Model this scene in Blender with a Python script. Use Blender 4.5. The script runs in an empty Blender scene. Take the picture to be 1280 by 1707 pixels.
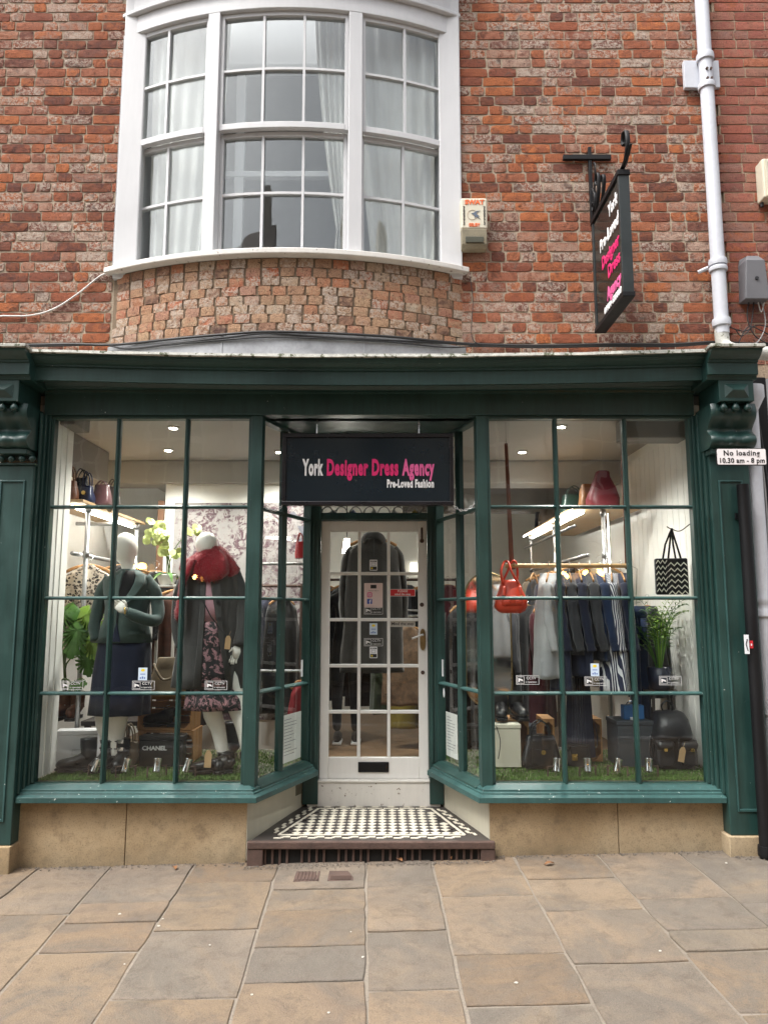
import bpy, math, random
from mathutils import Vector, Matrix, noise as mnoise
rad = math.radians
rnd = random.Random(11)
SC = bpy.context.scene
COL = SC.collection

# ---------------------------------------------------------------- camera, sky, sun, exposure
H = 1.60
PITCH = rad(7.6)
FPX = 1250.0                       # focal length in pixels of the 1280 x 1707 photograph
cam_d = bpy.data.cameras.new("camera"); cam = bpy.data.objects.new("camera", cam_d); COL.objects.link(cam)
cam.location = (0, 0, H); cam.rotation_euler = (rad(90) + PITCH, 0, 0)
cam_d.sensor_fit = 'VERTICAL'; cam_d.sensor_height = 36; cam_d.lens = 36 * FPX / 1707
cam_d.clip_start = 0.05; cam_d.clip_end = 500
SC.camera = cam

W = bpy.data.worlds.new("World"); SC.world = W; W.use_nodes = True
wn = W.node_tree.nodes; wl = W.node_tree.links
sky = wn.new('ShaderNodeTexSky'); sky.sky_type = 'NISHITA'; sky.sun_disc = False
SUN_EL, SUN_AZ = 62, 236           # veiled sun high on the left, a little behind the camera
sky.sun_elevation = rad(SUN_EL); sky.sun_rotation = rad(SUN_AZ)
sky.air_density = 1.0; sky.dust_density = 6.0; sky.ozone_density = 1.0
hs = wn.new('ShaderNodeHueSaturation'); hs.inputs['Saturation'].default_value = 0.25
wl.new(sky.outputs[0], hs.inputs['Color']); wl.new(hs.outputs[0], wn['Background'].inputs[0])
wn['Background'].inputs[1].default_value = 0.15
sun_d = bpy.data.lights.new("sun", 'SUN'); sun = bpy.data.objects.new("sun", sun_d); COL.objects.link(sun)
sun_d.energy = 1.5; sun_d.angle = rad(34); sun_d.color = (1, .97, .93)
sv = Vector((math.sin(rad(SUN_AZ)) * math.cos(rad(SUN_EL)), math.cos(rad(SUN_AZ)) * math.cos(rad(SUN_EL)), math.sin(rad(SUN_EL))))
sun.rotation_euler = sv.to_track_quat('Z', 'Y').to_euler(); sun.location = (-3, -8, 14)
SC.view_settings.view_transform = 'Standard'; SC.view_settings.look = 'None'
SC.view_settings.exposure = 1.28; SC.view_settings.gamma = 1.0
SC.render.engine = 'CYCLES'
SC.cycles.use_denoising = True; SC.cycles.max_bounces = 8; SC.cycles.transparent_max_bounces = 24
SC.cycles.sample_clamp_indirect = 4.0; SC.cycles.caustics_reflective = False; SC.cycles.caustics_refractive = False

# ---------------------------------------------------------------- pixel of the photograph -> point on a plane Y = const
CP, SP = math.cos(PITCH), math.sin(PITCH)
def P(px, py, Y):
    v = (853.5 - py) / FPX; u = (px - 640) / FPX
    t = Y / (CP - v * SP)
    return Vector((u * t, Y, H + t * (SP + v * CP)))
def PX(px, Y, z=H): return (px - 640) / FPX * (Y * CP + (z - H) * SP)
def PZ(py, Y): return P(640, py, Y).z
def R(x0, y0, x1, y1, Y):          # pixel rectangle -> x0, x1, z0, z1 on that plane
    a = P(x0, y1, Y); b = P(x1, y0, Y); c = P(x0, y0, Y); d = P(x1, y1, Y)
    return (a.x + c.x) / 2, (b.x + d.x) / 2, a.z, b.z
def G(x, y): return .06 + .0235 * x - .008 * (4.93 - y)      # pavement height
def PG(px, py):                    # pixel -> point on the pavement
    v = (853.5 - py) / FPX; u = (px - 640) / FPX
    d = Vector((u, CP - v * SP, SP + v * CP))
    n = Vector((-.0235, -.008, 1)); p0 = Vector((0, 4.93, .06))
    t = n.dot(p0 - Vector((0, 0, H))) / n.dot(d)
    return Vector((0, 0, H)) + d * t

# ---------------------------------------------------------------- materials
MATS = {}
class NT:
    def __init__(s, name):
        s.m = bpy.data.materials.new(name); s.m.use_nodes = True
        s.n = s.m.node_tree.nodes; s.l = s.m.node_tree.links
        s.b = s.n['Principled BSDF']; s.co = None
    def add(s, t, **k):
        n = s.n.new(t)
        for a, v in k.items():
            if a.startswith('i_'):
                n.inputs[a[2:]].default_value = v
            else: setattr(n, a, v)
        return n
    def link(s, a, b): s.l.new(a, b)
    def coord(s, kind='Object'):
        if s.co is None: s.co = s.add('ShaderNodeTexCoord')
        return s.co.outputs[kind]
    def pos(s): return s.add('ShaderNodeNewGeometry').outputs['Position']
    def noise(s, scale, detail=4, rough=.55, vec=None, dist=0):
        n = s.add('ShaderNodeTexNoise'); n.inputs['Scale'].default_value = scale; n.inputs['Detail'].default_value = detail
        n.inputs['Roughness'].default_value = rough; n.inputs['Distortion'].default_value = dist
        s.link(vec if vec is not None else s.coord(), n.inputs['Vector']); return n.outputs[0]
    def ramp(s, fac, stops, interp='LINEAR'):
        r = s.add('ShaderNodeValToRGB'); cr = r.color_ramp; cr.interpolation = interp
        while len(cr.elements) < len(stops): cr.elements.new(.5)
        for e, (p, c) in zip(cr.elements, stops):
            e.position = p; e.color = (c, c, c, 1) if not hasattr(c, '__len__') else (*c[:3], 1)
        s.link(fac, r.inputs[0]); return r.outputs[0]
    def mix(s, fac, a, b, mode='MIX'):
        x = s.add('ShaderNodeMix', data_type='RGBA', blend_type=mode)
        for i, v in ((0, fac), (6, a), (7, b)):
            if isinstance(v, bpy.types.NodeSocket): s.link(v, x.inputs[i])
            elif i == 0: x.inputs[0].default_value = v
            else: x.inputs[i].default_value = (*v[:3], 1)
        return x.outputs[2]
    def math(s, op, a, b=0.0, clamp=False):
        x = s.add('ShaderNodeMath', operation=op, use_clamp=clamp)
        for i, v in ((0, a), (1, b)):
            if isinstance(v, bpy.types.NodeSocket): s.link(v, x.inputs[i])
            else: x.inputs[i].default_value = v
        return x.outputs[0]
    def bump(s, h, strength=.3, dist=.01, to=True):
        b = s.add('ShaderNodeBump'); b.inputs['Strength'].default_value = strength; b.inputs['Distance'].default_value = dist
        s.link(h, b.inputs['Height'])
        if to: s.link(b.outputs[0], s.b.inputs['Normal'])
        return b.outputs[0]
    def col(s, c):
        if isinstance(c, bpy.types.NodeSocket): s.link(c, s.b.inputs['Base Color'])
        else: s.b.inputs['Base Color'].default_value = (*c[:3], 1)
    def set(s, **k):
        for a, v in k.items():
            i = s.b.inputs[a.replace('_', ' ')]
            if isinstance(v, bpy.types.NodeSocket): s.link(v, i)
            else: i.default_value = v

def mat(name, c, rough=.6, var=.25, scale=6, bump=.15, bscale=80, metal=0.0, coat=0.0, sheen=0.0, chips=None, spec=.5):
    """plain surface: colour with soft large and fine variation, slight relief; chips = colour of flaked spots"""
    if name in MATS: return MATS[name]
    t = NT(name); c = Vector(c)
    n1 = t.noise(scale, 5, .6); n2 = t.noise(scale * 9, 3, .6)
    f = t.math('ADD', t.math('MULTIPLY', n1, .65), t.math('MULTIPLY', n2, .35))
    cc = t.ramp(f, [(.25, c * (1 - var)), (.75, c * (1 + var))])
    rr = t.ramp(n1, [(.3, max(rough - .08, .02)), (.7, min(rough + .1, 1))])
    if chips:
        k = t.ramp(t.noise(26, 6, .7), [(chips[1], 0.0), (chips[1] + .015, 1.0)])
        cc = t.mix(k, cc, chips[0])
    t.col(cc); t.link(rr, t.b.inputs['Roughness'])
    t.set(Metallic=metal, Coat_Weight=coat, Sheen_Weight=sheen, Specular_IOR_Level=spec)
    if bump: t.bump(t.noise(bscale, 3, .6), bump, .004)
    MATS[name] = t.m; return t.m

def fabric(name, c, c2=None, rough=.9, weave=420, bump=.35, sheen=.25):
    if name in MATS: return MATS[name]
    t = NT(name); c = Vector(c); c2 = Vector(c2) if c2 is not None else c * .6
    n = t.noise(weave, 2, .7); big = t.noise(5, 4, .6)
    t.col(t.mix(t.ramp(t.math('ADD', t.math('MULTIPLY', n, .5), t.math('MULTIPLY', big, .5)), [(.35, 0.0), (.65, 1.0)]), c2, c))
    t.set(Roughness=rough, Sheen_Weight=sheen, Specular_IOR_Level=.25)
    t.bump(t.math('ADD', t.math('MULTIPLY', n, .3), t.math('MULTIPLY', t.noise(22, 4, .6), 1.0)), bump, .012)
    MATS[name] = t.m; return t.m

def emit(name, c, s):
    if name in MATS: return MATS[name]
    t = NT(name); t.set(Emission_Strength=s); t.b.inputs['Emission Color'].default_value = (*c, 1); t.col(c)
    MATS[name] = t.m; return t.m

def glass(name, ior=1.6, tint=(.96, .98, .97), wob=.02, wscale=3.0, haze=0.0):
    if name in MATS: return MATS[name]
    t = NT(name); t.n.remove(t.b)
    tr = t.add('ShaderNodeBsdfTransparent'); tr.inputs[0].default_value = (*tint, 1)
    gl = t.add('ShaderNodeBsdfGlossy'); gl.inputs['Roughness'].default_value = .0
    bm = t.bump(t.noise(wscale, 2, .5, vec=t.pos()), wob, .05, to=False); t.link(bm, gl.inputs['Normal'])
    fr = t.add('ShaderNodeFresnel'); fr.inputs[0].default_value = ior
    bf = t.add('ShaderNodeNewGeometry').outputs['Backfacing']
    fac = t.math('MULTIPLY', fr.outputs[0], t.math('SUBTRACT', 1.0, bf))
    mx = t.add('ShaderNodeMixShader'); t.link(fac, mx.inputs[0]); t.link(tr.outputs[0], mx.inputs[1]); t.link(gl.outputs[0], mx.inputs[2])
    t.link(mx.outputs[0], t.n['Material Output'].inputs[0])
    MATS[name] = t.m; return t.m

# ---------------------------------------------------------------- mesh building
class MB:
    def __init__(s): s.v = []; s.f = []
    def quad(s, a, b, c, d):
        n = len(s.v); s.v += [tuple(a), tuple(b), tuple(c), tuple(d)]; s.f.append((n, n+1, n+2, n+3)); return s
    def poly(s, pts):
        n = len(s.v); s.v += [tuple(p) for p in pts]; s.f.append(tuple(range(n, n + len(pts)))); return s
    def box(s, x0, x1, y0, y1, z0, z1, M=None):
        n = len(s.v)
        p = [(x0,y0,z0),(x1,y0,z0),(x1,y1,z0),(x0,y1,z0),(x0,y0,z1),(x1,y0,z1),(x1,y1,z1),(x0,y1,z1)]
        s.v += [tuple(M @ Vector(q)) for q in p] if M else p
        for q in ((0,3,2,1),(4,5,6,7),(0,1,5,4),(1,2,6,5),(2,3,7,6),(3,0,4,7)): s.f.append(tuple(n+i for i in q))
        return s
    def rings(s, rs, cap=True, closed=False):
        n0 = len(s.v); k = len(rs[0])
        for r in rs: s.v += [tuple(p) for p in r]
        m = len(rs)
        for i in range(m if closed else m - 1):
            a = n0 + i * k; b = n0 + ((i + 1) % m) * k
            for j in range(k):
                j2 = (j + 1) % k
                s.f.append((a + j, a + j2, b + j2, b + j))
        if cap and not closed:
            s.f.append(tuple(n0 + j for j in reversed(range(k)))); s.f.append(tuple(n0 + (m-1)*k + j for j in range(k)))
        return s
    def prism(s, pts, axis, a, b):
        """closed outline pts (2-tuples) in the plane normal to axis, from a to b"""
        def mk(p, t): return (t, p[0], p[1]) if axis == 'x' else (p[0], t, p[1]) if axis == 'y' else (p[0], p[1], t)
        return s.rings([[mk(p, a) for p in pts], [mk(p, b) for p in pts]])
    def tube(s, path, r, n=8, flat=None, cap=True, closed=False):
        path = [Vector(p) for p in path]; m = len(path)
        rr = r if hasattr(r, '__len__') else [r] * m
        tang = []
        for i in range(m):
            a = path[(i-1) % m] if (i or closed) else path[i]; b = path[(i+1) % m] if (i < m-1 or closed) else path[i]
            t = b - a; tang.append(t.normalized() if t.length > 1e-9 else Vector((0,0,1)))
        up = Vector((0,0,1)) if abs(tang[0].z) < .9 else Vector((1,0,0))
        u = tang[0].cross(up).normalized(); out = []
        for i in range(m):
            u = (u - tang[i] * u.dot(tang[i])); u = u.normalized() if u.length > 1e-6 else tang[i].orthogonal().normalized()
            w = tang[i].cross(u)
            ri = rr[i]; ru, rw = ri if hasattr(ri, '__len__') else (ri, ri * (flat or 1))
            out.append([path[i] + u * (ru * math.cos(2*math.pi*j/n)) + w * (rw * math.sin(2*math.pi*j/n)) for j in range(n)])
        return s.rings(out, cap, closed)
    def cyl(s, a, b, r, n=16, r2=None): return s.tube([a, b], [r, r if r2 is None else r2], n)
    def lathe(s, prof, c, n=20, M=None):
        """prof: (radius, z) from bottom to top round the vertical axis through c"""
        rs = []
        for r, z in prof:
            ring = [Vector((r*math.cos(2*math.pi*j/n), r*math.sin(2*math.pi*j/n), z)) for j in range(n)]
            rs.append([(M @ p if M else p) + Vector(c) for p in ring])
        return s.rings(rs)
    def mirror_x(s, x0):
        n = len(s.v); s.v += [(2*x0 - x, y, z) for x, y, z in s.v]
        s.f += [tuple(reversed([n + i for i in f])) for f in s.f[:]]; return s
    def crumple(s, amp, scale=9.0, seed=0.0, stretch=.45):
        """push the vertices about with smooth noise, creases running mostly downwards"""
        out = []
        for x, y, z in s.v:
            q = Vector((x*scale + seed, y*scale, z*scale*stretch)); d = mnoise.noise_vector(q) * amp + mnoise.noise_vector(q*2.7) * (amp*.45)
            out.append((x + d.x, y + d.y, z + d.z*.3))
        s.v = out; return s
    def fur(s, n, L, seed=1):
        """a coat of n short fibres standing on the surface"""
        r = random.Random(seed); m = MB(); V = [Vector(v) for v in s.v]; fs = [f for f in s.f if len(f) == 4]
        for _ in range(n):
            f = fs[r.randrange(len(fs))]; a, b, c, d = (V[i] for i in f); u, v = r.random(), r.random()
            p = a.lerp(b, u).lerp(d.lerp(c, u), v); nn = (b - a).cross(d - a)
            if nn.length < 1e-9: continue
            nn.normalize(); t = (b - a).normalized(); e = nn * L + Vector((r.uniform(-1,1), r.uniform(-1,1), r.uniform(-1.4,.4))) * L * .7; w = t * .0016
            i = len(m.v); m.v += [tuple(p - w), tuple(p + w), tuple(p + e)]; m.f.append((i, i+1, i+2))
        return m
    def xf(s, M): s.v = [tuple(M @ Vector(p)) for p in s.v]; return s
    def mesh(s, name, smooth=False):
        me = bpy.data.meshes.new(name); me.from_pydata(s.v, [], s.f); me.update()
        if smooth: me.polygons.foreach_set('use_smooth', [True] * len(me.polygons))
        return me
    def obj(s, name, m, parent=None, smooth=False, bevel=0, label=None, cat=None, group=None, kind=None, sub=0, auto=None):
        me = s.mesh(name, smooth)
        if m: me.materials.append(m)
        o = bpy.data.objects.new(name, me); COL.objects.link(o)
        if bevel:
            b = o.modifiers.new('bevel', 'BEVEL'); b.width = bevel; b.segments = 2; b.limit_method = 'ANGLE'; b.angle_limit = rad(40)
        if sub:
            b = o.modifiers.new('sub', 'SUBSURF'); b.levels = sub; b.render_levels = sub
        if auto: me.set_sharp_from_angle(angle=rad(auto))
        if parent is not None: put(o, parent)
        elif s.v:
            xs, ys, zs = zip(*s.v); c = Vector(((min(xs)+max(xs))/2, (min(ys)+max(ys))/2, min(zs)))
            me.transform(Matrix.Translation(-c)); o.location = c; WLOC[o.name] = c
        return tag(o, label, cat, group, kind)
def tag(o, label=None, cat=None, group=None, kind=None):
    for k, v in (('label', label), ('category', cat), ('group', group), ('kind', kind)):
        if v: o[k] = v
    return o
WLOC = {}
def put(o, parent):                 # meshes are written in world coordinates: cancel the parent's own place
    o.parent = parent
    o.location = -WLOC.get(parent.name, Vector((0, 0, 0)))
def thing(name, label, cat, loc=(0, 0, 0), group=None, kind=None):
    o = bpy.data.objects.new(name, None); COL.objects.link(o); o.location = loc; o.empty_display_size = .1
    WLOC[o.name] = Vector(loc); return tag(o, label, cat, group, kind)
def copy_tree(o, parent=None):
    c = o.copy(); COL.objects.link(c); c.parent = parent
    for ch in o.children: copy_tree(ch, c)
    return c
def bx(name, m, x0, x1, y0, y1, z0, z1, parent=None, bevel=0, **k):
    return MB().box(min(x0,x1), max(x0,x1), min(y0,y1), max(y0,y1), min(z0,z1), max(z0,z1)).obj(name, m, parent, bevel=bevel, **k)
def ell(cx, cy, cz, rx, ry, n=24, pw=1.0, fold=0, k=0, ph=0, rot=0):
    out = []
    for j in range(n):
        a = 2*math.pi*j/n; c, s_ = math.cos(a), math.sin(a)
        c2 = math.copysign(abs(c)**pw, c); s2 = math.copysign(abs(s_)**pw, s_)
        f = 1 + fold * math.sin(k*a + ph) + fold*.6*math.sin((k*1.7+1)//1*a + ph*2.3)
        x, y = rx*c2*f, ry*s2*f
        out.append((cx + x*math.cos(rot) - y*math.sin(rot), cy + x*math.sin(rot) + y*math.cos(rot), cz))
    return out
def bez(p0, p1, p2, n=8):
    p0, p1, p2 = Vector(p0), Vector(p1), Vector(p2)
    return [p0*(1-t)**2 + p1*2*t*(1-t) + p2*t*t for t in [i/n for i in range(n+1)]]
def cat_rom(pts, n=5):
    pts = [Vector(p) for p in pts]; out = []
    for i in range(len(pts)-1):
        a = pts[max(i-1,0)]; b = pts[i]; c = pts[i+1]; d = pts[min(i+2,len(pts)-1)]
        for j in range(n):
            t = j/n
            out.append(.5*((2*b)+(c-a)*t+(2*a-5*b+4*c-d)*t*t+(3*b-a-3*c+d)*t**3))
    out.append(pts[-1]); return out
FRONT = Matrix.Rotation(rad(90), 4, 'X')     # text plane facing the street
def text(body, size, M, m, parent, name='lettering', xs=1.0, bold=0.0, ext=.0015, align='CENTER', space=1.0, shear=0):
    cu = bpy.data.curves.new('t', 'FONT'); cu.body = body; cu.size = size; cu.align_x = align; cu.align_y = 'CENTER'
    cu.extrude = ext; cu.offset = bold; cu.space_character = space; cu.resolution_u = 3; cu.shear = shear
    to = bpy.data.objects.new('t', cu)
    me = bpy.data.meshes.new_from_object(to); me.name = name
    bpy.data.objects.remove(to); bpy.data.curves.remove(cu)
    me.transform(M @ Matrix.Diagonal((xs, 1, 1, 1)))
    me.materials.clear(); me.materials.append(m)
    o = bpy.data.objects.new(name, me); COL.objects.link(o)
    if parent is not None: put(o, parent)
    return o
def T(x, y, z): return Matrix.Translation((x, y, z))
# ---------------------------------------------------------------- special materials
def brick_mat(name, stops, lime=.5, dark=.45, alts=None):
    t = NT(name); g = t.add('ShaderNodeNewGeometry'); oi = t.add('ShaderNodeObjectInfo')
    r = t.math('FRACT', t.math('ADD', t.math('MULTIPLY', g.outputs['Random Per Island'], 1.0), oi.outputs['Random']))
    p = g.outputs['Position']
    base = t.ramp(r, stops)
    m1 = t.noise(16, 6, .7, vec=p, dist=.6); m2 = t.noise(42, 6, .75, vec=p, dist=.8); m3 = t.noise(2.6, 4, .6, vec=p); m4 = t.noise(130, 4, .75, vec=p)
    r2 = t.math('FRACT', t.math('MULTIPLY', r, 7.31))
    alt = t.ramp(r2, alts or [(0, (.44,.145,.06)), (.4, (.27,.09,.055)), (.7, (.40,.21,.145)), (1, (.15,.07,.055))])
    c = t.mix(t.ramp(m1, [(.42, .0), (.62, .85)]), base, alt)
    lim = t.math('MULTIPLY', t.ramp(m2, [(.47, 0.0), (.53, 1.0)]), t.ramp(t.math('ADD', t.math('MULTIPLY', r2, .42), t.math('MULTIPLY', m1, .5)), [(lime, 0.0), (lime + .10, .85)]))
    c = t.mix(lim, c, (.50,.42,.35))
    c = t.mix(t.ramp(m2, [(.36, .8), (.43, 0.0)]), c, (.05,.032,.027))
    soot = t.math('MULTIPLY', t.ramp(m1, [(dark, 0.0), (dark + .14, .75)]), t.ramp(m3, [(.42, 0.0), (.60, 1.0)]))
    c = t.mix(soot, c, (.065,.045,.04))
    c = t.mix(t.ramp(m4, [(.36, .55), (.5, 0.0)]), c, (.06,.03,.025))
    t.col(c); t.set(Roughness=.93, Specular_IOR_Level=.2)
    t.bump(t.math('ADD', m2, t.math('MULTIPLY', m4, .5)), 1.0, .012)
    return t.m
BR = brick_mat('old_red_brick', [(0, (.11,.05,.042)), (.10, (.17,.068,.05)), (.26, (.29,.095,.055)), (.45, (.38,.13,.062)), (.6, (.46,.155,.06)), (.72, (.36,.145,.09)), (.84, (.40,.235,.17)), (.94, (.46,.345,.275)), (1, (.20,.085,.065))], .475, .50)
BRW = brick_mat('pale_bow_brick', [(0, (.12,.07,.06)), (.12, (.34,.20,.13)), (.3, (.45,.29,.18)), (.5, (.42,.19,.11)), (.62, (.48,.36,.24)), (.78, (.46,.13,.055)), (.9, (.40,.25,.19)), (1, (.5,.42,.32))], .45, .60, [(0, (.46,.33,.21)), (.4, (.44,.24,.15)), (.7, (.50,.38,.27)), (1, (.30,.19,.13))])
BRN = brick_mat('neighbour_pink_brick', [(0, (.20,.10,.09)), (.2, (.30,.10,.075)), (.5, (.42,.14,.10)), (.75, (.38,.15,.11)), (.9, (.30,.17,.14)), (1, (.46,.17,.10))], .66, .66)
def mortar_mat(name, c, dirt=(.12,.10,.08)):
    t = NT(name); p = t.pos(); n = t.noise(90, 4, .7, vec=p); b = t.noise(4, 5, .6, vec=p)
    cc = t.mix(t.ramp(b, [(.35, 0.0), (.7, .6)]), c, Vector(c) * .62)
    cc = t.mix(t.ramp(n, [(.3, .6), (.5, 0.0)]), cc, dirt)
    t.col(cc); t.set(Roughness=.97, Specular_IOR_Level=.15); t.bump(n, .9, .008); return t.m
MORT = mortar_mat('lime_mortar', (.47,.385,.29)); MORTB = mortar_mat('brown_mortar', (.22,.165,.115)); MORTN = mortar_mat('buff_mortar', (.47,.36,.26))

def paint(name, c, rough=.38, chipc=(.62,.66,.62), chip=.71, streak=.45):
    """gloss paint on timber: brush streaks, dusty patches, flakes"""
    t = NT(name); c = Vector(c)
    mp = t.add('ShaderNodeMapping'); mp.inputs['Scale'].default_value = (1, 1, .12); t.link(t.pos(), mp.inputs[0])
    st = t.noise(34, 4, .6, vec=mp.outputs[0]); big = t.noise(2.2, 5, .6, vec=t.pos()); fine = t.noise(30, 6, .72, vec=t.pos())
    cc = t.ramp(t.math('ADD', t.math('MULTIPLY', st, .4), t.math('MULTIPLY', big, .6)), [(.3, c * (1 - streak)), (.7, c * (1 + streak))])
    k = t.ramp(fine, [(chip, 0.0), (chip + .012, 1.0)])
    cc = t.mix(k, cc, chipc); t.col(cc)
    t.set(Roughness=t.ramp(big, [(.3, rough - .1), (.7, rough + .14)]))
    t.bump(t.math('ADD', t.math('MULTIPLY', st, .5), t.math('MULTIPLY', k, -.6)), .25, .004); return t.m
GREEN = paint('dark_green_gloss_paint', (.0155, .047, .0415), .40, chip=.70)
GREENC = paint('weathered_green_paint', (.023, .070, .066), .48, chip=.665)
WHITE = paint('white_timber_paint', (.57, .575, .585), .45, (.25,.22,.19), .70, .06)
WHITEW = paint('worn_white_paint', (.66, .64, .60), .55, (.16,.11,.08), .64, .10)
CREAM = paint('cream_masonry_paint', (.46, .43, .34), .8, (.25,.22,.17), .74, .10)
DOORW = paint('white_door_paint', (.74, .735, .71), .42, (.25,.2,.16), .70, .05)
INWHITE = mat('interior_white_paint', (.84,.83,.79), .7, .05, 3, .05)
GLASS = glass('old_window_glass', 1.63, wob=.035, wscale=2.6)
GLASSU = glass('upper_window_glass', 2.8, (.93,.95,.95), wob=.05, wscale=2.2)
LEAD = mat('grey_lead_sheet', (.33,.34,.36), .55, .35, 5, .3, 30, .3)
LEADM = mat('mossy_lead_edge', (.42,.42,.38), .8, .6, 22, .5, 90, chips=((.08,.09,.05), .56))
BLACKP = paint('black_gloss_paint', (.007,.007,.008), .5, (.3,.3,.3), .76, .2)
BLACKP.node_tree.nodes['Principled BSDF'].inputs['Specular IOR Level'].default_value = .25
IRON = mat('rusty_iron', (.075,.045,.035), .8, .55, 14, .7, 60)
def stone_mat():
    t = NT('buff_sandstone'); p = t.pos()
    big = t.noise(1.6, 5, .6, vec=p, dist=.4); mid = t.noise(9, 5, .65, vec=p); fi = t.noise(120, 3, .7, vec=p)
    c = t.ramp(big, [(.30, (.29,.21,.12)), (.5, (.40,.30,.18)), (.68, (.46,.365,.235))])
    c = t.mix(t.ramp(mid, [(.52, 0.0), (.70, .6)]), c, (.16,.12,.08)); c = t.mix(t.ramp(fi, [(.34, .5), (.48, 0.0)]), c, (.14,.11,.08))
    # damp dirt that has crept up from the pavement
    sx = t.add('ShaderNodeSeparateXYZ'); t.link(p, sx.inputs[0])
    h = t.math('ADD', t.math('ADD', t.math('MULTIPLY', sx.outputs[2], 1.6), t.math('MULTIPLY', sx.outputs[0], -.038)), t.math('MULTIPLY', mid, .9))
    c = t.mix(t.ramp(h, [(.38, .6), (.80, 0.0)]), c, (.09,.08,.06))
    t.col(c); t.set(Roughness=.9, Specular_IOR_Level=.2); t.bump(t.math('ADD', t.math('MULTIPLY', mid, .8), t.math('MULTIPLY', fi, .4)), .5, .006); return t.m
STONE = stone_mat()
def flag_mat():
    t = NT('york_stone_flag'); oi = t.add('ShaderNodeObjectInfo'); p = t.pos()
    mp = t.add('ShaderNodeMapping'); t.link(p, mp.inputs[0])
    cx = t.add('ShaderNodeCombineXYZ'); t.link(t.math('MULTIPLY', oi.outputs['Random'], 40.0), cx.inputs[2]); t.link(cx.outputs[0], mp.inputs['Location'])
    v = mp.outputs[0]
    base = t.ramp(oi.outputs['Random'], [(0, (0.170,0.119,0.077)), (.2, (0.213,0.158,0.107)), (.36, (0.158,0.133,0.109)), (.5, (0.224,0.163,0.109)), (.64, (0.167,0.145,0.122)), (.8, (0.194,0.133,0.085)), (.92, (0.204,0.158,0.109)), (1, (0.152,0.132,0.111))])
    big = t.noise(2.1, 6, .68, vec=v, dist=1.0); mid = t.noise(9, 7, .75, vec=v, dist=.5); fi = t.noise(160, 3, .7, vec=p)
    c = t.mix(t.ramp(big, [(.46, 0.0), (.60, .7)]), base, (0.124,0.109,0.092))
    c = t.mix(t.ramp(big, [(.32, .6), (.46, 0.0)]), c, (0.236,0.174,0.113))
    c = t.mix(t.ramp(mid, [(.50, 0.0), (.66, .6)]), c, (.11,.088,.066))
    c = t.mix(t.ramp(fi, [(.36, .6), (.5, 0.0)]), c, (.09,.075,.06)); c = t.mix(t.ramp(t.noise(300, 2, .6, vec=p), [(.62, 0.0), (.7, .5)]), c, (.36,.31,.25))
    t.col(c); t.set(Roughness=t.ramp(mid, [(.3, .72), (.7, .92)]), Specular_IOR_Level=.3)
    t.bump(t.math('ADD', t.math('MULTIPLY', mid, 1.0), t.math('MULTIPLY', fi, .4)), 1.0, .012); return t.m
FLAG = flag_mat()
GRIT = mortar_mat('gritty_joint_mortar', (.25,.215,.175), (.10,.09,.08))
ASPH = mat('asphalt', (.05,.049,.047), .9, .35, 3, .8, 220)

# ---------------------------------------------------------------- ground: pavement with flagstones, kerb, road
pave = MB()
pave.quad((-9, .62, G(-9,.62)-.007), (9, .62, G(9,.62)-.007), (9, 5.2, G(9,5.2)-.007), (-9, 5.2, G(-9,5.2)-.007))
pave = pave.obj('pavement', GRIT, kind='structure')
def pix_line(a, b):
    A, B = PG(*a), PG(*b); k = (B.x - A.x) / (B.y - A.y)
    return lambda y: A.x + k * (y - A.y)
def off(a): return (a[0], a[1] + 1400)
JL = [((50,60),(0,100)), ((182,50),(45,205)), ((322,46),(160,300)), ((465,40),(385,300)), ((610,40),(612,300)), ((720,35),(780,300)),
      ((862,38),(1005,300)), ((1000,30),(1240,300)), ((1140,30),(1280,145))]
JF = [pix_line(off(a), off(b)) for a, b in JL]
x_at = lambda i, y: JF[i](y) if 0 <= i < len(JF) else (JF[0](y) + .62*i if i < 0 else JF[-1](y) + .6*(i - len(JF) + 1))
CROSS = {0: [125], 1: [105, 138, 187], 2: [70, 150, 265], 3: [82, 117, 178, 237], 4: [78, 152, 250], 5: [93, 190, 275],
         6: [64, 117, 205], 7: [97, 150, 184], 8: [103]}
rf = random.Random(5)
def flag(x00, x10, x11, x01, y0, y1):      # corners: near-left, near-right, far-right, far-left
    cs = [Vector((x00, y0, 0)), Vector((x10, y0, 0)), Vector((x11, y1, 0)), Vector((x01, y1, 0))]
    out = []; gap = .0055
    cen = sum(cs, Vector()) / 4
    for i in range(4):
        a, b = cs[i], cs[(i+1) % 4]; n = Vector((b.y - a.y, a.x - b.x, 0)).normalized()
        for t in (.0, .22, .5, .78):
            p = a.lerp(b, t); j = rf.uniform(-.005, .004) - gap
            if t == 0: p = p + (cen - p).normalized() * rf.uniform(.007, .020)
            else: p = p + n * j
            out.append(p)
    dz = rf.uniform(-.0025, .004); m = MB(); tilt = rf.uniform(-.002, .002)
    z = lambda p: G(p.x, p.y) + dz + tilt * (p.x - cen.x)
    r0 = [(p.x, p.y, z(p) - .045) for p in out]; r1 = [(p.x, p.y, z(p) - .0035) for p in out]
    r2 = [(q.x, q.y, z(q)) for q in [p + (cen - p).normalized() * .0045 for p in out]]
    m.rings([r0, r1, r2]); m.obj('flagstone', FLAG, pave)
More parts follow.
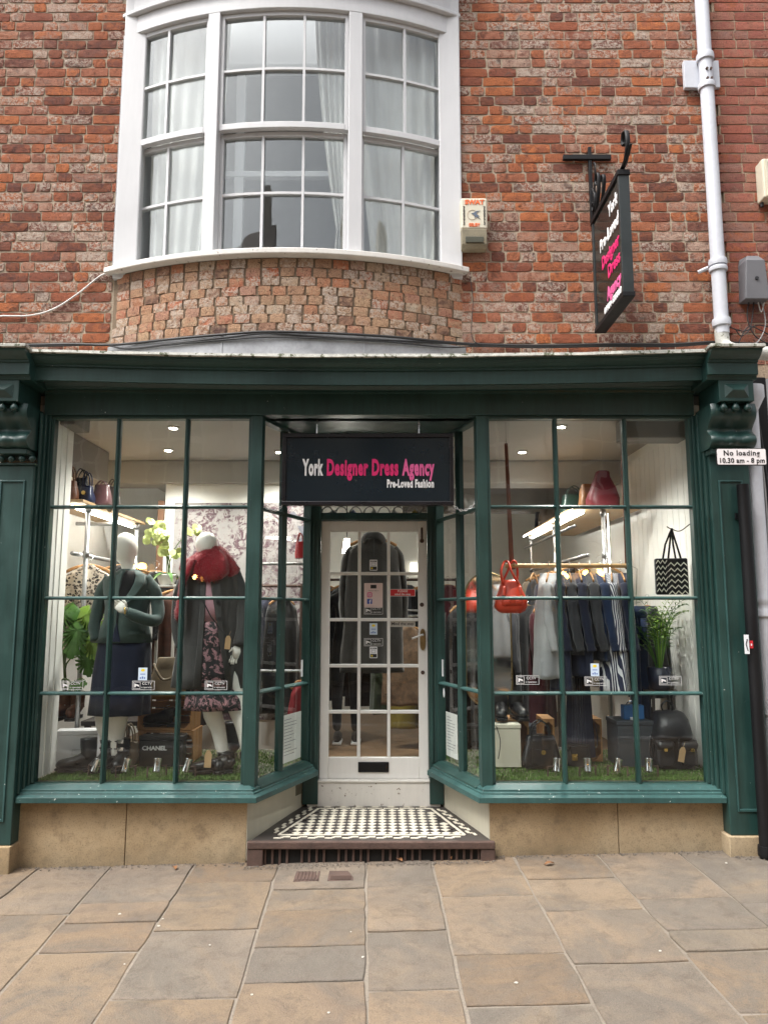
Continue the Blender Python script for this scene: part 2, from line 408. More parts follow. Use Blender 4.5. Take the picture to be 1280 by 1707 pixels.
for c in range(-4, 13):
    ys = [4.97]
    for q in CROSS.get(c, []):
        a, b = c, c + 1
        # row of the photograph -> depth on the pavement at the column's middle
        Yq = 4.0
        for _ in range(6):
            xm = (x_at(a, Yq) + x_at(b, Yq)) / 2; u = xm / (Yq * CP + (G(xm, Yq) - H) * SP) * FPX + 640
            Yq = PG(u, 1400 + q).y
        ys.append(Yq)
    while ys[-1] > 1.1: ys.append(ys[-1] - rf.uniform(.42, .85))
    ys[-1] = .78
    if len(ys) > 2 and ys[-2] < 1.05: ys.pop(-2)
    for k in range(len(ys) - 1):
        y1, y0 = ys[k], ys[k+1]
        flag(x_at(c, y0), x_at(c+1, y0), x_at(c+1, y1), x_at(c, y1), y0, y1)
KERB = mat('grey_granite_kerb', (.28,.27,.26), .85, .3, 20, .4, 150)
kb = thing('kerb', None, None, (0, .7, 0), kind='structure')
for i in range(20):
    x0 = -9 + .9*i; zz = G(x0 + .45, .7)
    MB().box(x0 + .004, x0 + .896, .60, .765, zz - .2, zz + .001).obj('kerbstone', KERB, kb, bevel=.012)
RZ = lambda x: G(x, .6) - .11
MB().quad((-40,-40,RZ(-40)-.02),(40,-40,RZ(40)-.02),(40,.62,RZ(40)),(-40,.62,RZ(-40))).obj('road', ASPH, kind='structure')
YEL = mat('yellow_road_paint', (.62,.40,.06), .8, .3, 8, .5, 150)
for y0 in (-3.35, -3.15):
    MB().quad((-12,y0,RZ(-12)-.005),(12,y0,RZ(12)-.005),(12,y0+.07,RZ(12)-.005),(-12,y0+.07,RZ(-12)-.005)).obj('yellow_line', YEL, kind='structure')
MB().quad((-20,-6,RZ(-20)+.1),(20,-6,RZ(20)+.1),(20,-3.6,RZ(20)+.1),(-20,-3.6,RZ(-20)+.1)).obj('far_pavement', mat('far_paving', (.14,.12,.10), .9, .3, 2, .3), kind='structure')
MB().quad((-20,-3.6,RZ(-20)-.03),(20,-3.6,RZ(20)-.03),(20,-3.6,RZ(20)+.1),(-20,-3.6,RZ(-20)+.1)).obj('far_kerb', KERB, kind='structure')

# ---------------------------------------------------------------- shop building
B = thing('shop_building', 'red brick shop with white bow window over a dark green timber shopfront', 'building', (-.08, 5.1, .06))
YW = 5.10
def proj(p):
    d = Vector(p) - Vector((0,0,H)); f = d.y*CP + d.z*SP; u = -d.y*SP + d.z*CP
    return 640 + FPX*d.x/f, 853.5 - FPX*u/f, d.length
rb = random.Random(3)
def brick_mb(w, h, r, proud=.007, back=.03, rough=1.0):
    nx, nz = 6, 3; g = []
    for k in range(nz):
        row = []
        for i in range(nx):
            u, v = i/(nx-1) - .5, k/(nz-1) - .5
            e = max(abs(u)*2, abs(v)*2); corner = abs(u) > .45 and abs(v) > .45
            x = u*w + r.uniform(-.0016,.0016)*rough; z = v*h + r.uniform(-.0018,.0018)*rough
            if corner: q_ = r.random() ** 2; x -= math.copysign(.006*rough*q_, u); z -= math.copysign(.0045*rough*q_, v)
            y = -proud + r.uniform(-.0011, .0011)*rough + (.0012 if e > .9 else 0) + (r.uniform(0,.005)*rough if corner else 0)
            row.append((x, y, z))
        g.append(row)
    m = MB(); V = [p for row in g for p in row]; m.v += V
    for k in range(nz-1):
        for i in range(nx-1):
            a = k*nx+i; m.f.append((a, a+1, a+nx+1, a+nx))
    per = [i for i in range(nx)] + [nx*k+nx-1 for k in range(1,nz)] + [nx*(nz-1)+i for i in range(nx-2,-1,-1)] + [nx*k for k in range(nz-2,0,-1)]
    n0 = len(m.v); m.v += [(m.v[i][0]*1.01, back, m.v[i][2]*1.01) for i in per]; L = len(per)
    for j in range(L): m.f.append((per[j], n0+j, n0+(j+1) % L, per[(j+1) % L]))
    return m
def lay(variants, places, part, m, nmax, rest_name):
    """places: (kind, loc, rotz, sx); the nmax nearest in view become brick objects, the rest one mesh"""
    inv = []
    for i, (k, loc, rz, sx) in enumerate(places):
        u, v, d = proj(loc)
        if -20 < u < 1300 and -15 < v < 640: inv.append((d, i))
    chosen = {i for _, i in sorted(inv)[:nmax]}
    rest = MB(); meshes = {}
    for i, (k, loc, rz, sx) in enumerate(places):
        vi = rb.randrange(len(variants[k])); mb = variants[k][vi]; flip = rb.random() < .5
        if i in chosen:
            if (k, vi) not in meshes:
                me = mb.mesh('brick'); me.materials.append(m); meshes[k, vi] = me
            o = bpy.data.objects.new('brick', meshes[k, vi]); COL.objects.link(o); o.parent = part
            o.location = loc; o.rotation_euler = (0, (math.pi if flip else 0), rz); o.scale = (sx, 1, 1)
        else:
            M = Matrix.Translation(loc) @ Matrix.Rotation(rz, 4, 'Z') @ Matrix.Rotation(math.pi if flip else 0, 4, 'Y') @ Matrix.Diagonal((sx, 1, 1, 1))
            n = len(rest.v); rest.v += [tuple(M @ Vector(p)) for p in mb.v]; rest.f += [tuple(n + q for q in f) for f in mb.f]
    if rest.v: rest.obj(rest_name, m, part, kind='stuff')
CH = .0762
def courses(x0, x1, z0, z1, y, hole=None, r=rb, pat=.5):
    out = []; n = int((z1 - z0) / CH)
    for c in range(n):
        z = z0 + (c + .5) * CH
        spans = [(x0, x1)]
        if hole and hole[2] < z < hole[3]: spans = [(x0, hole[0]), (hole[1], x1)]
        for a, b in spans:
            x = a - r.uniform(0, .1) if a == x0 else a
            while x < b - .03:
                k = 'h' if r.random() < pat else 's'
                w = (.108 if k == 'h' else .222) * r.uniform(.95, 1.04)
                w = min(w, b - x); nat = .108 if w < .16 else .222; k = 'h' if w < .16 else 's'
                out.append((k, (x + w/2, y, z + r.uniform(-.003, .003)), r.uniform(-.006, .006), (w - r.uniform(.006, .012)) / (nat - .010)))
                x += w
    return out
VAR = {'s': [brick_mb(.211, .0645, rb) for _ in range(14)], 'h': [brick_mb(.097, .0645, rb) for _ in range(12)]}
XB0, XB1 = -1.935, .565            # bow opening in the wall
XN = 2.455                         # party line with the neighbour
for xa, xb, nn in ((-4.2, XB0 + .02, 90), (XB1 - .02, XN, 110)):
    wall = MB().box(xa, xb, YW, YW + .3, 3.2, 6.9).obj('brick_wall', MORT, B)
    lay(VAR, courses(xa if xa < -4 else XB1, XB0 if xa < -4 else XN - .004, 3.33, 6.85, YW), wall, BR, nn, 'brickwork')

# bow: circular arc
BXC, BR_, BYC = -.685, 2.886, 4.82 + 2.886
def bow(a, off=0.0, z=0.0): return Vector((BXC + (BR_ + off) * math.sin(a), BYC - (BR_ + off) * math.cos(a), z))
AM = math.asin(1.245 / BR_)
def A(px, py, off=0.0):            # pixel on the bow -> angle
    lo, hi = -.6, .6
    for _ in range(40):
        a = (lo + hi) / 2; y = bow(a, off).y; q = P(px, py, y)
        if bow(a, off).x < q.x: lo = a
        else: hi = a
    return (lo + hi) / 2
def arcbox(a0, a1, z0, z1, r0, r1, n=0, mb=None):
    n = n or max(1, int(abs(a1 - a0) / .045)); mb = mb or MB(); rs = []
    for i in range(n + 1):
        a = a0 + (a1 - a0) * i / n
        rs.append([bow(a, r0, z0), bow(a, r1, z0), bow(a, r1, z1), bow(a, r0, z1)])
    return mb.rings(rs)
ZS = 3.985                         # underside of the sill
bb = arcbox(-AM, AM, 3.30, ZS, -.25, 0).obj('bow_base', MORTB, B)
VARB = {'s': [brick_mb(.106, .063, rb, .008, rough=.9) for _ in range(12)], 'h': [brick_mb(.09, .058, rb, .008, rough=.9) for _ in range(8)]}
pl = []; nb = 8
for c in range(nb):
    z = 3.455 + (c + .5) * (ZS - 3.46) / nb; a = -AM + rb.uniform(0, .02)
    while a < AM - .012:
        w = rb.uniform(.100, .128); da = w / BR_; ac = a + da/2; q = bow(ac, -.001, z + rb.uniform(-.004,.004))
        pl.append(('s', tuple(q), ac, (w - .016) / .104)); a += da
lay(VARB, pl, bb, BRW, 110, 'brickwork')
arcbox(-AM - .004, AM + .004, 3.255, 3.452, -.2, .016).obj('lead_apron', LEAD, B)
for a in (-.14, .19): arcbox(a, a + .003, 3.26, 3.452, 0, .021).obj('lead_seam', LEAD, B)
# bow window
AL = A(192, 440); AR_ = A(767, 440)
Zt, Zb = PZ(24, 4.85), PZ(417, 4.85)
frame = MB()
arcbox(AL, AR_, Zt + .03, Zt + .17, -.12, .0, mb=frame)
arcbox(AL, AR_, Zb - .075, Zb - .03, -.12, .0, mb=frame)
posts = [(AL, A(208, 240)), (A(341, 230), A(361, 230)), (A(581, 230), A(604, 230)), (A(746, 240), AR_)]
for a0, a1 in posts: arcbox(a0, a1, Zb - .03, Zt + .03, -.12, .0, mb=frame)
bw = frame.obj('bow_window', WHITE, B, bevel=.005)
arcbox(AL, A(201, 250), Zb - .03, Zt + .03, 0, .022).obj('jamb_moulding', WHITE, bw, bevel=.006)
arcbox(A(756, 250), AR_, Zb - .03, Zt + .03, 0, .022).obj('jamb_moulding', WHITE, bw, bevel=.006)
arcbox(AL - .01, AR_ + .01, ZS, ZS + .04, -.12, .075).obj('sill', WHITEW, bw, bevel=.006)
arcbox(AL - .004, AR_ + .004, Zt + .17, Zt + .20, -.12, .035).obj('head_moulding', WHITE, bw, bevel=.006)
arcbox(AL, AR_, Zt + .20, Zt + .42, -.12, .012).obj('frieze', WHITE, bw)
arcbox(AL - .01, AR_ + .01, Zt + .42, Zt + .50, -.12, .09).obj('cornice', WHITE, bw, bevel=.01)
arcbox(AL - .02, AR_ + .02, Zt + .50, Zt + .58, -.2, .16).obj('cornice', WHITE, bw, bevel=.01)
ZM = PZ(212, 4.85)                 # meeting rail
lights = [(posts[0][1], posts[1][0], 2), (posts[1][1], posts[2][0], 3), (posts[2][1], posts[3][0], 2)]
for a0, a1, nc in lights:
    for up in (1, 0):
        z0, z1 = (ZM, Zt + .03) if up else (Zb - .03, ZM); r1 = -.03 if up else -.075; r0 = r1 - .04
        s = MB(); sw = .026 / BR_
        arcbox(a0, a0 + sw, z0, z1, r0, r1, mb=s); arcbox(a1 - sw, a1, z0, z1, r0, r1, mb=s)
        rb0 = .045 if up else .055
        arcbox(a0 + sw, a1 - sw, z0, z0 + rb0, r0, r1 + (.004 if up else 0), mb=s); arcbox(a0 + sw, a1 - sw, z1 - .035, z1, r0, r1, mb=s)
        s.obj('sash_frame', WHITE, bw, bevel=.003)
        gz0, gz1 = z0 + rb0, z1 - .035; zm = (gz0 + gz1) / 2; bwid = .018 / BR_
        for i in range(1, nc):
            ac = a0 + sw + (a1 - a0 - 2*sw) * i / nc
            arcbox(ac - bwid/2, ac + bwid/2, gz0, gz1, r0 + .004, r1 - .003).obj('glazing_bar', WHITE, bw)
        for i in range(nc):
            p0 = a0 + sw + (a1 - a0 - 2*sw) * i / nc; p1 = a0 + sw + (a1 - a0 - 2*sw) * (i + 1) / nc
            if i: p0 += bwid/2
            if i < nc - 1: p1 -= bwid/2
            arcbox(p0, p1, zm - .009, zm + .009, r0 + .004, r1 - .004, 2).obj('glazing_bar', WHITE, bw)
            for zz0, zz1 in ((gz0, zm - .009), (zm + .009, gz1)):
                arcbox(p0, p1, zz0, zz1, r0 + .014, r0 + .018, 4).obj('pane', GLASSU, bw, smooth=True, auto=30)
# room behind the bow window
ROOM = mat('upstairs_wall_paint', (.78,.77,.75), .85, .06, 2, .05)
r_ = MB()
r_.box(-3.0, 1.6, 8.4, 8.5, 3.5, 6.7); r_.box(-3.1, -3.0, 5.42, 8.5, 3.5, 6.7); r_.box(1.6, 1.7, 5.42, 8.5, 3.5, 6.7)
r_.box(-3.1, 1.7, 5.42, 8.5, 6.55, 6.7); r_.box(-3.1, 1.7, 5.42, 8.5, 3.4, 3.5)
r_.obj('upstairs_room', ROOM, B)
for xa, xb in ((-1.93, -1.76), (.40, .56)): bx('shutter_case', WHITE, xa, xb, 5.06, 5.36, 3.95, 6.3, B, .01)
for xa, xb in ((-1.70, -1.655), (-1.13, -1.06), (-.32, -.25), (.285, .33)): bx('inner_frame', WHITE, xa, xb, 5.28, 5.33, 4.0, 5.72, B, .004)
for za, zb in ((4.0, 4.06), (4.86, 4.905), (5.72, 5.80)): bx('inner_frame', WHITE, -1.70, .33, 5.275, 5.325, za, zb, B, .004)
bx('inner_head', WHITE, -1.72, .36, 5.30, 5.42, 5.80, 6.3, B, .004)
CURT = fabric('cream_curtain_cloth', (.84,.83,.79), (.76,.75,.71), weave=200)
rc = random.Random(9)
def curtain(x0, x1, xw0, xw1, y, z0, z1, zt):
    """drape hanging from z1, pulled in to xw0..xw1 at the tie height zt"""
    N = 40; rows = []
    for k in range(14):
        z = z1 + (z0 - z1) * k / 13; q = 1 - abs(z - zt) / max(z1 - zt, zt - z0); q = max(0, q) ** 1.6
        row = []
        for i in range(N + 1):
            u = i / N; x = (x0 + (x1 - x0) * u) * (1 - q) + (xw0 + (xw1 - xw0) * u) * q
            row.append((x, y + .03 * math.sin(u * 34 + k * .06) * (.6 + .4 * math.sin(u * 9)), z))
        rows.append(row)
    m = MB()
    for r in rows: m.v += r
    for k in range(13):
        for i in range(N): a = k*(N+1)+i; m.f.append((a, a+1, a+N+2, a+N+1))
    o = m.obj('curtain', CURT, None, smooth=True); return o
for (a, lab) in (((-1.74,-1.16,-1.70,-1.30,5.16,4.0,6.2,3.9), 'white sheer curtain filling the left side of the upstairs bow window'),
                 ((-.24,.38,-.06,.36,5.16,4.0,6.2,3.9), 'white sheer curtain filling the right side of the upstairs bow window'),
                 ((-.52,-.24,-.34,-.25,5.10,4.0,6.2,4.3), 'narrow cream curtain at the right of the middle upstairs sash')):
    tag(curtain(*a), lab, 'curtain')
# ---------------------------------------------------------------- green shopfront
ZW0, ZW1 = .515, 2.925             # glass bottom and top
XL0, XL1 = -2.256, -.896; XR0, XR1 = .694, 2.086
PLA, PLB = (-.845, 5.03), (-.575, 5.735)     # plan line of the left angled window
PRA, PRB = (.645, 5.03), (.415, 5.735)
ZBARS = [PZ(1156, 5.0), PZ(997, 5.0), PZ(845, 5.0)]
def panel(name, Aa, Bb, us, label=None, ew=.02, bar=.030, mull=None):
    """glazed timber screen between plan points Aa and Bb (street side to the right of A->B seen from above is outside)"""
    d = Vector((Bb[0]-Aa[0], Bb[1]-Aa[1], 0)); L = d.length; d.normalize(); n = Vector((d.y, -d.x, 0))
    M = Matrix(((d.x, -n.x, 0, Aa[0]), (d.y, -n.y, 0, Aa[1]), (0, 0, 1, 0), (0, 0, 0, 1)))
    fr = MB(); fr.box(0, L, -.025, .04, ZW1 - .02, ZW1 + .0, M); fr.box(0, ew, -.025, .04, ZW0, ZW1 - .02, M); fr.box(L - ew, L, -.025, .04, ZW0, ZW1 - .02, M)
    # sloping bottom rail
    pts = [(-.06, ZW0 - .03), (-.012, ZW0), (.04, ZW0), (.04, ZW0 - .06), (-.06, ZW0 - .06)]
    fr.rings([[M @ Vector((0, p[0], p[1])) for p in pts], [M @ Vector((L, p[0], p[1])) for p in pts]])
    o = fr.obj(name, GREENC if 0 else GREEN, B, bevel=.003)
    if label: o['label'] = label
    cuts = [ew] + list(us) + [L - ew]; bws = [0] + [(mull or bar)] * len(us) + [0]
    for u, w in zip(us, bws[1:]):
        pp = [(-w/2, .03), (-w/2, .0), (-.006, -.022), (.006, -.022), (w/2, .0), (w/2, .03)]
        MB().rings([[M @ Vector((u + p[0], p[1], z)) for p in pp] for z in (ZW0, ZW1 - .02)]).obj('glazing_bar', GREEN, o)
    zc = [ZW0] + ZBARS + [ZW1 - .02]
    for i in range(len(cuts) - 1):
        u0 = cuts[i] + bws[i]/2; u1 = cuts[i+1] - bws[i+1]/2
        for z in ZBARS:
            pp = [(.03, z - .011), (-.004, z - .011), (-.02, z - .004), (-.02, z + .003), (-.002, z + .011), (.03, z + .011)]
            MB().rings([[M @ Vector((u, p[0], p[1])) for p in pp] for u in (u0, u1)]).obj('glazing_bar', GREENC, o)
        for k in range(4):
            z0 = zc[k] + (.011 if k else 0); z1 = zc[k+1] - (.011 if k < 3 else 0)
            j = rb.uniform(-.0012, .0012)
            MB().box(u0, u1, .010 + j, .014 + j, z0, z1, M).obj('pane', GLASS, o)
    return o
wl_ = panel('display_window', (XL0, 5.0), (XL1, 5.0), [PX(184,5)-XL0, PX(302,5)-XL0], 'left display window of twelve panes')
wr_ = panel('display_window', (XR0, 5.0), (XR1, 5.0), [PX(934,5)-XR0, PX(1053,5)-XR0], 'right display window of twelve panes')
LA = math.dist(PLA, PLB); wla = panel('angled_window', PLA, PLB, [LA*.47], 'angled window at the left of the recessed entrance', mull=.05)
LB = math.dist(PRA, PRB); wra = panel('angled_window', PRB, PRA, [LB*.53], 'angled window at the right of the recessed entrance', mull=.05)
# posts at the corners and inner jambs of the recess
MB().prism([(-.898, 4.965), (-.822, 4.965), (-.815, 5.045), (-.86, 5.08), (-.898, 5.05)], 'z', ZW0 - .03, ZW1 + .0).obj('corner_post', GREEN, B, bevel=.004)
MB().prism([(.625, 4.965), (.696, 4.965), (.696, 5.05), (.66, 5.08), (.618, 5.045)], 'z', ZW0 - .03, ZW1 + .0).obj('corner_post', GREEN, B, bevel=.004)
for s, x0, x1 in ((1, -.600, -.485), (-1, .335, .440)):
    m = MB(); m.box(x0, x1, 5.735, 5.86, .20, 2.92)
    e = x1 if s > 0 else x0
    jo = m.obj('door_jamb', GREEN, B, bevel=.004)
    for k in range(3):
        xx = x0 + (x1 - x0) * (.22 + .28 * k)
        MB().box(xx - .009, xx + .009, 5.722, 5.737, .50, 2.30).obj('reeding', GREEN, jo, bevel=.006)
# sills: two stepped mouldings in the weathered paint, mitred round the recess
def sill_path(pts, closed=False):
    prof = [(-.01, ZW0 - .006), (-.058, ZW0 - .028), (-.058, ZW0 - .040), (-.074, ZW0 - .045), (-.074, ZW0 - .054), (-.104, ZW0 - .066), (-.104, ZW0 - .099), (.0, ZW0 - .099)]
    rs = []
    for (x, y, nx, ny) in pts: rs.append([(x - nx * p[0], y - ny * p[0], p[1]) for p in prof])
    return MB().rings(rs)
def nrm(a, b):
    d = Vector((b[0]-a[0], b[1]-a[1])).normalized(); return Vector((d.y, -d.x))
n0 = Vector((0, -1)); nl = nrm(PLA, PLB); nr = nrm(PRB, PRA)
ml = (n0 + nl) / (1 + n0.dot(nl)); mr = (n0 + nr) / (1 + n0.dot(nr))
sill_path([(-2.30, 4.985, 0, -1), (-.868, 4.985, ml.x, ml.y), (PLB[0], PLB[1] - .002, nl.x, nl.y)]).obj('window_sill', GREENC, B, bevel=.002)
sill_path([(PRB[0], PRB[1] - .002, nr.x, nr.y), (.668, 4.985, mr.x, mr.y), (2.14, 4.985, 0, -1)]).obj('window_sill', GREENC, B, bevel=.002)
# moulded window jambs beside the pilasters
for s, xa, xb in ((1, -2.305, -2.256), (-1, 2.086, 2.145)):
    w = (xb - xa) / 3; jm = None
    for k in range(3):
        yy = (4.90, 4.935, 4.965)[k]; x0 = xa + w*k if s > 0 else xb - w*(k+1)
        o = MB().box(x0 + .0005, x0 + w - .0005, yy, 5.05, ZW0 - .05, ZW1).obj('window_jamb' if jm is None else 'jamb_reed', GREEN, jm or B, bevel=.004)
        jm = jm or o
# stone stall risers
for x0, x1 in ((-2.31, -1.632), (-1.628, -.868)): bx('riser_stone', STONE, x0, x1, 4.965, 5.1, -.15, ZW0 - .0995, B, .004)
for x0, x1 in ((.668, 1.478), (1.482, 2.15)): bx('riser_stone', STONE, x0, x1, 4.965, 5.1, -.1, ZW0 - .0995, B, .004)
def wallbox(Aa, Bb, z0, z1, t, name, m):
    d = Vector((Bb[0]-Aa[0], Bb[1]-Aa[1])).normalized(); n = Vector((-d.y, d.x)) * t
    return MB().prism([(Aa[0], Aa[1]), (Bb[0], Bb[1]), (Bb[0]+n.x, Bb[1]+n.y), (Aa[0]+n.x, Aa[1]+n.y)], 'z', z0, z1).obj(name, m, B)
wallbox((-.864, 4.967), (PLB[0]-.012, 5.80), .05, ZW0 - .0995, .08, 'recess_riser', CREAM)
wallbox((PRB[0]+.012, 5.80), (.664, 4.967), .05, ZW0 - .0995, .08, 'recess_riser', CREAM)
# step with tiled top
STEP = mat('dark_tile_slab', (.045,.038,.034), .6, .4, 9, .3, 120)
ZST = .185
st = MB().prism([(-.835, 4.925), (.672, 4.925), (.44, 5.80), (-.60, 5.80)], 'z', -.05, ZST - .004).obj('entrance_step', STEP, B)
MB().box(-.85, .69, 4.885, 4.925, ZST - .045, ZST - .001).obj('step_edge', IRON, st, bevel=.006)
for x0, x1 in ((-.85, -.75), (.60, .69)): MB().box(x0, x1, 4.89, 4.925, G(x0,4.9) - .05, ZST - .045).obj('step_edge', IRON, st, bevel=.006)
for i in range(30):
    xx = -.74 + 1.33 * i / 29
    if i in (4, 9, 15, 22): continue
    MB().box(xx - .008, xx + .008, 4.912, 4.922, G(xx,4.9) - .02, ZST - .045).obj('grating_bar', IRON, st, bevel=.004)
MB().box(-.75, .60, 4.923, 4.9245, -.02, ZST - .045).obj('vent_shade_sheet', mat('vent_shade_black', (.008,.007,.006), .9, .1, 5, 0), st)  # thin black sheet: the shade between the bars put in as colour
TW = mat('cream_floor_tile', (.62,.58,.48), .45, .16, 30, .15, 200, chips=((.25,.2,.15), .68)); TK = mat('black_floor_tile', (.035,.030,.030), .4, .5, 25, .2, 150)
def sidex(y, inset):               # left and right limits of the tile field at depth y
    t = (y - 4.96) / .80; return -.80 + .245*t + inset, .64 - .215*t - inset
def tile_mesh(pts, m, h=.0035):
    mb = MB(); mb.prism(pts, 'z', 0, h); me = mb.mesh('tile'); me.materials.append(m); return me
d_ = .0345; dm = [( -d_+.001, 0), (0, -d_+.001), (d_-.001, 0), (0, d_-.001)]
mw, mk = tile_mesh(dm, TW), tile_mesh(dm, TK)
def tile(me, x, y, rz=0):
    o = bpy.data.objects.new('tile', me); COL.objects.link(o); o.parent = st
    o.location = (x, y, ZST - .004 + rb.uniform(-.0004, .0004)); o.rotation_euler = (0, 0, rz + rb.uniform(-.02, .02))
for j in range(10):
    for par in (0, 1):
        y = 5.085 + d_ * 2 * j + par * d_
        if y > 5.66: continue
        xl, xr = sidex(y, .13); n = int((xr - xl) / (2 * d_)) + 2
        for i in range(-n, n + 1):
            x = -.08 + i * 2 * d_ + par * d_
            if xl < x < xr: tile(mk if par else mw, x, y)
            if xl < x + d_ < xr and not par and y + d_ < 5.66 and False: pass
edge = tile_mesh([(-.055,-.009),(.055,-.009),(.055,.009),(-.055,.009)], TW); dash = tile_mesh([(-.024,-.009),(.024,-.009),(.024,.009),(-.024,.009)], TW); tick = tile_mesh([(-.010,-.010),(.010,-.010),(.010,.010),(-.010,.010)], TW)
def run(p, q):
    p, q = Vector((*p, 0)), Vector((*q, 0)); L = (q - p).length; n = max(1, round(L / .112)); an = math.atan2(q.y-p.y, q.x-p.x); nn = Vector((math.sin(an), -math.cos(an), 0))
    for i in range(n):
        c = p.lerp(q, (i + .5) / n); tile(edge, c.x, c.y, an)
        a = c + nn * .042; tile(dash, a.x, a.y, an); b = p.lerp(q, i / n) + nn * .068; tile(dash, b.x, b.y, an)
        a2 = p.lerp(q, (i + .25) / n) + nn * .055; tile(tick, a2.x, a2.y, an)
YF, YK = 5.045, 5.70
f0, f1 = sidex(YF, .10); k0, k1 = sidex(YK, .10)
run((f0, YF), (f1, YF)); run((k1, YK - .0), (k0, YK - .0)); run((k0, YK), (f0, YF)); run((f1, YF), (k1, YK))
# fascia and cornice
SAG = lambda x: -.034 * max(0, 1 - ((x + .08) / 2.15) ** 2)
prof = [(5.12, 3.262), (4.655, 3.262), (4.66, 3.248), (4.672, 3.246), (4.68, 3.228), (4.705, 3.212), (4.722, 3.204), (4.722, 3.194), (4.735, 3.192),
        (4.735, 3.102), (4.755, 3.102), (4.755, 3.135), (4.865, 3.135), (4.885, 3.112), (4.90, 3.112), (4.905, 3.095), (4.93, 3.092), (4.932, 3.075), (4.952, 3.070), (4.952, 2.925), (5.12, 2.925)]
xs_ = [-2.30 + (2.10 + 2.30) * i / 16 for i in range(17)]
co = MB().rings([[(x, p[0], p[1] + (SAG(x) if p[1] > 3.10 else 0)) for p in prof] for x in xs_]).obj('cornice', GREEN, B)
MB().rings([[(x, p[0], p[1] + SAG(x) + rb.uniform(-.003,.003)) for p in [(5.12, 3.283), (4.640, 3.278), (4.636, 3.258), (4.648, 3.254), (4.66, 3.264), (5.12, 3.264)]] for x in xs_]).obj('lead_flashing', LEADM, co)
for x0, x1 in ((-2.70, -2.275), (2.075, 2.40)):
    pb = [(5.12, 3.262), (4.575, 3.262), (4.58, 3.246), (4.598, 3.228), (4.63, 3.206), (4.64, 3.204), (4.64, 3.192), (4.652, 3.19), (4.652, 3.112), (4.672, 3.112), (4.68, 3.085), (5.12, 3.085)]
    q = [(x0 - (.05 if x0 < 0 else 0), 0), (x1, 0)]
    cb = MB().rings([[(x0, p[0], p[1]) for p in pb], [(x1, p[0], p[1]) for p in pb]]).obj('cornice_block', GREEN, B, bevel=.003)
    MB().box(x0 - .012, x1 + .012, 4.558, 5.12, 3.264, 3.286).obj('lead_flashing', LEADM, cb, bevel=.004)
for side, x0, x1 in (('l', -2.575, -2.350), ('r', 2.155, 2.380)):
    xc = (x0 + x1) / 2
    k = MB().box(x0, x1, 4.685, 5.0, 2.945, 3.085).obj('console', GREEN, B, bevel=.004)
    m = MB(); a0, a1, b0, b1 = x0 + .035, x1 - .035, 2.968, 3.058; yf = 4.684
    m.rings([[(a0, yf, b0), (a1, yf, b0), (a1, yf, b1), (a0, yf, b1)], [(a0 + .04, yf - .028, (b0+b1)/2 - .004), (a1 - .04, yf - .028, (b0+b1)/2 - .004), (a1 - .04, yf - .028, (b0+b1)/2 + .004), (a0 + .04, yf - .028, (b0+b1)/2 + .004)]])
    m.obj('diamond_boss', GREEN, k)
    # S-scroll body in side view (y, z)
    sc = cat_rom([(4.74, 2.945, 0), (4.725, 2.90, 0), (4.735, 2.855, 0), (4.775, 2.815, 0), (4.80, 2.785, 0), (4.785, 2.76, 0), (4.755, 2.735, 0), (4.745, 2.705, 0), (4.765, 2.675, 0), (4.81, 2.66, 0), (4.86, 2.66, 0)], 4)
    outl = [(p.x, p.y) for p in sc] + [(4.98, 2.66), (4.98, 2.945)]
    rs = []
    for xx, g in ((x0 - .035, .012), (x0 - .020, 0), (x0 + .03, .004), (x0 + .055, .022), (xc - .02, .010), (xc, .002), (xc + .02, .010), (x1 - .055, .022), (x1 - .03, .004), (x1 + .020, 0), (x1 + .035, .012)):
        rs.append([(xx, min(y + g, 4.98), z) for y, z in outl])
    MB().rings(rs).obj('scroll', GREEN, k, smooth=True, auto=50)
    for i in (-1, 0, 1):
        MB().lathe([(.002, .0), (.016, .004), (.024, .016), (.024, .028), (.015, .045), (.010, .062)], (xc + i*.078, 4.712, 2.884), 14).obj('drop', GREEN, k, smooth=True)
    MB().box(x0 - .02, x1 + .02, 4.80, 4.98, 2.625, 2.659).obj('console_base', GREEN, k, bevel=.004)
    if side == 'l':
        for i in (-1, 0, 1, 2):
            MB().lathe([(.003, -.022), (.016, -.016), (.023, 0), (.016, .016), (.003, .022)], (xc + .02 + i*.068, 4.835, 2.598), 14).obj('bead', GREEN, k, smooth=True)
    # pilaster
    px0, px1 = (-2.57, -2.305) if side == 'l' else (2.145, 2.405)
    zb = .33 if side == 'r' else .155
    zb = PZ(1393, 4.86) if side == 'r' else PZ(1410, 4.86)
    pil = MB().box(px0, px1, 4.865, 5.02, zb, 2.56 if side == 'l' else 2.625).obj('pilaster', GREEN, B, bevel=.005)
    if side == 'l': MB().box(px0, px1 + .01, 4.85, 5.02, 2.56, 2.575).obj('pilaster_cap', GREEN, pil, bevel=.003)
    i0, i1 = px0 + .05, px1 - .05
    for (xa, xb, za, zc_) in ((i0, i0 + .012, zb + .14, 2.46), (i1 - .012, i1, zb + .14, 2.46), (i0 + .012, i1 - .012, 2.448, 2.46), (i0 + .012, i1 - .012, zb + .14, zb + .158)):
        MB().box(xa, xb, 4.856, 4.867, za, zc_).obj('panel_moulding', GREENC, pil, bevel=.003)
    bx('pedestal_stone', STONE, px0 - .02, px1 + .008, 4.845, 5.02, -.15, zb - .002, B, .006)
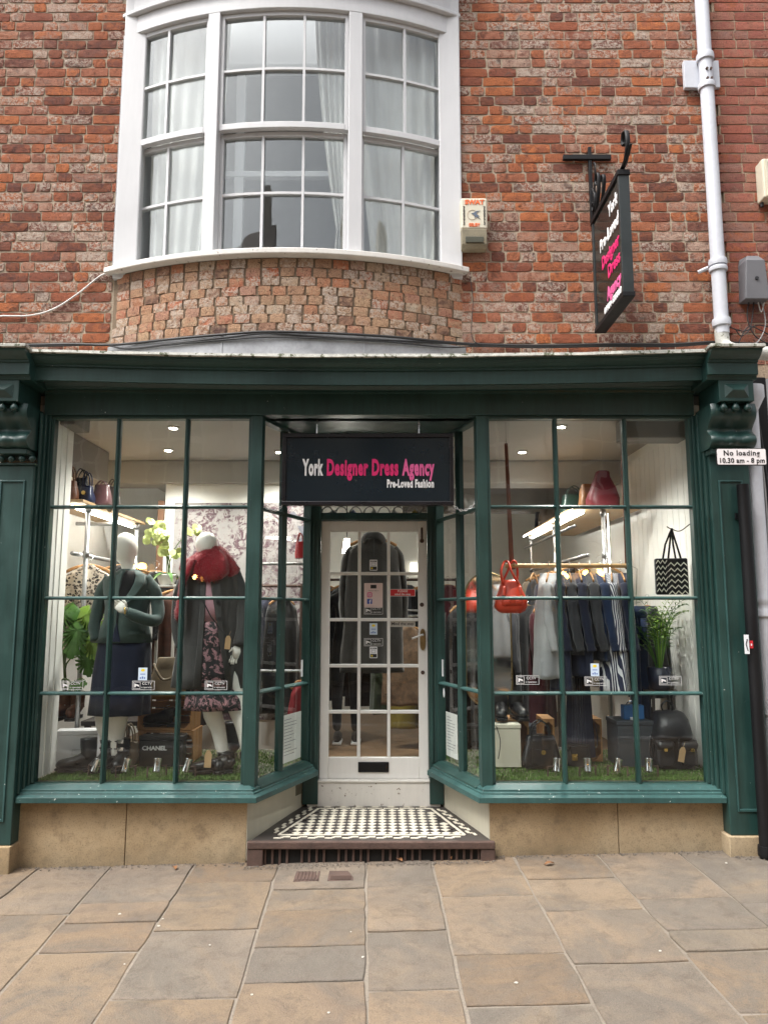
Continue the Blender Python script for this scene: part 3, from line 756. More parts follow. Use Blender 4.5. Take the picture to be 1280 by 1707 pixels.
# soffit of the recess, header over the door, leaded fanlight
MB().prism([(-.90, 5.05), (.70, 5.05), (.44, 5.86), (-.60, 5.86)], 'z', ZW1 - .0, ZW1 + .05).obj('recess_soffit', GREEN, B)
bx('door_header', GREEN, -.485, .335, 5.74, 5.86, 2.305, 2.36, B, .004)
bx('fanlight_rail', GREEN, -.485, .335, 5.74, 5.86, 2.86, 2.924, B, .004)
fl = bx('fanlight', GLASS, -.485, .335, 5.80, 5.805, 2.36, 2.86, B)
LEADC = mat('lead_came', (.25,.25,.25), .5, .3, 20, .2, 80, .5)
for i in range(8):
    x = -.46 + .11 * i + .02
    MB().tube(cat_rom([(x - .05, 5.796, 2.362), (x - .03, 5.796, 2.40), (x, 5.796, 2.415), (x + .03, 5.796, 2.40), (x + .05, 5.796, 2.362)], 3), .005, 6).obj('lead_came', LEADC, fl)
for i, c in enumerate(((.7,.72,.68), (.25,.3,.5), (.7,.7,.66), (.7,.7,.66), (.55,.42,.15))):
    MB().prism([(-.40 + .16*i - .03, 2.363), (-.40 + .16*i + .03, 2.363), (-.40 + .16*i, 2.395)], 'y', 5.797, 5.799).obj('coloured_glass', mat('fan_glass_%d' % i, c, .2, .1), fl)

# ---------------------------------------------------------------- door
YD = 5.785
DX0, DX1, DZ0, DZ1 = -.482, .332, .372, 2.300
gx = [PX(550,YD,1.7), PX(597,YD,1.7), PX(648,YD,1.7), PX(694,YD,1.7)]
gx0, gx1 = PX(549.5, YD, 1.6), PX(697, YD, 1.6)
gzt, gzb = PZ(886, YD), PZ(1263, YD)
m = MB(); m.box(DX0, gx0, YD, YD + .045, DZ0, DZ1); m.box(gx1, DX1, YD, YD + .045, DZ0, DZ1); m.box(gx0, gx1, YD, YD + .045, gzt, DZ1); m.box(gx0, gx1, YD, YD + .045, DZ0, gzb)
door = m.obj('door', DOORW, B, bevel=.004); door['label'] = 'white half-glazed shop door of fifteen panes'
zr = [PZ(y, YD) for y in (956, 1033, 1110, 1187)]
w3 = (gx1 - gx0) / 3
for i in (1, 2): MB().box(gx0 + w3*i - .012, gx0 + w3*i + .012, YD + .003, YD + .04, gzb, gzt).obj('glazing_bar', DOORW, door, bevel=.004)
zz = [gzb] + sorted(zr) + [gzt]
for i in range(3):
    u0 = gx0 + w3*i + (.012 if i else 0); u1 = gx0 + w3*(i+1) - (.012 if i < 2 else 0)
    for z in zr: MB().box(u0, u1, YD + .003, YD + .04, z - .012, z + .012).obj('glazing_bar', DOORW, door, bevel=.004)
    for k in range(5):
        MB().box(u0, u1, YD + .020, YD + .024, zz[k] + (.012 if k else 0), zz[k+1] - (.012 if k < 4 else 0)).obj('pane', GLASS, door)
q = R(597, 1270, 648, 1287, YD)
lp = MB().box(q[0], q[1], YD - .010, YD - .0005, q[2], q[3]).obj('letter_plate', BLACKP, door, bevel=.003)
MB().box(q[0] + .02, q[1] - .02, YD - .014, YD - .0105, q[2] + .018, q[3] - .012).obj('letter_flap', BLACKP, lp, bevel=.002)
BRASS = mat('aged_brass', (.33,.25,.13), .32, .35, 18, .2, 60, .9); STEEL = mat('brushed_steel', (.55,.55,.55), .3, .15, 30, .1, 90, 1.0)
q = R(699, 1048, 710, 1084, YD); xc = (q[0] + q[1]) / 2
hp = MB().prism([(xc + .022*math.cos(a)*(1), (q[2]+q[3])/2 + (q[3]-q[2])/2*math.copysign(abs(math.sin(a))**.55, math.sin(a))) for a in [2*math.pi*i/20 for i in range(20)]], 'y', YD - .008, YD - .0005).obj('handle_plate', BRASS, door)
zc_ = PZ(1058, YD)
MB().tube(cat_rom([(xc, YD - .009, zc_), (xc, YD - .05, zc_), (xc - .015, YD - .058, zc_ - .002), (xc - .085, YD - .055, zc_ - .028)], 4), [.009]*9 + [.007]*4, 8).obj('lever', STEEL, hp, smooth=True)
for px, py, r in ((703, 1008, .016), (704.5, 1121, .015)):
    c = P(px, py, YD); MB().cyl((c.x, YD - .006, c.z), (c.x, YD - .0004, c.z), r, 18).obj('lock', IRON, door)
c = P(703, 890, YD); MB().box(c.x - .007, c.x + .007, YD - .012, YD - .0004, c.z - .045, c.z + .05).obj('bolt', IRON, door, bevel=.004)
MB().cyl((c.x, YD - .016, c.z - .055), (c.x, YD - .0004, c.z - .055), .016, 16).obj('bolt_knob', IRON, door)
th = MB().box(-.565, .415, YD - .04, YD + .06, ZST - .004, .352).obj('threshold_board', WHITEW, B, bevel=.006)
MB().box(-.545, .395, YD - .048, YD + .05, .353, .371).obj('threshold_nosing', WHITEW, th, bevel=.005)
# ---------------------------------------------------------------- neighbours and the far side of the street
N = thing('neighbour_building', 'pinkish red brick house adjoining the shop on the right', 'building', (3.3, 5.1, .1))
nw = MB().box(XN + .006, 4.6, 5.085, 5.4, 3.2, 6.9).obj('brick_wall', MORTN, N)
rb = random.Random(8)
VARN = {'s': [brick_mb(.212, .064, rb, .007, rough=.5) for _ in range(6)], 'h': [brick_mb(.100, .064, rb, .007, rough=.5) for _ in range(6)]}
lay(VARN, courses(XN + .02, 4.6, 3.32, 6.85, 5.085, None, rb, .25), nw, BRN, 150, 'brickwork')
PALE = mat('pale_grey_masonry_paint', (.50,.51,.52), .8, .10, 3, .3, 40)
MB().box(2.62, 4.6, 5.02, 5.4, -.1, 3.2).obj('painted_wall', PALE, N)
MB().box(2.50, 2.62, 4.98, 5.4, -.1, 3.2).obj('corner_post', BLACKP, N, bevel=.01)
MB().box(2.46, 2.50, 5.03, 5.4, -.1, 3.2).obj('side_strip', PALE, N)
MB().box(-4.2, -2.585, 4.98, 5.3, -.15, 3.2).obj('side_wall', CREAM, B)
MB().box(-4.2, -2.70, 4.80, 5.12, 3.2, 3.27).obj('side_ledge', GREEN, B)

OPC = mat('cream_painted_brick', (.70,.66,.55), .9, .12, 3, .4, 30)
OPG = mat('olive_grey_paint', (.10,.097,.075), .5, .12, 3, .2, 60); OPR = mat('buff_render', (.42,.37,.30), .9, .15, 2, .3, 40)
OPT = mat('dark_clay_tile', (.10,.075,.065), .9, .35, 8, .6, 40); OPW = mat('opposite_white_paint', (.7,.7,.67), .5, .06, 4, .1)
DGL = mat('dark_window_glass', (.02,.022,.025), .05, .1, 3, 0)
def opposite(x0, x1, eave, m, label, wins, shop, chim=None):
    o = thing('opposite_building', label, 'building', ((x0+x1)/2, -7.5, RZ(0)), group='buildings across the street')
    MB().box(x0, x1, -9, -5.6, 0, eave).obj('wall', m, o)
    MB().prism([(-5.35, eave), (-9.2, eave), (-7.3, eave + 1.7)], 'x', x0, x1).obj('roof', OPT, o)
    MB().box(x0 - .01, x1 + .01, -5.6, -5.40, eave - .18, eave - .001).obj('gutter', OPG, o, bevel=.02)
    for (wx, wz, ww, wh) in wins:
        w = MB().box(wx, wx + ww, -5.6, -5.575, wz, wz + wh).obj('window', DGL, o)
        f = MB()
        for i in range(4): f.box(wx + ww*i/3 - .025, wx + ww*i/3 + .025, -5.575, -5.545, wz - .05, wz + wh + .05)
        for i in range(5): f.box(wx - .05, wx + ww + .05, -5.575, -5.55, wz + wh*i/4 - .022, wz + wh*i/4 + .022)
        f.obj('frame', OPW, w); MB().box(wx - .1, wx + ww + .1, -5.6, -5.48, wz - .14, wz - .055).obj('sill', OPW, w)
    if shop:
        MB().box(x0 + .2, x1 - .2, -5.6, -5.42, 3.0, 3.5).obj('fascia', OPG, o, bevel=.02)
        MB().box(x0 + .2, x1 - .2, -5.6, -5.45, .1, .95).obj('stall_riser', OPG, o)
        MB().box(x0 + .3, x1 - .3, -5.6, -5.58, .95, 3.0).obj('shop_glass', DGL, o)
        k = x0 + .2
        while k < x1 - .3:
            MB().box(k, k + .12, -5.6, -5.44, .95, 3.0).obj('pilaster', OPG, o, bevel=.01)
            MB().box(k + .2, k + .95, -5.45, -5.435, .28, .80).obj('panel', OPG, o, bevel=.012); k += 1.12
    for c in chim or []: MB().box(c, c + .9, -7.6, -7.0, eave, eave + 2.8).obj('chimney', OPR, o)
opposite(-3.2, 3.4, 8.3, OPC, 'cream painted house with an olive shopfront across the street, seen only in reflections',
         [(-2.6,4.2,1.1,1.9), (-.55,4.2,1.1,1.9), (1.6,4.2,1.1,1.9), (-2.6,6.5,1.1,1.3), (-.55,6.5,1.1,1.3), (1.6,6.5,1.1,1.3)], True, [2.2])
opposite(-10.5, -3.25, 9.2, OPR, 'buff rendered house on the far left across the street, seen only in reflections',
         [(-9.5,4.2,1.2,2), (-7.2,4.2,1.2,2), (-5.0,4.2,1.2,2), (-7.2,6.7,1.2,1.5), (-5.0,6.7,1.2,1.5)], True, [-4.6])
opposite(3.45, 10.5, 8.9, OPC, 'cream house on the far right across the street, seen only in reflections',
         [(4.2,4.2,1.2,2), (6.6,4.2,1.2,2), (8.8,4.2,1.2,2), (4.2,6.6,1.2,1.5), (6.6,6.6,1.2,1.5)], True, [6.0])

# ---------------------------------------------------------------- things on the front
PIPE = mat('pale_grey_pipe_paint', (.55,.57,.62), .45, .12, 5, .25, 40, chips=((.2,.18,.16), .72))
d = thing('drainpipe', 'pale grey cast iron drainpipe running down the brick wall at right', 'drainpipe', (2.35, 5.0, 3.4))
px_, py_ = 2.352, 5.012
MB().cyl((px_, py_, 3.52), (px_, py_, 6.9), .048, 20).obj('pipe', PIPE, d, smooth=True, auto=40)
MB().tube(cat_rom([(px_, py_, 3.60), (px_ , py_, 3.46), (px_ + .03, py_ - .03, 3.40), (px_ + .12, py_ - .06, 3.37), (px_ + .32, py_ - .06, 3.352)], 5), .047, 16).obj('elbow', mat('mossy_pipe', (.50,.50,.46), .6, .35, 14, .4, 50, chips=((.10,.11,.05), .60)), d, smooth=True, auto=40)
MB().box(px_ - .14, px_ + .12, 5.055, 5.09, PZ(148,5.07), PZ(103,5.07)).obj('backing_plate', PIPE, d, bevel=.004)
for yy, hh in ((95, .05), (143, .04), (437, .045), (448, .03), (537, .05)):
    z = PZ(yy, 5.0); MB().lathe([(.050, -hh/2), (.060, -hh/2), (.063, 0), (.060, hh/2), (.050, hh/2)], (px_, py_, z), 20).obj('collar', PIPE, d, smooth=True, auto=40)
z = PZ(443, 5.0); MB().tube([(px_ - .06, py_ + .02, z), (px_ - .12, py_ + .05, z - .02)], .014, 8).obj('fixing_lug', PIPE, d)
for yy in (112, 128):
    z = PZ(yy, 4.95)
    for s in (-1, 1): MB().cyl((px_ + .016*s, py_ - .045, z), (px_ + .014*s, py_ - .058, z), .009, 8).obj('bolt', IRON, d)

bp = thing('waste_pipe', 'black painted iron pipe standing at the right pilaster', 'drainpipe', (2.335, 4.80, .1))
MB().cyl((2.325, 4.80, G(2.32,4.8)), (2.325, 4.80, 2.42), .038, 20).obj('pipe', BLACKP, bp, smooth=True, auto=40)
MB().lathe([(.038,-.03),(.047,-.03),(.049,0),(.047,.03),(.038,.03)], (2.325, 4.80, G(2.32,4.8) + .045), 20).obj('collar', BLACKP, bp, smooth=True, auto=40)
MB().box(2.29, 2.36, 4.843, 4.8645, 2.2, 2.24).obj('pipe_bracket', BLACKP, bp)
wp = thing('soil_pipe', 'chipped white pipe beside the black pipe at the right edge', 'drainpipe', (2.475, 4.9, 1.0))
MB().cyl((2.47, 4.93, .95), (2.47, 4.93, 2.95), .05, 20).obj('pipe', PIPE, wp, smooth=True, auto=40)
MB().cyl((2.47, 4.93, G(2.47,4.9)), (2.47, 4.93, .95), .04, 16).obj('pipe', PIPE, wp, smooth=True, auto=40)
MB().lathe([(.05,-.06),(.062,-.06),(.062,-.03),(.056,-.02),(.056,.02),(.062,.03),(.062,.06),(.05,.06)], (2.47, 4.93, PZ(1012,4.9)), 20).obj('collar', PIPE, wp, smooth=True, auto=40)
MB().rings([ell(2.45, 4.90, 2.93, .05, .05, 12), ell(2.45, 4.88, 3.02, .09, .08, 12), ell(2.45, 4.88, 3.10, .09, .08, 12)]).obj('hopper', PIPE, wp, smooth=True, auto=40)
SK = mat('white_sticker', (.75,.77,.8), .4, .05); RED = mat('red_print', (.55,.02,.03), .4, .1); BLK = mat('black_print', (.012,.012,.014), .5, .1)
def sticker(name, m, rect, label, cat='sticker', th=.0015):
    x0, x1, y, z0, z1 = rect
    o = thing(name, label, cat, ((x0+x1)/2, y, z0)); MB().box(x0, x1, y - th, y, z0, z1).obj('sheet', m, o); return o
q = R(1240, 1058, 1248, 1090, 4.755); s_ = sticker('sticker', SK, (q[0], q[1], 4.757, q[2], q[3]), 'tall white sticker with black scrawl on the black pipe')
MB().tube([(q[0]+.02, 4.7545, q[2]+.02), (q[1]-.02, 4.7545, q[2]+.06), (q[0]+.02, 4.7545, q[2]+.09), (q[1]-.015, 4.7545, q[3]-.03)], .003, 6).obj('scrawl', BLK, s_)
q = R(1253, 1068, 1262, 1086, 4.757); s_ = sticker('sticker', RED, (q[0] - .012, q[1] - .025, 4.764, q[2] + .02, q[3]), 'small red sticker on the black pipe')
MB().box(q[0]-.006, q[1]-.032, 4.7605, 4.7622, q[2]+.035, q[2]+.048).obj('print', SK, s_)

# parking sign
q = R(1193, 747, 1277, 776, 4.66); o = thing('parking_sign', 'white No loading plate fixed in front of the right pilaster', 'sign', ((q[0]+q[1])/2, 4.66, q[2]))
def rrect(x0, x1, z0, z1, r, n=5):
    out = []
    for cx, cz, a0 in ((x1-r, z0+r, -90), (x1-r, z1-r, 0), (x0+r, z1-r, 90), (x0+r, z0+r, 180)):
        for i in range(n+1): a = rad(a0 + 90*i/n); out.append((cx + r*math.cos(a), cz + r*math.sin(a)))
    return out
MB().prism(rrect(q[0], q[1], q[2], q[3], .012), 'y', 4.66, 4.664).obj('border', BLK, o)
MB().prism(rrect(q[0]+.006, q[1]-.006, q[2]+.006, q[3]-.006, .009), 'y', 4.657, 4.660).obj('plate', mat('sign_white', (.80,.76,.76), .35, .02), o)
MB().box((q[0]+q[1])/2 - .03, (q[0]+q[1])/2 + .0, 4.664, 4.76, (q[2]+q[3])/2 - .02, (q[2]+q[3])/2 + .02).obj('bracket', STEEL, o)
xc = (q[0]+q[1])/2
text('No loading', .046, T(xc, 4.6565, q[2] + (q[3]-q[2])*.70) @ FRONT, BLK, o, bold=.0008, space=1.12)
text('10.30 am - 8 pm', .044, T(xc, 4.6565, q[2] + (q[3]-q[2])*.27) @ FRONT, BLK, o, bold=.0008, xs=.95, space=1.05)

# alarm box
q = R(768, 331, 812, 412, 5.0); o = thing('alarm_box', 'cream burglar alarm box with orange lettering beside the bow window', 'alarm box', ((q[0]+q[1])/2, 5.0, q[2]))
ALM = mat('cream_plastic', (.62,.58,.46), .45, .1, 8, .05); zc = q[2] + (q[3]-q[2])*.36
MB().box(q[0], q[1], 4.99, 5.09, zc, q[3]).obj('cover', ALM, o, bevel=.012)
m = MB().prism([(5.088, zc - .001), (4.99, zc - .001), (5.00, q[2] + .02), (5.03, q[2]), (5.088, q[2])], 'x', q[0] + .004, q[1] - .004); m.obj('lamp_housing', mat('grimy_beige_plastic', (.25,.22,.15), .6, .4, 16, .2), o, bevel=.006)
MB().box(q[0] + .03, q[1] - .03, 4.988, 4.9975, q[2] + .03, q[2] + .075).obj('lens', mat('dark_olive_lens', (.06,.06,.04), .3, .2), o, bevel=.003)
ORG = mat('orange_print', (.75,.14,.03), .5, .1); GRY = mat('grey_blue_print', (.10,.13,.18), .5, .1); xc = (q[0]+q[1])/2
text('SWAT', .048, T(xc + .004, 4.988, q[3] - .035) @ FRONT, ORG, o, bold=.0022, xs=1.02)
text('SELBY', .033, T(xc, 4.988, zc + .028) @ FRONT, ORG, o, bold=.0010, xs=.9)
for i, ch in enumerate('700773'):
    for sx in (-1, 1): text(ch, .028, T(xc + sx*.072, 4.988, q[3] - .078 - i*.0235) @ FRONT, BLK, o, bold=.0004)
cz = zc + .105
MB().tube([(xc - .012 + .036*math.cos(a), 4.9885, cz + .036*math.sin(a)) for a in [2*math.pi*i/24 for i in range(24)]], .0014, 5, closed=True).obj('emblem_ring', mat('tan_print', (.5,.4,.3), .5), o)
MB().prism([(xc+.045,cz+.032),(xc+.015,cz+.028),(xc-.004,cz+.014),(xc-.022,cz+.012),(xc-.01,cz+.002),(xc+.004,cz-.006),(xc+.002,cz-.03),(xc+.012,cz-.014),(xc+.045,cz-.035),(xc+.022,cz-.008),(xc+.04,cz-.012),(xc+.016,cz+.004),(xc+.02,cz+.02)][::-1], 'y', 4.9865, 4.9885).obj('swallow_emblem', GRY, o)

# hanging fascia sign
PINK = mat('magenta_letters', (.72,.02,.16), .4, .05); PINK2 = mat('light_pink_letters', (.80,.13,.35), .4, .05); WLET = mat('white_letters', (.82,.82,.82), .4, .03)
NAVY = mat('dark_navy_sign_face', (.006,.013,.020), .16, .2, 2, .02); FRB = mat('black_sign_frame', (.008,.007,.010), .3, .1)
YS = 5.09; q = R(470, 722, 756, 842, YS - .03)
o = thing('fascia_sign', 'dark framed sign board hung over the recessed entrance', 'sign', ((q[0]+q[1])/2, YS, q[2]))
fs = MB(); t_ = .028
fs.box(q[0], q[1], YS - .03, YS + .03, q[3] - t_, q[3]); fs.box(q[0], q[1], YS - .03, YS + .03, q[2], q[2] + t_)
fs.box(q[0], q[0] + t_, YS - .03, YS + .03, q[2] + t_, q[3] - t_); fs.box(q[1] - t_, q[1], YS - .03, YS + .03, q[2] + t_, q[3] - t_)
fs.obj('frame', FRB, o, bevel=.004)
MB().box(q[0] + t_, q[1] - t_, YS - .012, YS + .02, q[2] + t_, q[3] - t_).obj('face', NAVY, o)
def fit_text(body, px0, px1, py0, py1, Y, m, parent, bold, space=1.0):
    a = R(px0, py0, px1, py1, Y); hgt = a[3] - a[2]; size = hgt / .72
    ob = text(body, size, Matrix.Identity(4), m, None, bold=bold, space=space); me = ob.data
    xs = [v.co.x for v in me.vertices]; w = max(xs) - min(xs); sx = (a[1] - a[0]) / w
    zs = [v.co.y for v in me.vertices]; base = 0
    me.transform(Matrix.Translation((-min(xs), 0, 0))); me.transform(Matrix.Diagonal((sx, 1, 1, 1)))
    top = max(v.co.y for v in me.vertices)
    me.transform(Matrix.Translation((a[0], Y, a[3] - top)) @ FRONT); put(ob, parent); return ob
fit_text('York', 504, 539, 765, 791, YS - .014, WLET, o, .007, 1.12)
fit_text('Designer Dress', 545, 664, 765, 791, YS - .014, PINK, o, .007, 1.12)
fit_text('Agency', 670, 724, 765, 791, YS - .014, PINK2, o, .007, 1.12)
fit_text('Pre-Loved Fashion', 645, 723, 799, 812, YS - .014, WLET, o, .0035, 1.1)
CHN = mat('zinc_chain', (.6,.6,.6), .35, .1, 20, .1, 80, .8)
for s, (ax, ay, az), (bx_, by_, bz) in ((1, (q[0] + .01, YS, q[2] + .01), (-.83, 5.045, q[2] + .02)), (-1, (q[1] - .01, YS, q[2] + .01), (.63, 5.045, q[2] + .03))):
    pts = bez((ax, ay, az), ((ax+bx_)/2, (ay+by_)/2, az - .10), (bx_, by_, bz), 10)
    m = MB()
    for i in range(10):
        a, b = pts[i], pts[i+1]; c = (a + b)/2; dr = (b - a).normalized(); up = Vector((0,-1,0)) if i % 2 else Vector((0,0,1)); sd = dr.cross(up).normalized(); L = (b-a).length * .62
        m.tube([c + dr*(L*math.cos(t)) + sd*(.007*math.sin(t)) for t in [2*math.pi*k/10 for k in range(10)]], .0022, 5, closed=True)
    m.obj('chain', CHN, o, kind='stuff')
for s in (.2, .8):
    xx = q[0] + (q[1]-q[0])*s; MB().cyl((xx, YS, q[3]), (xx, YS, ZW1 + .001), .006, 8).obj('hanger_rod', STEEL, o)

# projecting sign
XS0, XS1, YA, YB, ZA, ZB = 1.470, 1.524, 4.375, 4.985, 3.535, 4.315
o = thing('projecting_sign', 'tall black sign hanging from a scrolled iron bracket on the brick wall', 'sign', (1.5, 5.08, 3.5))
MB().box(XS0, XS1, YA, YB, ZA, ZB).obj('board', mat('dark_green_black_board', (.010,.016,.016), .14, .2, 3, .02), o, bevel=.004)
for a in ((YA - .004, YA + .028, ZA, ZB), (YB - .028, YB + .004, ZA, ZB)): MB().box(XS0 - .007, XS1 + .007, *a).obj('rim', mat('slate_black_rim', (.020,.026,.027), .35, .2), o, bevel=.003)
for a in ((YA - .012, YB + .012, ZB - .005, ZB + .03), (YA - .008, YB + .008, ZA - .02, ZA + .012)): MB().box(XS0 - .012, XS1 + .012, *a).obj('rim', BLACKP, o, bevel=.003)
SIDE = Matrix(((0,0,-1,0),(-1,0,0,0),(0,1,0,0),(0,0,0,1)))
def side_text(body, w, h, zc, m, bold, xr=YA + .045):
    ob = text(body, h / .72, Matrix.Identity(4), m, None, bold=bold, space=1.1); me = ob.data
    xs = [v.co.x for v in me.vertices]; me.transform(Matrix.Diagonal((w / (max(xs)-min(xs)), 1, 1, 1)) @ Matrix.Translation((-max(xs), 0, 0)))
    me.transform(T(XS0 - .0015, xr, zc - h*.5) @ SIDE @ T(0, h*.45, 0)); put(ob, o)
side_text('York', .20, .085, 4.20, WLET, .004); side_text('Pre-Loved', .40, .085, 4.06, WLET, .004)
side_text('Designer', .37, .085, 3.925, PINK, .004); side_text('Dress', .25, .085, 3.81, PINK, .004)
side_text('Agency', .29, .085, 3.67, PINK2, .004); side_text('01904 635000', .36, .042, 3.585, WLET, .003)
xm = 1.497; za = PZ(262, 5.07)
MB().box(xm - .012, xm + .012, 5.065, 5.088, PZ(376,5.07), PZ(245,5.07)).obj('wall_bar', BLACKP, o, bevel=.003)
a = R(938, 258, 1018, 266, 5.065); MB().box(a[0], a[1], 5.058, 5.085, a[2], a[3]).obj('cross_bar', BLACKP, o, bevel=.003)
def flatbar(pts, r=.013, n=5): return MB().tube(cat_rom([(xm, y, z) for y, z in pts], n), [(r*1.2, r*.5)]*((len(pts)-1)*n+1), 6)
flatbar([(5.06, 4.355), (4.70, 4.36), (4.375, 4.365), (4.30, 4.40), (4.27, 4.47), (4.285, 4.545), (4.33, 4.565), (4.355, 4.53), (4.345, 4.49), (4.32, 4.49)]).obj('arm_scroll', BLACKP, o, smooth=True)
flatbar([(4.36, 4.36), (4.27, 4.385), (4.22, 4.42)], .008).obj('arm_tip', BLACKP, o, smooth=True)
flatbar([(5.06, 4.40), (5.00, 4.55), (4.95, 4.72), (4.985, 4.78)], .011).obj('scroll', BLACKP, o, smooth=True)
flatbar([(5.055, 4.36), (4.97, 4.40), (4.90, 4.50), (4.88, 4.62), (4.92, 4.66), (4.95, 4.62), (4.93, 4.58)], .011).obj('scroll', BLACKP, o, smooth=True)
flatbar([(5.04, 4.62), (4.98, 4.54), (4.99, 4.46), (5.03, 4.44), (5.045, 4.48), (5.02, 4.50)], .011).obj('scroll', BLACKP, o, smooth=True)
flatbar([(4.86, 4.37), (4.80, 4.43), (4.76, 4.53), (4.79, 4.57), (4.82, 4.54)], .011).obj('scroll', BLACKP, o, smooth=True)

# meter boxes and wires
q = R(1237, 425, 1278, 500, 5.0); o = thing('junction_box', 'dark grey plastic cable box on the neighbouring brick wall', 'junction box', ((q[0]+q[1])/2, 5.0, q[2]))
GP = mat('dark_grey_plastic', (.13,.13,.14), .5, .12, 5, .05); w = q[1] - q[0]
MB().rings([[(q[0], 4.98, q[2]), (q[1], 4.98, q[2]), (q[1], 5.08, q[2]), (q[0], 5.08, q[2])], [(q[0] + .02, 4.975, q[3] - .05), (q[1] - .02, 4.975, q[3] - .05), (q[1] - .01, 5.08, q[3] - .05), (q[0] + .01, 5.08, q[3] - .05)],
            [(q[0] + .05, 5.01, q[3]), (q[1] - .05, 5.01, q[3]), (q[1] - .02, 5.08, q[3]), (q[0] + .02, 5.08, q[3])]]).obj('cover', GP, o, bevel=.006)
MB().cyl(((q[0]+q[1])/2, 4.979, q[2] + .15), ((q[0]+q[1])/2, 4.970, q[2] + .15), .012, 14).obj('screw', BLK, o)
q2 = R(1268, 268, 1310, 332, 5.0); o = thing('vent_box', 'cream ribbed box on the neighbouring wall at the right edge', 'vent box', ((q2[0]+q2[1])/2, 5.0, q2[2]))
MB().box(q2[0], q2[1], 4.97, 5.078, q2[2], q2[3]).obj('cover', ALM, o, bevel=.01)
for i in range(5): MB().box(q2[0] + .02 + .03*i, q2[0] + .032 + .03*i, 4.963, 4.9695, q2[2] + .01, q2[3] - .01).obj('rib', ALM, o)
MB().cyl((q2[0] + .02, 5.05, q2[2] - .03), (q2[0] + .02, 5.05, q2[2]), .012, 10).obj('gland', BLK, o)
CBK = mat('black_cable', (.015,.015,.016), .55, .3); CWH = mat('white_cable', (.62,.62,.6), .5, .1); CGR = mat('grey_cable', (.3,.3,.3), .5, .1)
def wire(pts, r, m, label, name='cable'): return MB().tube(cat_rom(pts, 8), r, 6).obj(name, m, None, smooth=True, label=label, cat='cable')
def bowp(px, py, o=.02): a = A(px, py, o); q = bow(a, o); return P(px, py, q.y)
wire([(-2.95,5.08,3.66)] + [tuple(P(x, y, 5.08)) for x, y in ((0,527), (50,526), (90,515), (130,490), (165,462), (180,455))], .006, CWH, 'thin white wire sagging across the brickwork at the left')
for k, (dy, r) in enumerate(((0, .009), (5, .006), (9, .005))):
    pts = [tuple(P(-60, 578 + dy*.2, 5.07)), tuple(P(100, 574 + dy*.3, 5.07)), tuple(P(172, 575, 5.06))] + [tuple(bowp(x, y + dy + (k % 2) * 3 * math.sin(x), .03)) for x, y in ((215, 573), (290, 565), (380, 557), (450, 553), (560, 556), (660, 562), (740, 570))] + \
          [tuple(P(x, y + dy*.4, 5.06)) for x, y in ((800, 574), (900, 576), (1010, 574), (1120, 574), (1190, 570), (1260, 573), (1330, 570))]
    wire(pts, r, CBK, ('thick black cable running along the top of the shopfront', 'middle black cable drooping under the bow brickwork', 'thin black cable just above the lead apron')[k])
wire([tuple(P(x, y, 5.05)) for x, y in ((783, 462), (788, 500), (786, 560), (800, 575))], .003, CBK, 'thin black wire down the brickwork right of the bow window')
for k, (pts, m) in enumerate((([(1248,500),(1245,530),(1258,560),(1285,575)], CBK), ([(1256,500),(1250,545),(1235,560),(1225,548)], CBK), ([(1268,500),(1275,540),(1262,570),(1240,575)], CGR), ([(1262,500),(1268,520),(1274,500)], CWH), ([(1215,545),(1240,552),(1262,542),(1290,548)], CBK), ([(1230,572),(1246,545),(1270,552),(1290,565)], CBK))):
    wire([tuple(P(x, y, 5.04)) for x, y in pts], .004, m, ('black wire curling out from under the grey junction box', 'black wire looping left below the junction box', 'grey wire dropping from the junction box', 'white looped wire under the junction box', 'black wire crossing below the junction box', 'lowest black wire arching over the pipe elbow')[k])
for y, m in ((4.99, CBK), (4.97, CGR)):
    wire([(2.535 + (y - 4.97), 4.955, .3), (2.53 + (y - 4.97), 4.95, 1.6), (2.545 + (y - 4.97), 4.95, 2.4), (2.50 + (y - 4.97), 4.95, 3.0)], .007, m, ('black' if m is CBK else 'grey') + ' cable running up the post at the right edge')
# little covers in the pavement
for (x0, y0, x1, y1, lab, st_) in ((491,1453,534,1471,'left rusty ribbed cover plate set in the pavement',True), (547,1452,590,1470,'right rusty patterned cover plate set in the pavement',False)):
    a, b = PG(x0, y1), PG(x1, y0); cx = (a.x+b.x)/2; w = abs(PG(x1,(y0+y1)/2).x - PG(x0,(y0+y1)/2).x); zc = G(cx, a.y) + .0055
    o = thing('utility_cover', lab, 'cover', (cx, (a.y+b.y)/2, zc)); MB().box(cx - w/2, cx + w/2, a.y, b.y, zc - .02, zc).obj('plate', IRON, o, bevel=.003)
    for i in range(7 if st_ else 5):
        xx = cx - w/2 + w*(i+.7)/(7.4 if st_ else 5.4)
        if st_: MB().box(xx - .006, xx + .006, a.y + .012, b.y - .012, zc, zc + .004).obj('rib', IRON, o)
        else: MB().box(cx - w/2 + .015, cx + w/2 - .015, a.y + .012 + .014*i, a.y + .019 + .014*i, zc, zc + .004).obj('rib', IRON, o)
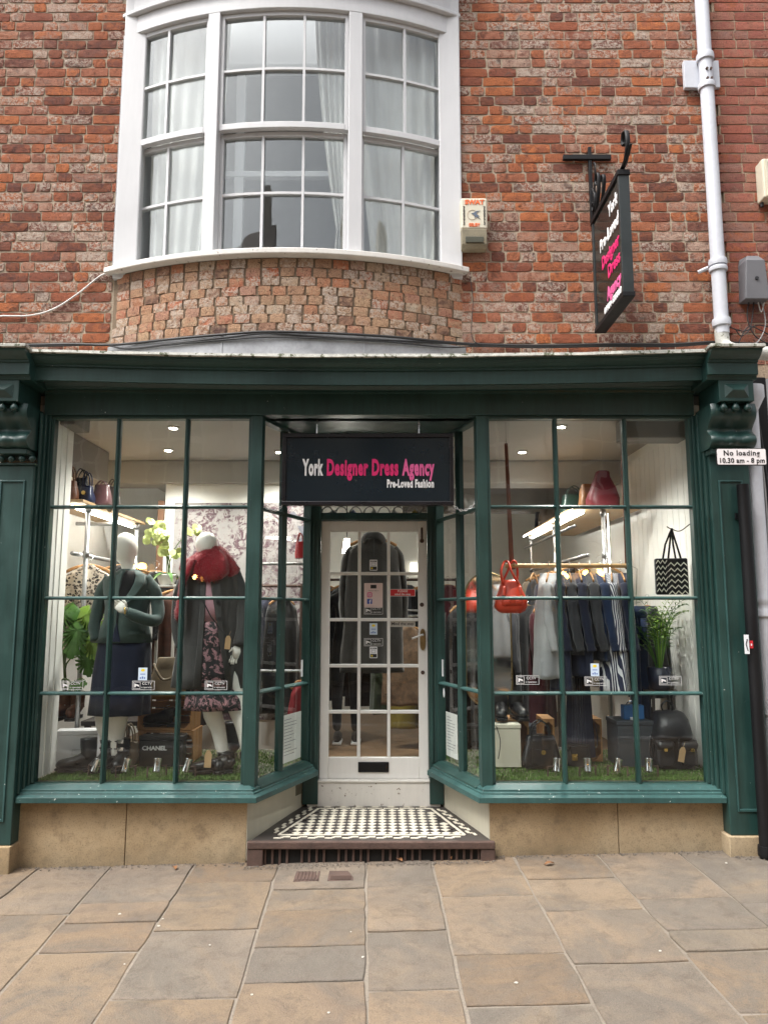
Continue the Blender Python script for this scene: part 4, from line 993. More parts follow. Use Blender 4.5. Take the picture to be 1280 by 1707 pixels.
# ---------------------------------------------------------------- inside of the shop: shell
ZD, ZF, ZC = .53, .33, 3.02        # display deck, shop floor, ceiling
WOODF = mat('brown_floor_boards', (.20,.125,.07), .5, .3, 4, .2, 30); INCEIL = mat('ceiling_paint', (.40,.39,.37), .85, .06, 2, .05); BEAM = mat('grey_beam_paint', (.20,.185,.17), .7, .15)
bx('shop_floor', WOODF, -2.7, 2.3, 5.85, 10, ZF - .1, ZF, B)
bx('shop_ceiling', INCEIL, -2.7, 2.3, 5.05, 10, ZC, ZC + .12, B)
bx('back_wall', INWHITE, -2.7, 2.3, 9.9, 10, ZF, ZC, B)
bx('left_wall', INWHITE, -2.75, -2.62, 5.05, 10, ZF, ZC, B)
rw = bx('right_wall', INWHITE, 2.24, 2.32, 5.03, 10, ZF, ZC, B)
for i in range(16): bx('wall_board', INWHITE, 2.223, 2.2395, 5.045 + .115*i, 5.045 + .115*i + .109, ZD + .001, ZC - .08, rw, .003)
lb = bx('reveal_board', INWHITE, -2.62, -2.243, 5.05, 5.31, ZD + .001, ZC, B)
for y in (5.11, 5.20): bx('board_strip', INWHITE, -2.2425, -2.236, y, y + .012, ZD + .001, ZC - .001, lb)
bx('beam_end', BEAM, -2.61, -2.14, 5.07, 5.34, 2.89, 3.019, B, .01)
bx('ceiling_beam', BEAM, -2.619, -2.46, 5.35, 6.6, 2.72, 3.019, B, .01)
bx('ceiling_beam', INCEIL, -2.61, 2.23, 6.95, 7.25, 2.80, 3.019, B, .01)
bx('ceiling_beam', BEAM, .2, 2.23, 7.9, 8.1, 2.66, 3.019, B, .01)
bx('ceiling_beam', BEAM, 1.75, 2.222, 5.35, 5.55, 2.86, 3.019, B, .01)
def mural_mat():
    t = NT('floral_mural'); p = t.coord()
    a = t.noise(2.2, 6, .65, vec=p, dist=1.2); b = t.noise(13, 6, .72, vec=p, dist=1.5); v = t.add('ShaderNodeTexVoronoi'); v.inputs['Scale'].default_value = 22; t.link(p, v.inputs['Vector'])
    c = t.ramp(a, [(.3, (.27,.255,.25)), (.7, (.37,.35,.33))])
    k = t.math('MULTIPLY', t.ramp(b, [(.47, 0.0), (.53, 1.0)]), t.ramp(a, [(.42, 0.0), (.5, 1.0)]))
    c = t.mix(k, c, t.mix(t.ramp(v.outputs[0], [(.1, 0.0), (.5, 1.0)]), (.06,.033,.043), (.11,.06,.075)))
    c = t.mix(t.ramp(t.noise(30, 4, .7, vec=p), [(.6, 0.0), (.66, .6)]), c, (.20,.10,.115)); t.col(c); t.set(Roughness=.8); return t.m
mu = bx('mural_wall', INWHITE, -2.06, -.62, 7.0, 7.1, ZF, ZC, B)
bx('mural_print', mural_mat(), -1.97, -.63, 6.996, 6.9995, ZF + .3, 2.62, mu)
bx('wood_post', mat('brown_wood_post', (.16,.08,.045), .6, .3, 10, .3), -2.12, -2.062, 6.97, 7.1, ZF, 2.64, B, .004)
# grey leaf shapes of the mural's right end
for i, (x, z, s, an) in enumerate(((-.78, 2.34, .16, .5), (-.70, 2.42, .14, -.4), (-.86, 2.48, .12, 1.4), (-.74, 2.24, .13, 2.6))):
    pts = [(x + s*(.5*math.sin(t)*math.cos(an) - .9*(t/math.pi-.5)*math.sin(an)), z + s*(.5*math.sin(t)*math.sin(an) + .9*(t/math.pi-.5)*math.cos(an))) for t in [math.pi*k/8 for k in range(9)]]
    MB().prism(pts, 'y', 6.9945, 6.9958).obj('mural_leaf', mat('slate_leaf_print', (.16,.16,.19), .8, .3, 12), mu)
# display decks with artificial grass
DK = mat('deck_board', (.10,.09,.06), .8, .2)
decks = {'l': [(-2.245, 5.045), (-.862, 5.045), (-.605, 5.735), (-.605, 6.15), (-2.245, 6.15)], 'r': [(.662, 5.045), (2.222, 5.045), (2.222, 6.15), (.447, 6.15), (.447, 5.735)]}
GRS = NT('artificial_grass'); g_ = GRS.add('ShaderNodeNewGeometry'); GRS.col(GRS.ramp(g_.outputs['Random Per Island'], [(0, (.045,.10,.012)), (.5, (.075,.16,.02)), (1, (.12,.20,.04))])); GRS.set(Roughness=.7); GRS = GRS.m
def inside(p, poly):
    c = False; j = len(poly) - 1
    for i in range(len(poly)):
        if (poly[i][1] > p[1]) != (poly[j][1] > p[1]) and p[0] < (poly[j][0]-poly[i][0])*(p[1]-poly[i][1])/(poly[j][1]-poly[i][1]) + poly[i][0]: c = not c
        j = i
    return c
rg = random.Random(4)
for k, po in decks.items():
    MB().prism(po, 'z', ZF - .05, ZD - .012).obj('display_deck', DK, B)
    m = MB(); n = 0
    while n < 14000:
        x = rg.uniform(-2.24, 2.215); y = 5.05 + (rg.random() ** 1.7) * 1.05
        if not inside((x, y), po): continue
        a = rg.uniform(0, 6.28); h = rg.uniform(.012, .024); w = .0035; lx, ly = rg.uniform(-.012,.012), rg.uniform(-.012,.012); n += 1
        i = len(m.v); m.v += [(x + w*math.cos(a), y + w*math.sin(a), ZD - .012), (x - w*math.cos(a), y - w*math.sin(a), ZD - .012), (x + lx, y + ly, ZD - .012 + h)]; m.f.append((i, i+1, i+2))
    m.obj('grass', GRS, None, label=('bright green artificial grass on the left display floor' if k == 'l' else 'bright green artificial grass on the right display floor'), cat='grass', kind='stuff')
# lamps
LIT = emit('lamp_white', (1, .93, .82), 40); TRIM = mat('lamp_trim', (.7,.68,.65), .4, .03)
def downlight(x, y, lab, w=62, z=ZC):
    o = thing('downlight', lab, 'ceiling light', (x, y, z - .02), 'recessed ceiling lights')
    MB().lathe([(.032, -.012), (.045, -.010), (.047, -.001)], (x, y, z), 20).obj('trim', TRIM, o, smooth=True); MB().lathe([(.001, -.0135), (.030, -.0135), (.030, -.0125)], (x, y, z), 16).obj('bulb', LIT, o)
    L = bpy.data.lights.new('lamp', 'SPOT'); L.energy = w; L.color = (1, .96, .90); L.shadow_soft_size = .04; L.spot_size = rad(140); L.spot_blend = 1
    lo = bpy.data.objects.new('lamp', L); COL.objects.link(lo); lo.location = (0, 0, -.03); lo.parent = o
for px, py, lab in ((289, 715, 'nearer lit ceiling spot in the left window'), (281, 752, 'farther lit ceiling spot in the left window'), (935, 713, 'lit ceiling spot nearest the glass in the right window'), (870, 755, 'lit ceiling spot deeper in the right window'), (466, 755, 'lit ceiling spot seen through the left angled window')):
    v = (853.5 - py) / FPX; Y = (ZC - .015 - H) * (CP - v*SP) / (SP + v*CP)
    downlight(P(px, py, Y).x, Y, lab)
downlight(-.3, 8.6, 'lit ceiling spot at the back of the shop behind the door', 18)
LED = emit('led_strip', (1, .97, .92), 11)
WARM = emit('amber_bulb', (1, .45, .10), 70)
for x, z, s in ((3.73, 2.40, .07), (4.07, 2.42, .08), (4.42, 2.40, .07), (-4.95, 2.50, .08), (-3.85, 2.30, .045)):
    o = thing('lantern', 'warm lantern %s across the street, seen only in reflection' % {3.73:'left of three',4.07:'middle of three',4.42:'right of three',-4.95:'large at far left',-3.85:'small at left'}[x], 'lamp', (x, -5.3, z), 'lanterns on the opposite shopfronts')
    MB().lathe([(.01, -s), (s*.7, -s*.7), (s, 0), (s*.7, s*.7), (.01, s)], (x, -5.3, z), 12).obj('bulb', WARM, o, smooth=True)
    MB().tube([(x, -5.3, z + s), (x, -5.3, z + s + .06), (x, -5.44, z + s + .08)], .01, 6).obj('arm', BLACKP, o)

# ---------------------------------------------------------------- makers for the goods
LEATHK = mat('black_leather', (.010,.010,.011), .32, .3, 10, .3, 140); LEATHT = mat('taupe_leather', (.20,.155,.105), .38, .15, 8, .25, 140); LEATHB = mat('brown_leather', (.10,.035,.015), .4, .35, 10, .3, 120)
GOLD = mat('gold_metal', (.75,.52,.16), .22, .1, 20, 0, 80, 1.0); CHROME = mat('chrome', (.75,.75,.75), .12, .05, 20, 0, 80, 1.0)
CRATE = mat('pine_crate_wood', (.42,.22,.085), .65, .3, 9, .35, 50); TAGM = mat('kraft_tag', (.50,.33,.17), .8, .1); MANN = mat('white_mannequin', (.90,.87,.80), .38, .03, 3, .02)
NAVYC = fabric('navy_cloth', (.012,.017,.042)); BLKC = fabric('black_cloth', (.010,.010,.012)); GREYC = fabric('grey_wool', (.075,.072,.072), (.05,.05,.05)); LGREY = fabric('light_grey_knit', (.42,.43,.44), (.34,.35,.37), weave=260)
def bag_body(cx, cy, z0, w, h, d, top=.75, bulge=1.06, n=28):
    rs = []
    for t, s in ((0, .90), (.03, .98), (.25, bulge), (.55, (bulge + top)/2), (.72, (bulge + 3*top)/4), (.85, top + .04), (.97, top), (1, top - .08)):
        rs.append(ell(cx, cy, z0 + h*t, w/2*s, d/2*(1.0 - .55*t), n, .55))
    return MB().rings(rs).crumple(min(.010, w*.05), 16, cx*7, 1.0)
def handle(x0, x1, y, z0, z1, r=.007, dy=0): 
    return MB().tube(cat_rom([(x0, y, z0), (x0 + (x1-x0)*.08, y + dy*.5, z0 + (z1-z0)*.65), ((x0+x1)/2, y + dy, z1), (x1 - (x1-x0)*.08, y + dy*.5, z0 + (z1-z0)*.65), (x1, y, z0)], 6), r, 8)
def handbag(label, q, Y, d, m, hz=None, clasp=None, top=.75, straps=False, z0=None, pocket=False, flap=False, name='handbag'):
    """q: pixel rect of the body"""
    x0, x1, za, zb = R(*q, Y); za = za if z0 is None else z0; cx = (x0+x1)/2; w = x1 - x0; yc = Y + d/2
    o = thing(name, label, 'handbag', (cx, yc, za)); bag_body(cx, yc, za, w, zb - za, d, top).obj('body', m, o, smooth=True, auto=60)
    if hz:
        zt = PZ(hz, Y)
        for s in (-1, 1): handle(cx - w*.26, cx + w*.26, yc + s*d*.16, zb - (zb-za)*.18, zt, max(.005, w*.022), s*.01).obj('handle', m, o, smooth=True)
    if straps:
        for s in (-1, 1): MB().box(cx + s*w*.26 - .011, cx + s*w*.26 + .011, Y - .012 - .0, Y + d*.16, za + .03, zb - .02).obj('strap', m, o, bevel=.004)
    if pocket: bag_body(cx, Y + .004, za + (zb-za)*.10, w*.6, (zb-za)*.5, d*.25, .95, 1.0).obj('pocket', m, o, smooth=True)
    if flap: MB().rings([ell(cx, Y + d*.16, zb - (zb-za)*.5, w*.33, d*.20, 20, .6), ell(cx, Y + d*.26, zb - (zb-za)*.05, w*.37, d*.22, 20, .6)]).obj('flap', m, o, smooth=True, auto=50)
    if clasp: MB().cyl((cx, Y - .012, za + (zb-za)*.52), (cx, Y + .03, za + (zb-za)*.52), .016, 10).obj('clasp', clasp, o)
    return o
def tag_part(o, x, y, z, s=.05, rot=0.0, tilt=.1):
    M = T(x, y, z) @ Matrix.Rotation(tilt, 4, 'Y') @ Matrix.Rotation(rot, 4, 'Z')
    m = MB().prism([(-s*.42, -s), (s*.42, -s), (s*.42, s*.55), (s*.2, s), (-s*.2, s), (-s*.42, s*.55)], 'y', -.001, .001); m.xf(M); m.obj('swing_tag', TAGM, o)
    MB().tube([M @ Vector((0, 0, s*.85)), M @ Vector((.01, .01, s*1.7))], .0012, 5).obj('tag_string', TAGM, o)
def boot(label, x, y, z, ang, h=.22, L=.25, m=None, sole=None, heel=.02, group=None, name='boot', parent=None, laces=0, buckles=0):
    m = m or LEATHK; o = parent or thing(name, label, 'boot' if name == 'boot' else 'shoe', (x, y, z), group)
    M = T(x, y, z) @ Matrix.Rotation(ang, 4, 'Z')          # toe towards +x
    path = [(0, 0, h), (-.002, 0, h*.75), (-.005, 0, h*.45), (.0, 0, .085), (.03, 0, .060), (.08, 0, .046), (.13, 0, .040), (.165, 0, .034), (.185, 0, .028)] if h > .1 else [(-.03, 0, .085), (-.03, 0, .06), (.0, 0, .05), (.05, 0, .045), (.09, 0, .042), (.13, 0, .036), (.165, 0, .030), (.18, 0, .027), (.185, 0, .025)]
    k = L / .25; path = [(p[0]*k, p[1], p[2]) for p in path]
    rr = [(.052, .056), (.05, .055), (.043, .050), (.042, .062), (.042, .052), (.044, .040), (.045, .034), (.038, .028), (.012, .012)] if h > .1 else [(.03,.035),(.036,.045),(.038,.044),(.04,.038),(.043,.034),(.044,.030),(.038,.025),(.024,.018),(.008,.008)]
    # keep the foot above the sole
    path = [(p[0], p[1], max(p[2], r[1] + .022)) if p[2] < .1 else p for p, r in zip(path, rr)]
    MB().tube([M @ Vector(p) for p in cat_rom(path, 3)], [tuple(Vector(rr[min(i//3, 8)]).lerp(Vector(rr[min(i//3+1, 8)]), (i % 3)/3)) for i in range(25)], 14).obj('upper', m, o, smooth=True)
    sp = [(-.055, -.034), (.04, -.034), (.10, -.046), (.16, -.040), (.195, -.018), (.195, .018), (.16, .040), (.10, .046), (.04, .034), (-.055, .034)]
    mb = MB().prism([(a*k, b) for a, b in sp], 'z', .012, .026); mb.box(-.055*k, .02*k, -.033, .033, 0, .012); mb.box(.07*k, .17*k, -.038, .038, .0, .012); mb.xf(M); mb.obj('sole', sole or LEATHK, o, bevel=.004)
    for i in range(laces): MB().tube([M @ Vector((.045*k - i*.012, s*.028, .105 + i*.022)) for s in (-1, -.5, 0, .5, 1)], .0028, 5).obj('lace', SK, o)
    for i in range(buckles):
        zz = .09 + .05*i; MB().tube([M @ Vector((.056*math.cos(t) , .058*math.sin(t), zz)) for t in [2*math.pi*j/16 for j in range(16)]], (.004), 6, closed=True).obj('strap', m, o); MB().box(.05, .066, -.02, .02, zz - .012, zz + .012, M).obj('buckle', CHROME, o)
    return o
def crate(label, q, Y, d, z0, slats=4, h=None):
    x0, x1, za, zb = R(*q, Y); za = z0; zb = z0 + h if h else zb
    o = thing('wooden_crate', label, 'crate', ((x0+x1)/2, Y + d/2, za), 'pine crates in the windows'); t = .012
    n = slats; hh = (d - .01) / 2
    for (a0, a1, c0, c1) in ((x0, x1, za, za + t), (x0, x1, zb - t, zb)):
        for i in range(3): MB().box(a0, a1, Y + d*i/3 + .004, Y + d*(i+1)/3 - .004, c0, c1).obj('slat', CRATE, o, bevel=.002)
    for xx in (x0, x1 - t):
        for i in range(3): MB().box(xx, xx + t, Y + d*i/3 + .004, Y + d*(i+1)/3 - .004, za + t, zb - t).obj('slat', CRATE, o, bevel=.002)
    for i in range(n): MB().box(x0 + t, x1 - t, Y + d - t, Y + d, za + t + (zb-za-2*t)*i/n + .006, za + t + (zb-za-2*t)*(i+1)/n - .006).obj('slat', CRATE, o, bevel=.002)
    for xx, zz, sx, sz in ((x0 + t, za + t, 1, 1), (x1 - t, za + t, -1, 1), (x0 + t, zb - t, 1, -1), (x1 - t, zb - t, -1, -1)):
        pts = [(xx, zz), (xx + sx*.04, zz), (xx, zz + sz*.04)]; MB().prism(pts if sx*sz < 0 else pts[::-1], 'y', Y + .006, Y + .03).obj('corner_block', CRATE, o)
    return o
def carton(label, q, Y, d, m, z0, name='box', rot=0, lid=True, h=None):
    x0, x1, za, zb = R(*q, Y); zb = z0 + h if h else zb; cx = (x0+x1)/2
    o = thing(name, label, 'box', (cx, Y + d/2, z0)); M = T(cx, Y, 0) @ Matrix.Rotation(rot, 4, 'Z') @ T(-cx, -Y, 0)
    MB().box(x0, x1, Y, Y + d, z0, zb - .03, M).obj('base', m, o, bevel=.003); MB().box(x0 - .004, x1 + .004, Y - .004, Y + d + .004, zb - .028, zb, M).obj('lid', m, o, bevel=.003)
    return o, (x0, x1, z0, zb, M)
def hanger(o, x, y, z, ang, w=.20):
    """wooden hanger with its hook over a rail at (x, y, z)"""
    M = T(x, y, z) @ Matrix.Rotation(ang, 4, 'Z')
    MB().tube([M @ Vector(p) for p in cat_rom([(w*.9, 0, -.135), (w*.5, 0, -.095), (0, 0, -.075), (-w*.5, 0, -.095), (-w*.9, 0, -.135)], 4)], [(.006, .012)]*17, 8).obj('hanger', CRATE, o, smooth=True)
    MB().tube([M @ Vector((.026*math.sin(t), 0, -.006 + .026*math.cos(t))) for t in [rad(-110 + 27*i) for i in range(11)]] + [M @ Vector((0, 0, -.05)), M @ Vector((0, 0, -.075))], .0022, 6).obj('hook', CHROME, o)
def garment(label, x, y, zr, zb, m, ang=0.0, wide=.21, thick=.035, flare=1.1, sleeves=None, folds=(.10, 5), cat='garment', name='hanging_garment', group=None, tagged=False, neck=True, seed=0):
    """a piece on a hanger under a rail at height zr, hem at zb; ang turns the hanger, 0 = facing the street"""
    o = thing(name, label, cat, (x, y, zb), group); hanger(o, x, y, zr, ang, wide)
    rs = []; r_ = random.Random(seed + int(1000*x)); ph = r_.uniform(0, 6); zs = zr - .085
    lv = [(-.012, .20, .9), (.004, .30, 1.0), (.03, .52, 1.0), (.06, .78, 1.05), (.095, .95, 1.1), (.14, 1.0, 1.15)] + [(.14 + (i/9)*( (zs - zb) - .14), 1.0 + (flare - 1)*i/9, 1.25 + .5*i/9) for i in range(1, 10)]
    lv = [tuple(p + (q - p)*h_ for p, q in zip(lv[i], lv[i+1])) for i in range(len(lv)-1) for h_ in (0, .5)] + [lv[-1]]
    for dz, w, t in lv:
        f = folds[0] * min(1, dz / .5)
        rs.append(ell(x + .004*math.sin(dz*9 + ph), y, zs - dz, wide*w, thick*t, 48, .85, f, folds[1], ph + dz*.8, ang))
    MB().rings(rs).crumple(.010, 9, ph).obj('cloth', m, o, smooth=True)
    if sleeves:
        for s in (-1, 1):
            M = T(x, y, zs) @ Matrix.Rotation(ang, 4, 'Z'); L = sleeves
            pts = [(s*wide*.80, 0, -.075), (s*wide*1.02, 0, -.14), (s*wide*1.16, -.01, -.14 - L*.4), (s*wide*1.20, -.03, -.14 - L*.75), (s*wide*1.18, -.05, -.14 - L)]
            MB().tube([M @ Vector(p) for p in cat_rom(pts, 4)], [(.040 - .012*i/16)*(1 + .10*math.sin(i*1.7 + s)) for i in range(17)], 12, .75).crumple(.007, 14, ph + s).obj('sleeve', m, o, smooth=True)
    if tagged: tag_part(o, x + .03, y - thick*2.2, zb + .25, .035)
    return o
# ---------------------------------------------------------------- mannequins
class Body:
    """loft described by silhouette rows (px centre, py, half width in px, half depth in m) on the plane Y"""
    def __init__(s, Y, rows): s.Y = Y; s.rows = rows
    def k(s, py): z = PZ(py, s.Y); return (s.Y*CP + (z - H)*SP) / FPX
    def loft(s, n=32, pw=.9, fold=0, nf=6, ph=0):
        rs = []
        for i, (px, py, hw, d) in enumerate(s.rows):
            c = P(px, py, s.Y); t = i / max(1, len(s.rows) - 1)
            rs.append(ell(c.x, s.Y, c.z, hw * s.k(py), d, n, pw, fold * t, nf, ph + t))
        return MB().rings(rs[::-1])
    def front(s, px, py, eps=.004):
        for a, b in zip(s.rows, s.rows[1:]):
            if a[1] <= py <= b[1]:
                t = (py - a[1]) / (b[1] - a[1]); cx, hw, d = (a[i] + (b[i]-a[i])*t for i in (0, 2, 3)); u = min(.98, abs(px - cx) / hw)
                y = s.Y - d * (1 - u ** 2.2) ** .45 - eps; return P(px, py, y)
        return P(px, py, s.Y - s.rows[-1][3] - eps)
    def patch(s, rows, eps=.004, n=6):
        """rows: (py, px left, px right) laid on the front surface"""
        m = MB()
        for py, l, r in rows:
            for i in range(n + 1): m.v.append(tuple(s.front(l + (r - l)*i/n, py, eps)))
        for k in range(len(rows) - 1):
            for i in range(n): a = k*(n+1)+i; m.f.append((a + n + 1, a + n + 2, a + 1, a))
        o = m; return o
def solid(o, t):
    md = o.modifiers.new('solid', 'SOLIDIFY'); md.thickness = t; md.offset = 0; return o
def limb(pts, rr, n=14, flat=None): return MB().tube(cat_rom(pts, 4), [rr[0] + (rr[-1]-rr[0])*i/(4*(len(pts)-1)) if len(rr) == 2 else rr[min(len(rr)-1, round(i*(len(rr)-1)/(4*(len(pts)-1))))] for i in range(4*(len(pts)-1)+1)], n, flat)
def hand_mb(p, dr, side):
    """small relaxed hand at p pointing along dr"""
    p, dr = Vector(p), Vector(dr).normalized(); up = Vector((0,0,1)); sd = dr.cross(up).normalized(); up = sd.cross(dr)
    m = MB().tube([p, p + dr*.03, p + dr*.075], [(.016, .022), (.016, .036), (.012, .034)], 10)
    for i, L in enumerate((.055, .065, .06, .045)):
        b = p + dr*.07 + up*(.024 - .016*i); m.tube([b, b + dr*L*.5 - sd*side*.004, b + dr*L*.85 - sd*side*.018], [.008, .0075, .006], 7)
    b = p + dr*.02 + up*.028; m.tube([b, b + dr*.03 + up*.018, b + dr*.06 + up*.018], [.009, .008, .006], 7); return m
PP = lambda px, py, Y: tuple(P(px, py, Y))
Y1 = 5.36
o = thing('mannequin', 'egg-headed mannequin in a dark teal blazer and long navy skirt', 'mannequin', tuple(P(200, 1280, Y1))[:2] + (ZD,))
body = Body(Y1, [(210,888,3,.02), (211,891,10,.05), (211,899,16.5,.085), (210,911,19,.10), (210,923,18,.092), (209,934,13.5,.07), (213,941,10.5,.056), (215,949,10.5,.054), (216,956,14,.058), (214,962,34,.08), (214,985,38,.10), (212,1030,29,.085), (210,1065,34,.10)])
m = body.loft(28)
for pts in (((190,1060,Y1), (177,1190,Y1), (180,1225,Y1), (181,1262,Y1)), ((215,1060,Y1), (197,1190,Y1), (194,1225,Y1), (195,1262,Y1))):
    m.tube(cat_rom([PP(*p) for p in pts], 4), [.09 - .052*i/12 for i in range(13)], 14)
m.obj('body', MANN, o, smooth=True)
TEAL = fabric('teal_wool', (.075,.112,.105), (.045,.072,.068), weave=300); TEAL2 = fabric('teal_wool_lapel', (.10,.145,.135), (.07,.10,.095), weave=300)
bl = Body(Y1, [(215,949,13,.066), (215,954,21,.08), (214,960,31,.095), (213,968,39,.11), (213,980,40,.12), (213,995,38,.125), (212,1012,35,.115), (210,1032,35,.115), (208,1052,41,.125), (206,1071,47,.132)])
bz = bl.loft(40, .95, .03, 5).crumple(.004, 10, 1).obj('blazer', TEAL, o, smooth=True)
solid(bl.patch([(951,206,226), (958,204,228), (970,201,226), (985,199,217), (1000,198,207), (1012,198,201)], .003).obj('shirt', BLKC, o, smooth=True), .003)
solid(bl.patch([(952,225,233), (960,227,243), (972,224,242), (985,217,233), (1000,207,220), (1014,201,206)], .008).obj('lapel', TEAL2, bz, smooth=True), .007)
solid(bl.patch([(952,198,206), (960,191,205), (972,188,202), (985,189,199), (1000,193,198), (1012,196,199)], .008).obj('lapel', TEAL2, bz, smooth=True), .007)
solid(bl.patch([(1012,197,199), (1040,194,196), (1070,190,193)], .004).obj('front_edge', BLKC, bz), .004)
solid(bl.patch([(1040,194,196), (1055,190,198), (1070,185,201)], .006).obj('front_gap', NAVYC, bz), .004)
solid(bl.patch([(1052,216,247), (1057,216,247)], .005).obj('pocket_flap', TEAL, bz), .006)
limb([PP(184,964,Y1), PP(172,985,Y1-.005), PP(164,1015,Y1-.01), PP(158,1042,Y1-.03), PP(160,1068,Y1-.07)], (.043, .050, .045, .041, .036)).crumple(.005, 14, 4).obj('sleeve', TEAL, bz, smooth=True)
limb([PP(243,964,Y1), PP(256,985,Y1), PP(263,1008,Y1+.0), PP(262,1033,Y1-.05), PP(240,1032,Y1-.15), PP(212,1020,Y1-.19)], (.043, .050, .046, .043, .042, .036)).crumple(.005, 14, 6).obj('sleeve', TEAL, bz, smooth=True)
hand_mb(PP(211,1019,Y1-.19), Vector(PP(198,1009,Y1-.19)) - Vector(PP(211,1019,Y1-.19)), 1).obj('hand', MANN, o, smooth=True)
MB().tube(cat_rom([PP(208,1013,Y1-.235), PP(209,1018,Y1-.245), PP(209,1024,Y1-.235)], 3), .006, 6).obj('bracelet', GOLD, o, smooth=True)
for k in range(3): c = bl.front(226 - k*5, 1031 + k*1.5, .10); MB().lathe([(.001,-.003),(.006,0),(.001,.003)], c, 8).obj('button', BLK, bz)
Body(Y1, [(208,1066,42,.115), (207,1085,44,.13), (204,1120,46,.14), (202,1160,47,.15), (200,1190,48,.155)]).loft(48, .9, .06, 7).obj('skirt', NAVYC, o, smooth=True)
boot('', P(180,1280,Y1).x, Y1, ZD, rad(-105), .2, .25, LEATHK, parent=o, buckles=3); boot('', P(197,1280,Y1).x + .02, Y1, ZD, rad(-80), .2, .25, LEATHK, parent=o, buckles=3)

Y2 = 5.34
o = thing('mannequin', 'mannequin in a long grey coat, fluffy red scarf and pink floral skirt', 'mannequin', tuple(P(360, 1280, Y2))[:2] + (ZD,))
body = Body(Y2, [(345,887,3,.02), (345,890,10,.05), (345,898,16,.08), (345,910,18,.095), (346,922,16,.085), (347,932,12,.06), (350,945,12,.058), (352,958,36,.08), (352,990,36,.10), (352,1036,28,.085), (354,1065,34,.10)])
m = body.loft(28)
for pts in (((345,1060,Y2), (353,1178,Y2), (364,1215,Y2), (373,1262,Y2)), ((372,1060,Y2), (392,1165,Y2-.03), (405,1210,Y2-.05), (414,1262,Y2-.03))):
    m.tube(cat_rom([PP(*p) for p in pts], 4), [.085 - .05*i/12 for i in range(13)], 14)
m.obj('body', MANN, o, smooth=True)
ct = Body(Y2, [(352,938,22,.09), (352,945,32,.105), (352,955,42,.12), (352,970,45,.13), (352,990,44,.135), (352,1035,44,.135), (352,1080,53,.15), (350,1120,56,.16), (349,1146,58,.165)])
cz = ct.loft(48, .95, .07, 6, 1).crumple(.006, 9, 2, .3).obj('coat', GREYC, o, smooth=True)
PNK = fabric('pink_jersey', (.52,.30,.35), (.46,.26,.31), weave=300)
def floral_mat():
    t = NT('pink_floral_print'); p = t.coord(); b = t.noise(15, 4, .6, vec=p, dist=1.8); v = t.add('ShaderNodeTexVoronoi', distance='MANHATTAN'); v.inputs['Scale'].default_value = 17; t.link(p, v.inputs['Vector'])
    k = t.ramp(b, [(.50, 0.0), (.53, 1.0)]); c = t.mix(k, (.014,.014,.016), t.mix(t.ramp(v.outputs[0], [(.1, 0.0), (.7, 1.0)]), (.50,.26,.28), (.30,.16,.18)))
    c = t.mix(t.ramp(t.noise(44, 3, .6, vec=p), [(.40, 1.0), (.43, 0.0)]), c, (.012,.012,.014)); t.col(c); t.set(Roughness=.7); return t.m
FLO = floral_mat()
solid(ct.patch([(960,343,350), (985,342,354), (1010,341,359), (1036,340,362)], .005).obj('top', PNK, o, smooth=True), .004)
solid(ct.patch([(1036,340,363), (1060,338,366), (1090,337,370), (1120,336,374), (1145,332,380)], .005).obj('skirt_panel', FLO, o, smooth=True), .004)
for rows in ([(958,334,344), (985,335,343), (1020,333,342), (1070,330,339), (1145,322,336)], [(958,350,366), (985,353,370), (1020,359,370), (1070,366,375), (1145,378,388)]):
    solid(ct.patch(rows, .010).obj('coat_facing', GREYC, cz, smooth=True), .006)
for py, px in ((1003,364), (1031,367)): c = ct.front(px, py, .018); MB().cyl(c, c + Vector((0,-.006,0)), .014, 14).obj('button', BLK, cz)
limb([PP(315,956,Y2), PP(303,985,Y2), PP(299,1010,Y2), PP(297,1045,Y2-.03), PP(303,1078,Y2-.05)], (.054, .042)).crumple(.006, 12, 7).obj('sleeve', GREYC, cz, smooth=True)
limb([PP(389,956,Y2), PP(401,985,Y2), PP(405,1010,Y2), PP(406,1045,Y2-.04), PP(398,1076,Y2-.08)], (.054, .042)).crumple(.006, 12, 8).obj('sleeve', GREYC, cz, smooth=True)
hand_mb(PP(396,1078,Y2-.08), (-.3, -.2, -1), 1).obj('hand', MANN, o, smooth=True)
Body(Y2, [(352,1100,34,.12), (355,1140,44,.135), (360,1168,50,.165), (361,1181,52,.17)]).loft(48, .9, .05, 7).obj('skirt', FLO, o, smooth=True)
RFUR = fabric('red_fluffy_wool', (.42,.018,.035), (.26,.008,.018), weave=160, bump=.9, sheen=.6)
scm = Body(Y2, [(356,911,12,.065), (356,918,22,.10), (353,928,34,.135), (350,938,44,.16), (351,948,48,.17), (352,958,44,.17), (353,966,28,.165), (354,971,12,.15)]).loft(60, .95, .09, 7, 2).crumple(.022, 11, 3, .8)
sc_ = scm.obj('scarf', RFUR, o, smooth=True); scm.fur(6000, .013).obj('fluff', RFUR, sc_, kind='stuff')
scm = limb([PP(322,934,Y2-.12), PP(308,962,Y2-.15), PP(302,995,Y2-.16), PP(298,1025,Y2-.16), PP(302,1033,Y2-.16)], (.05, .045, .042, .05, .03), 14, .55).crumple(.010, 14, 5)
se_ = scm.obj('scarf_end', RFUR, sc_, smooth=True); scm.fur(2500, .011).obj('fluff', RFUR, sc_, kind='stuff')
MB().tube([PP(330,985,Y2-.16), PP(352,1028,Y2-.17), PP(378,1060,Y2-.175)], .004, 6).obj('bag_strap', BLK, o)
c = P(380, 1071, Y2 - .19); tag_part(o, c.x, c.y, c.z, .045, 0, .08)
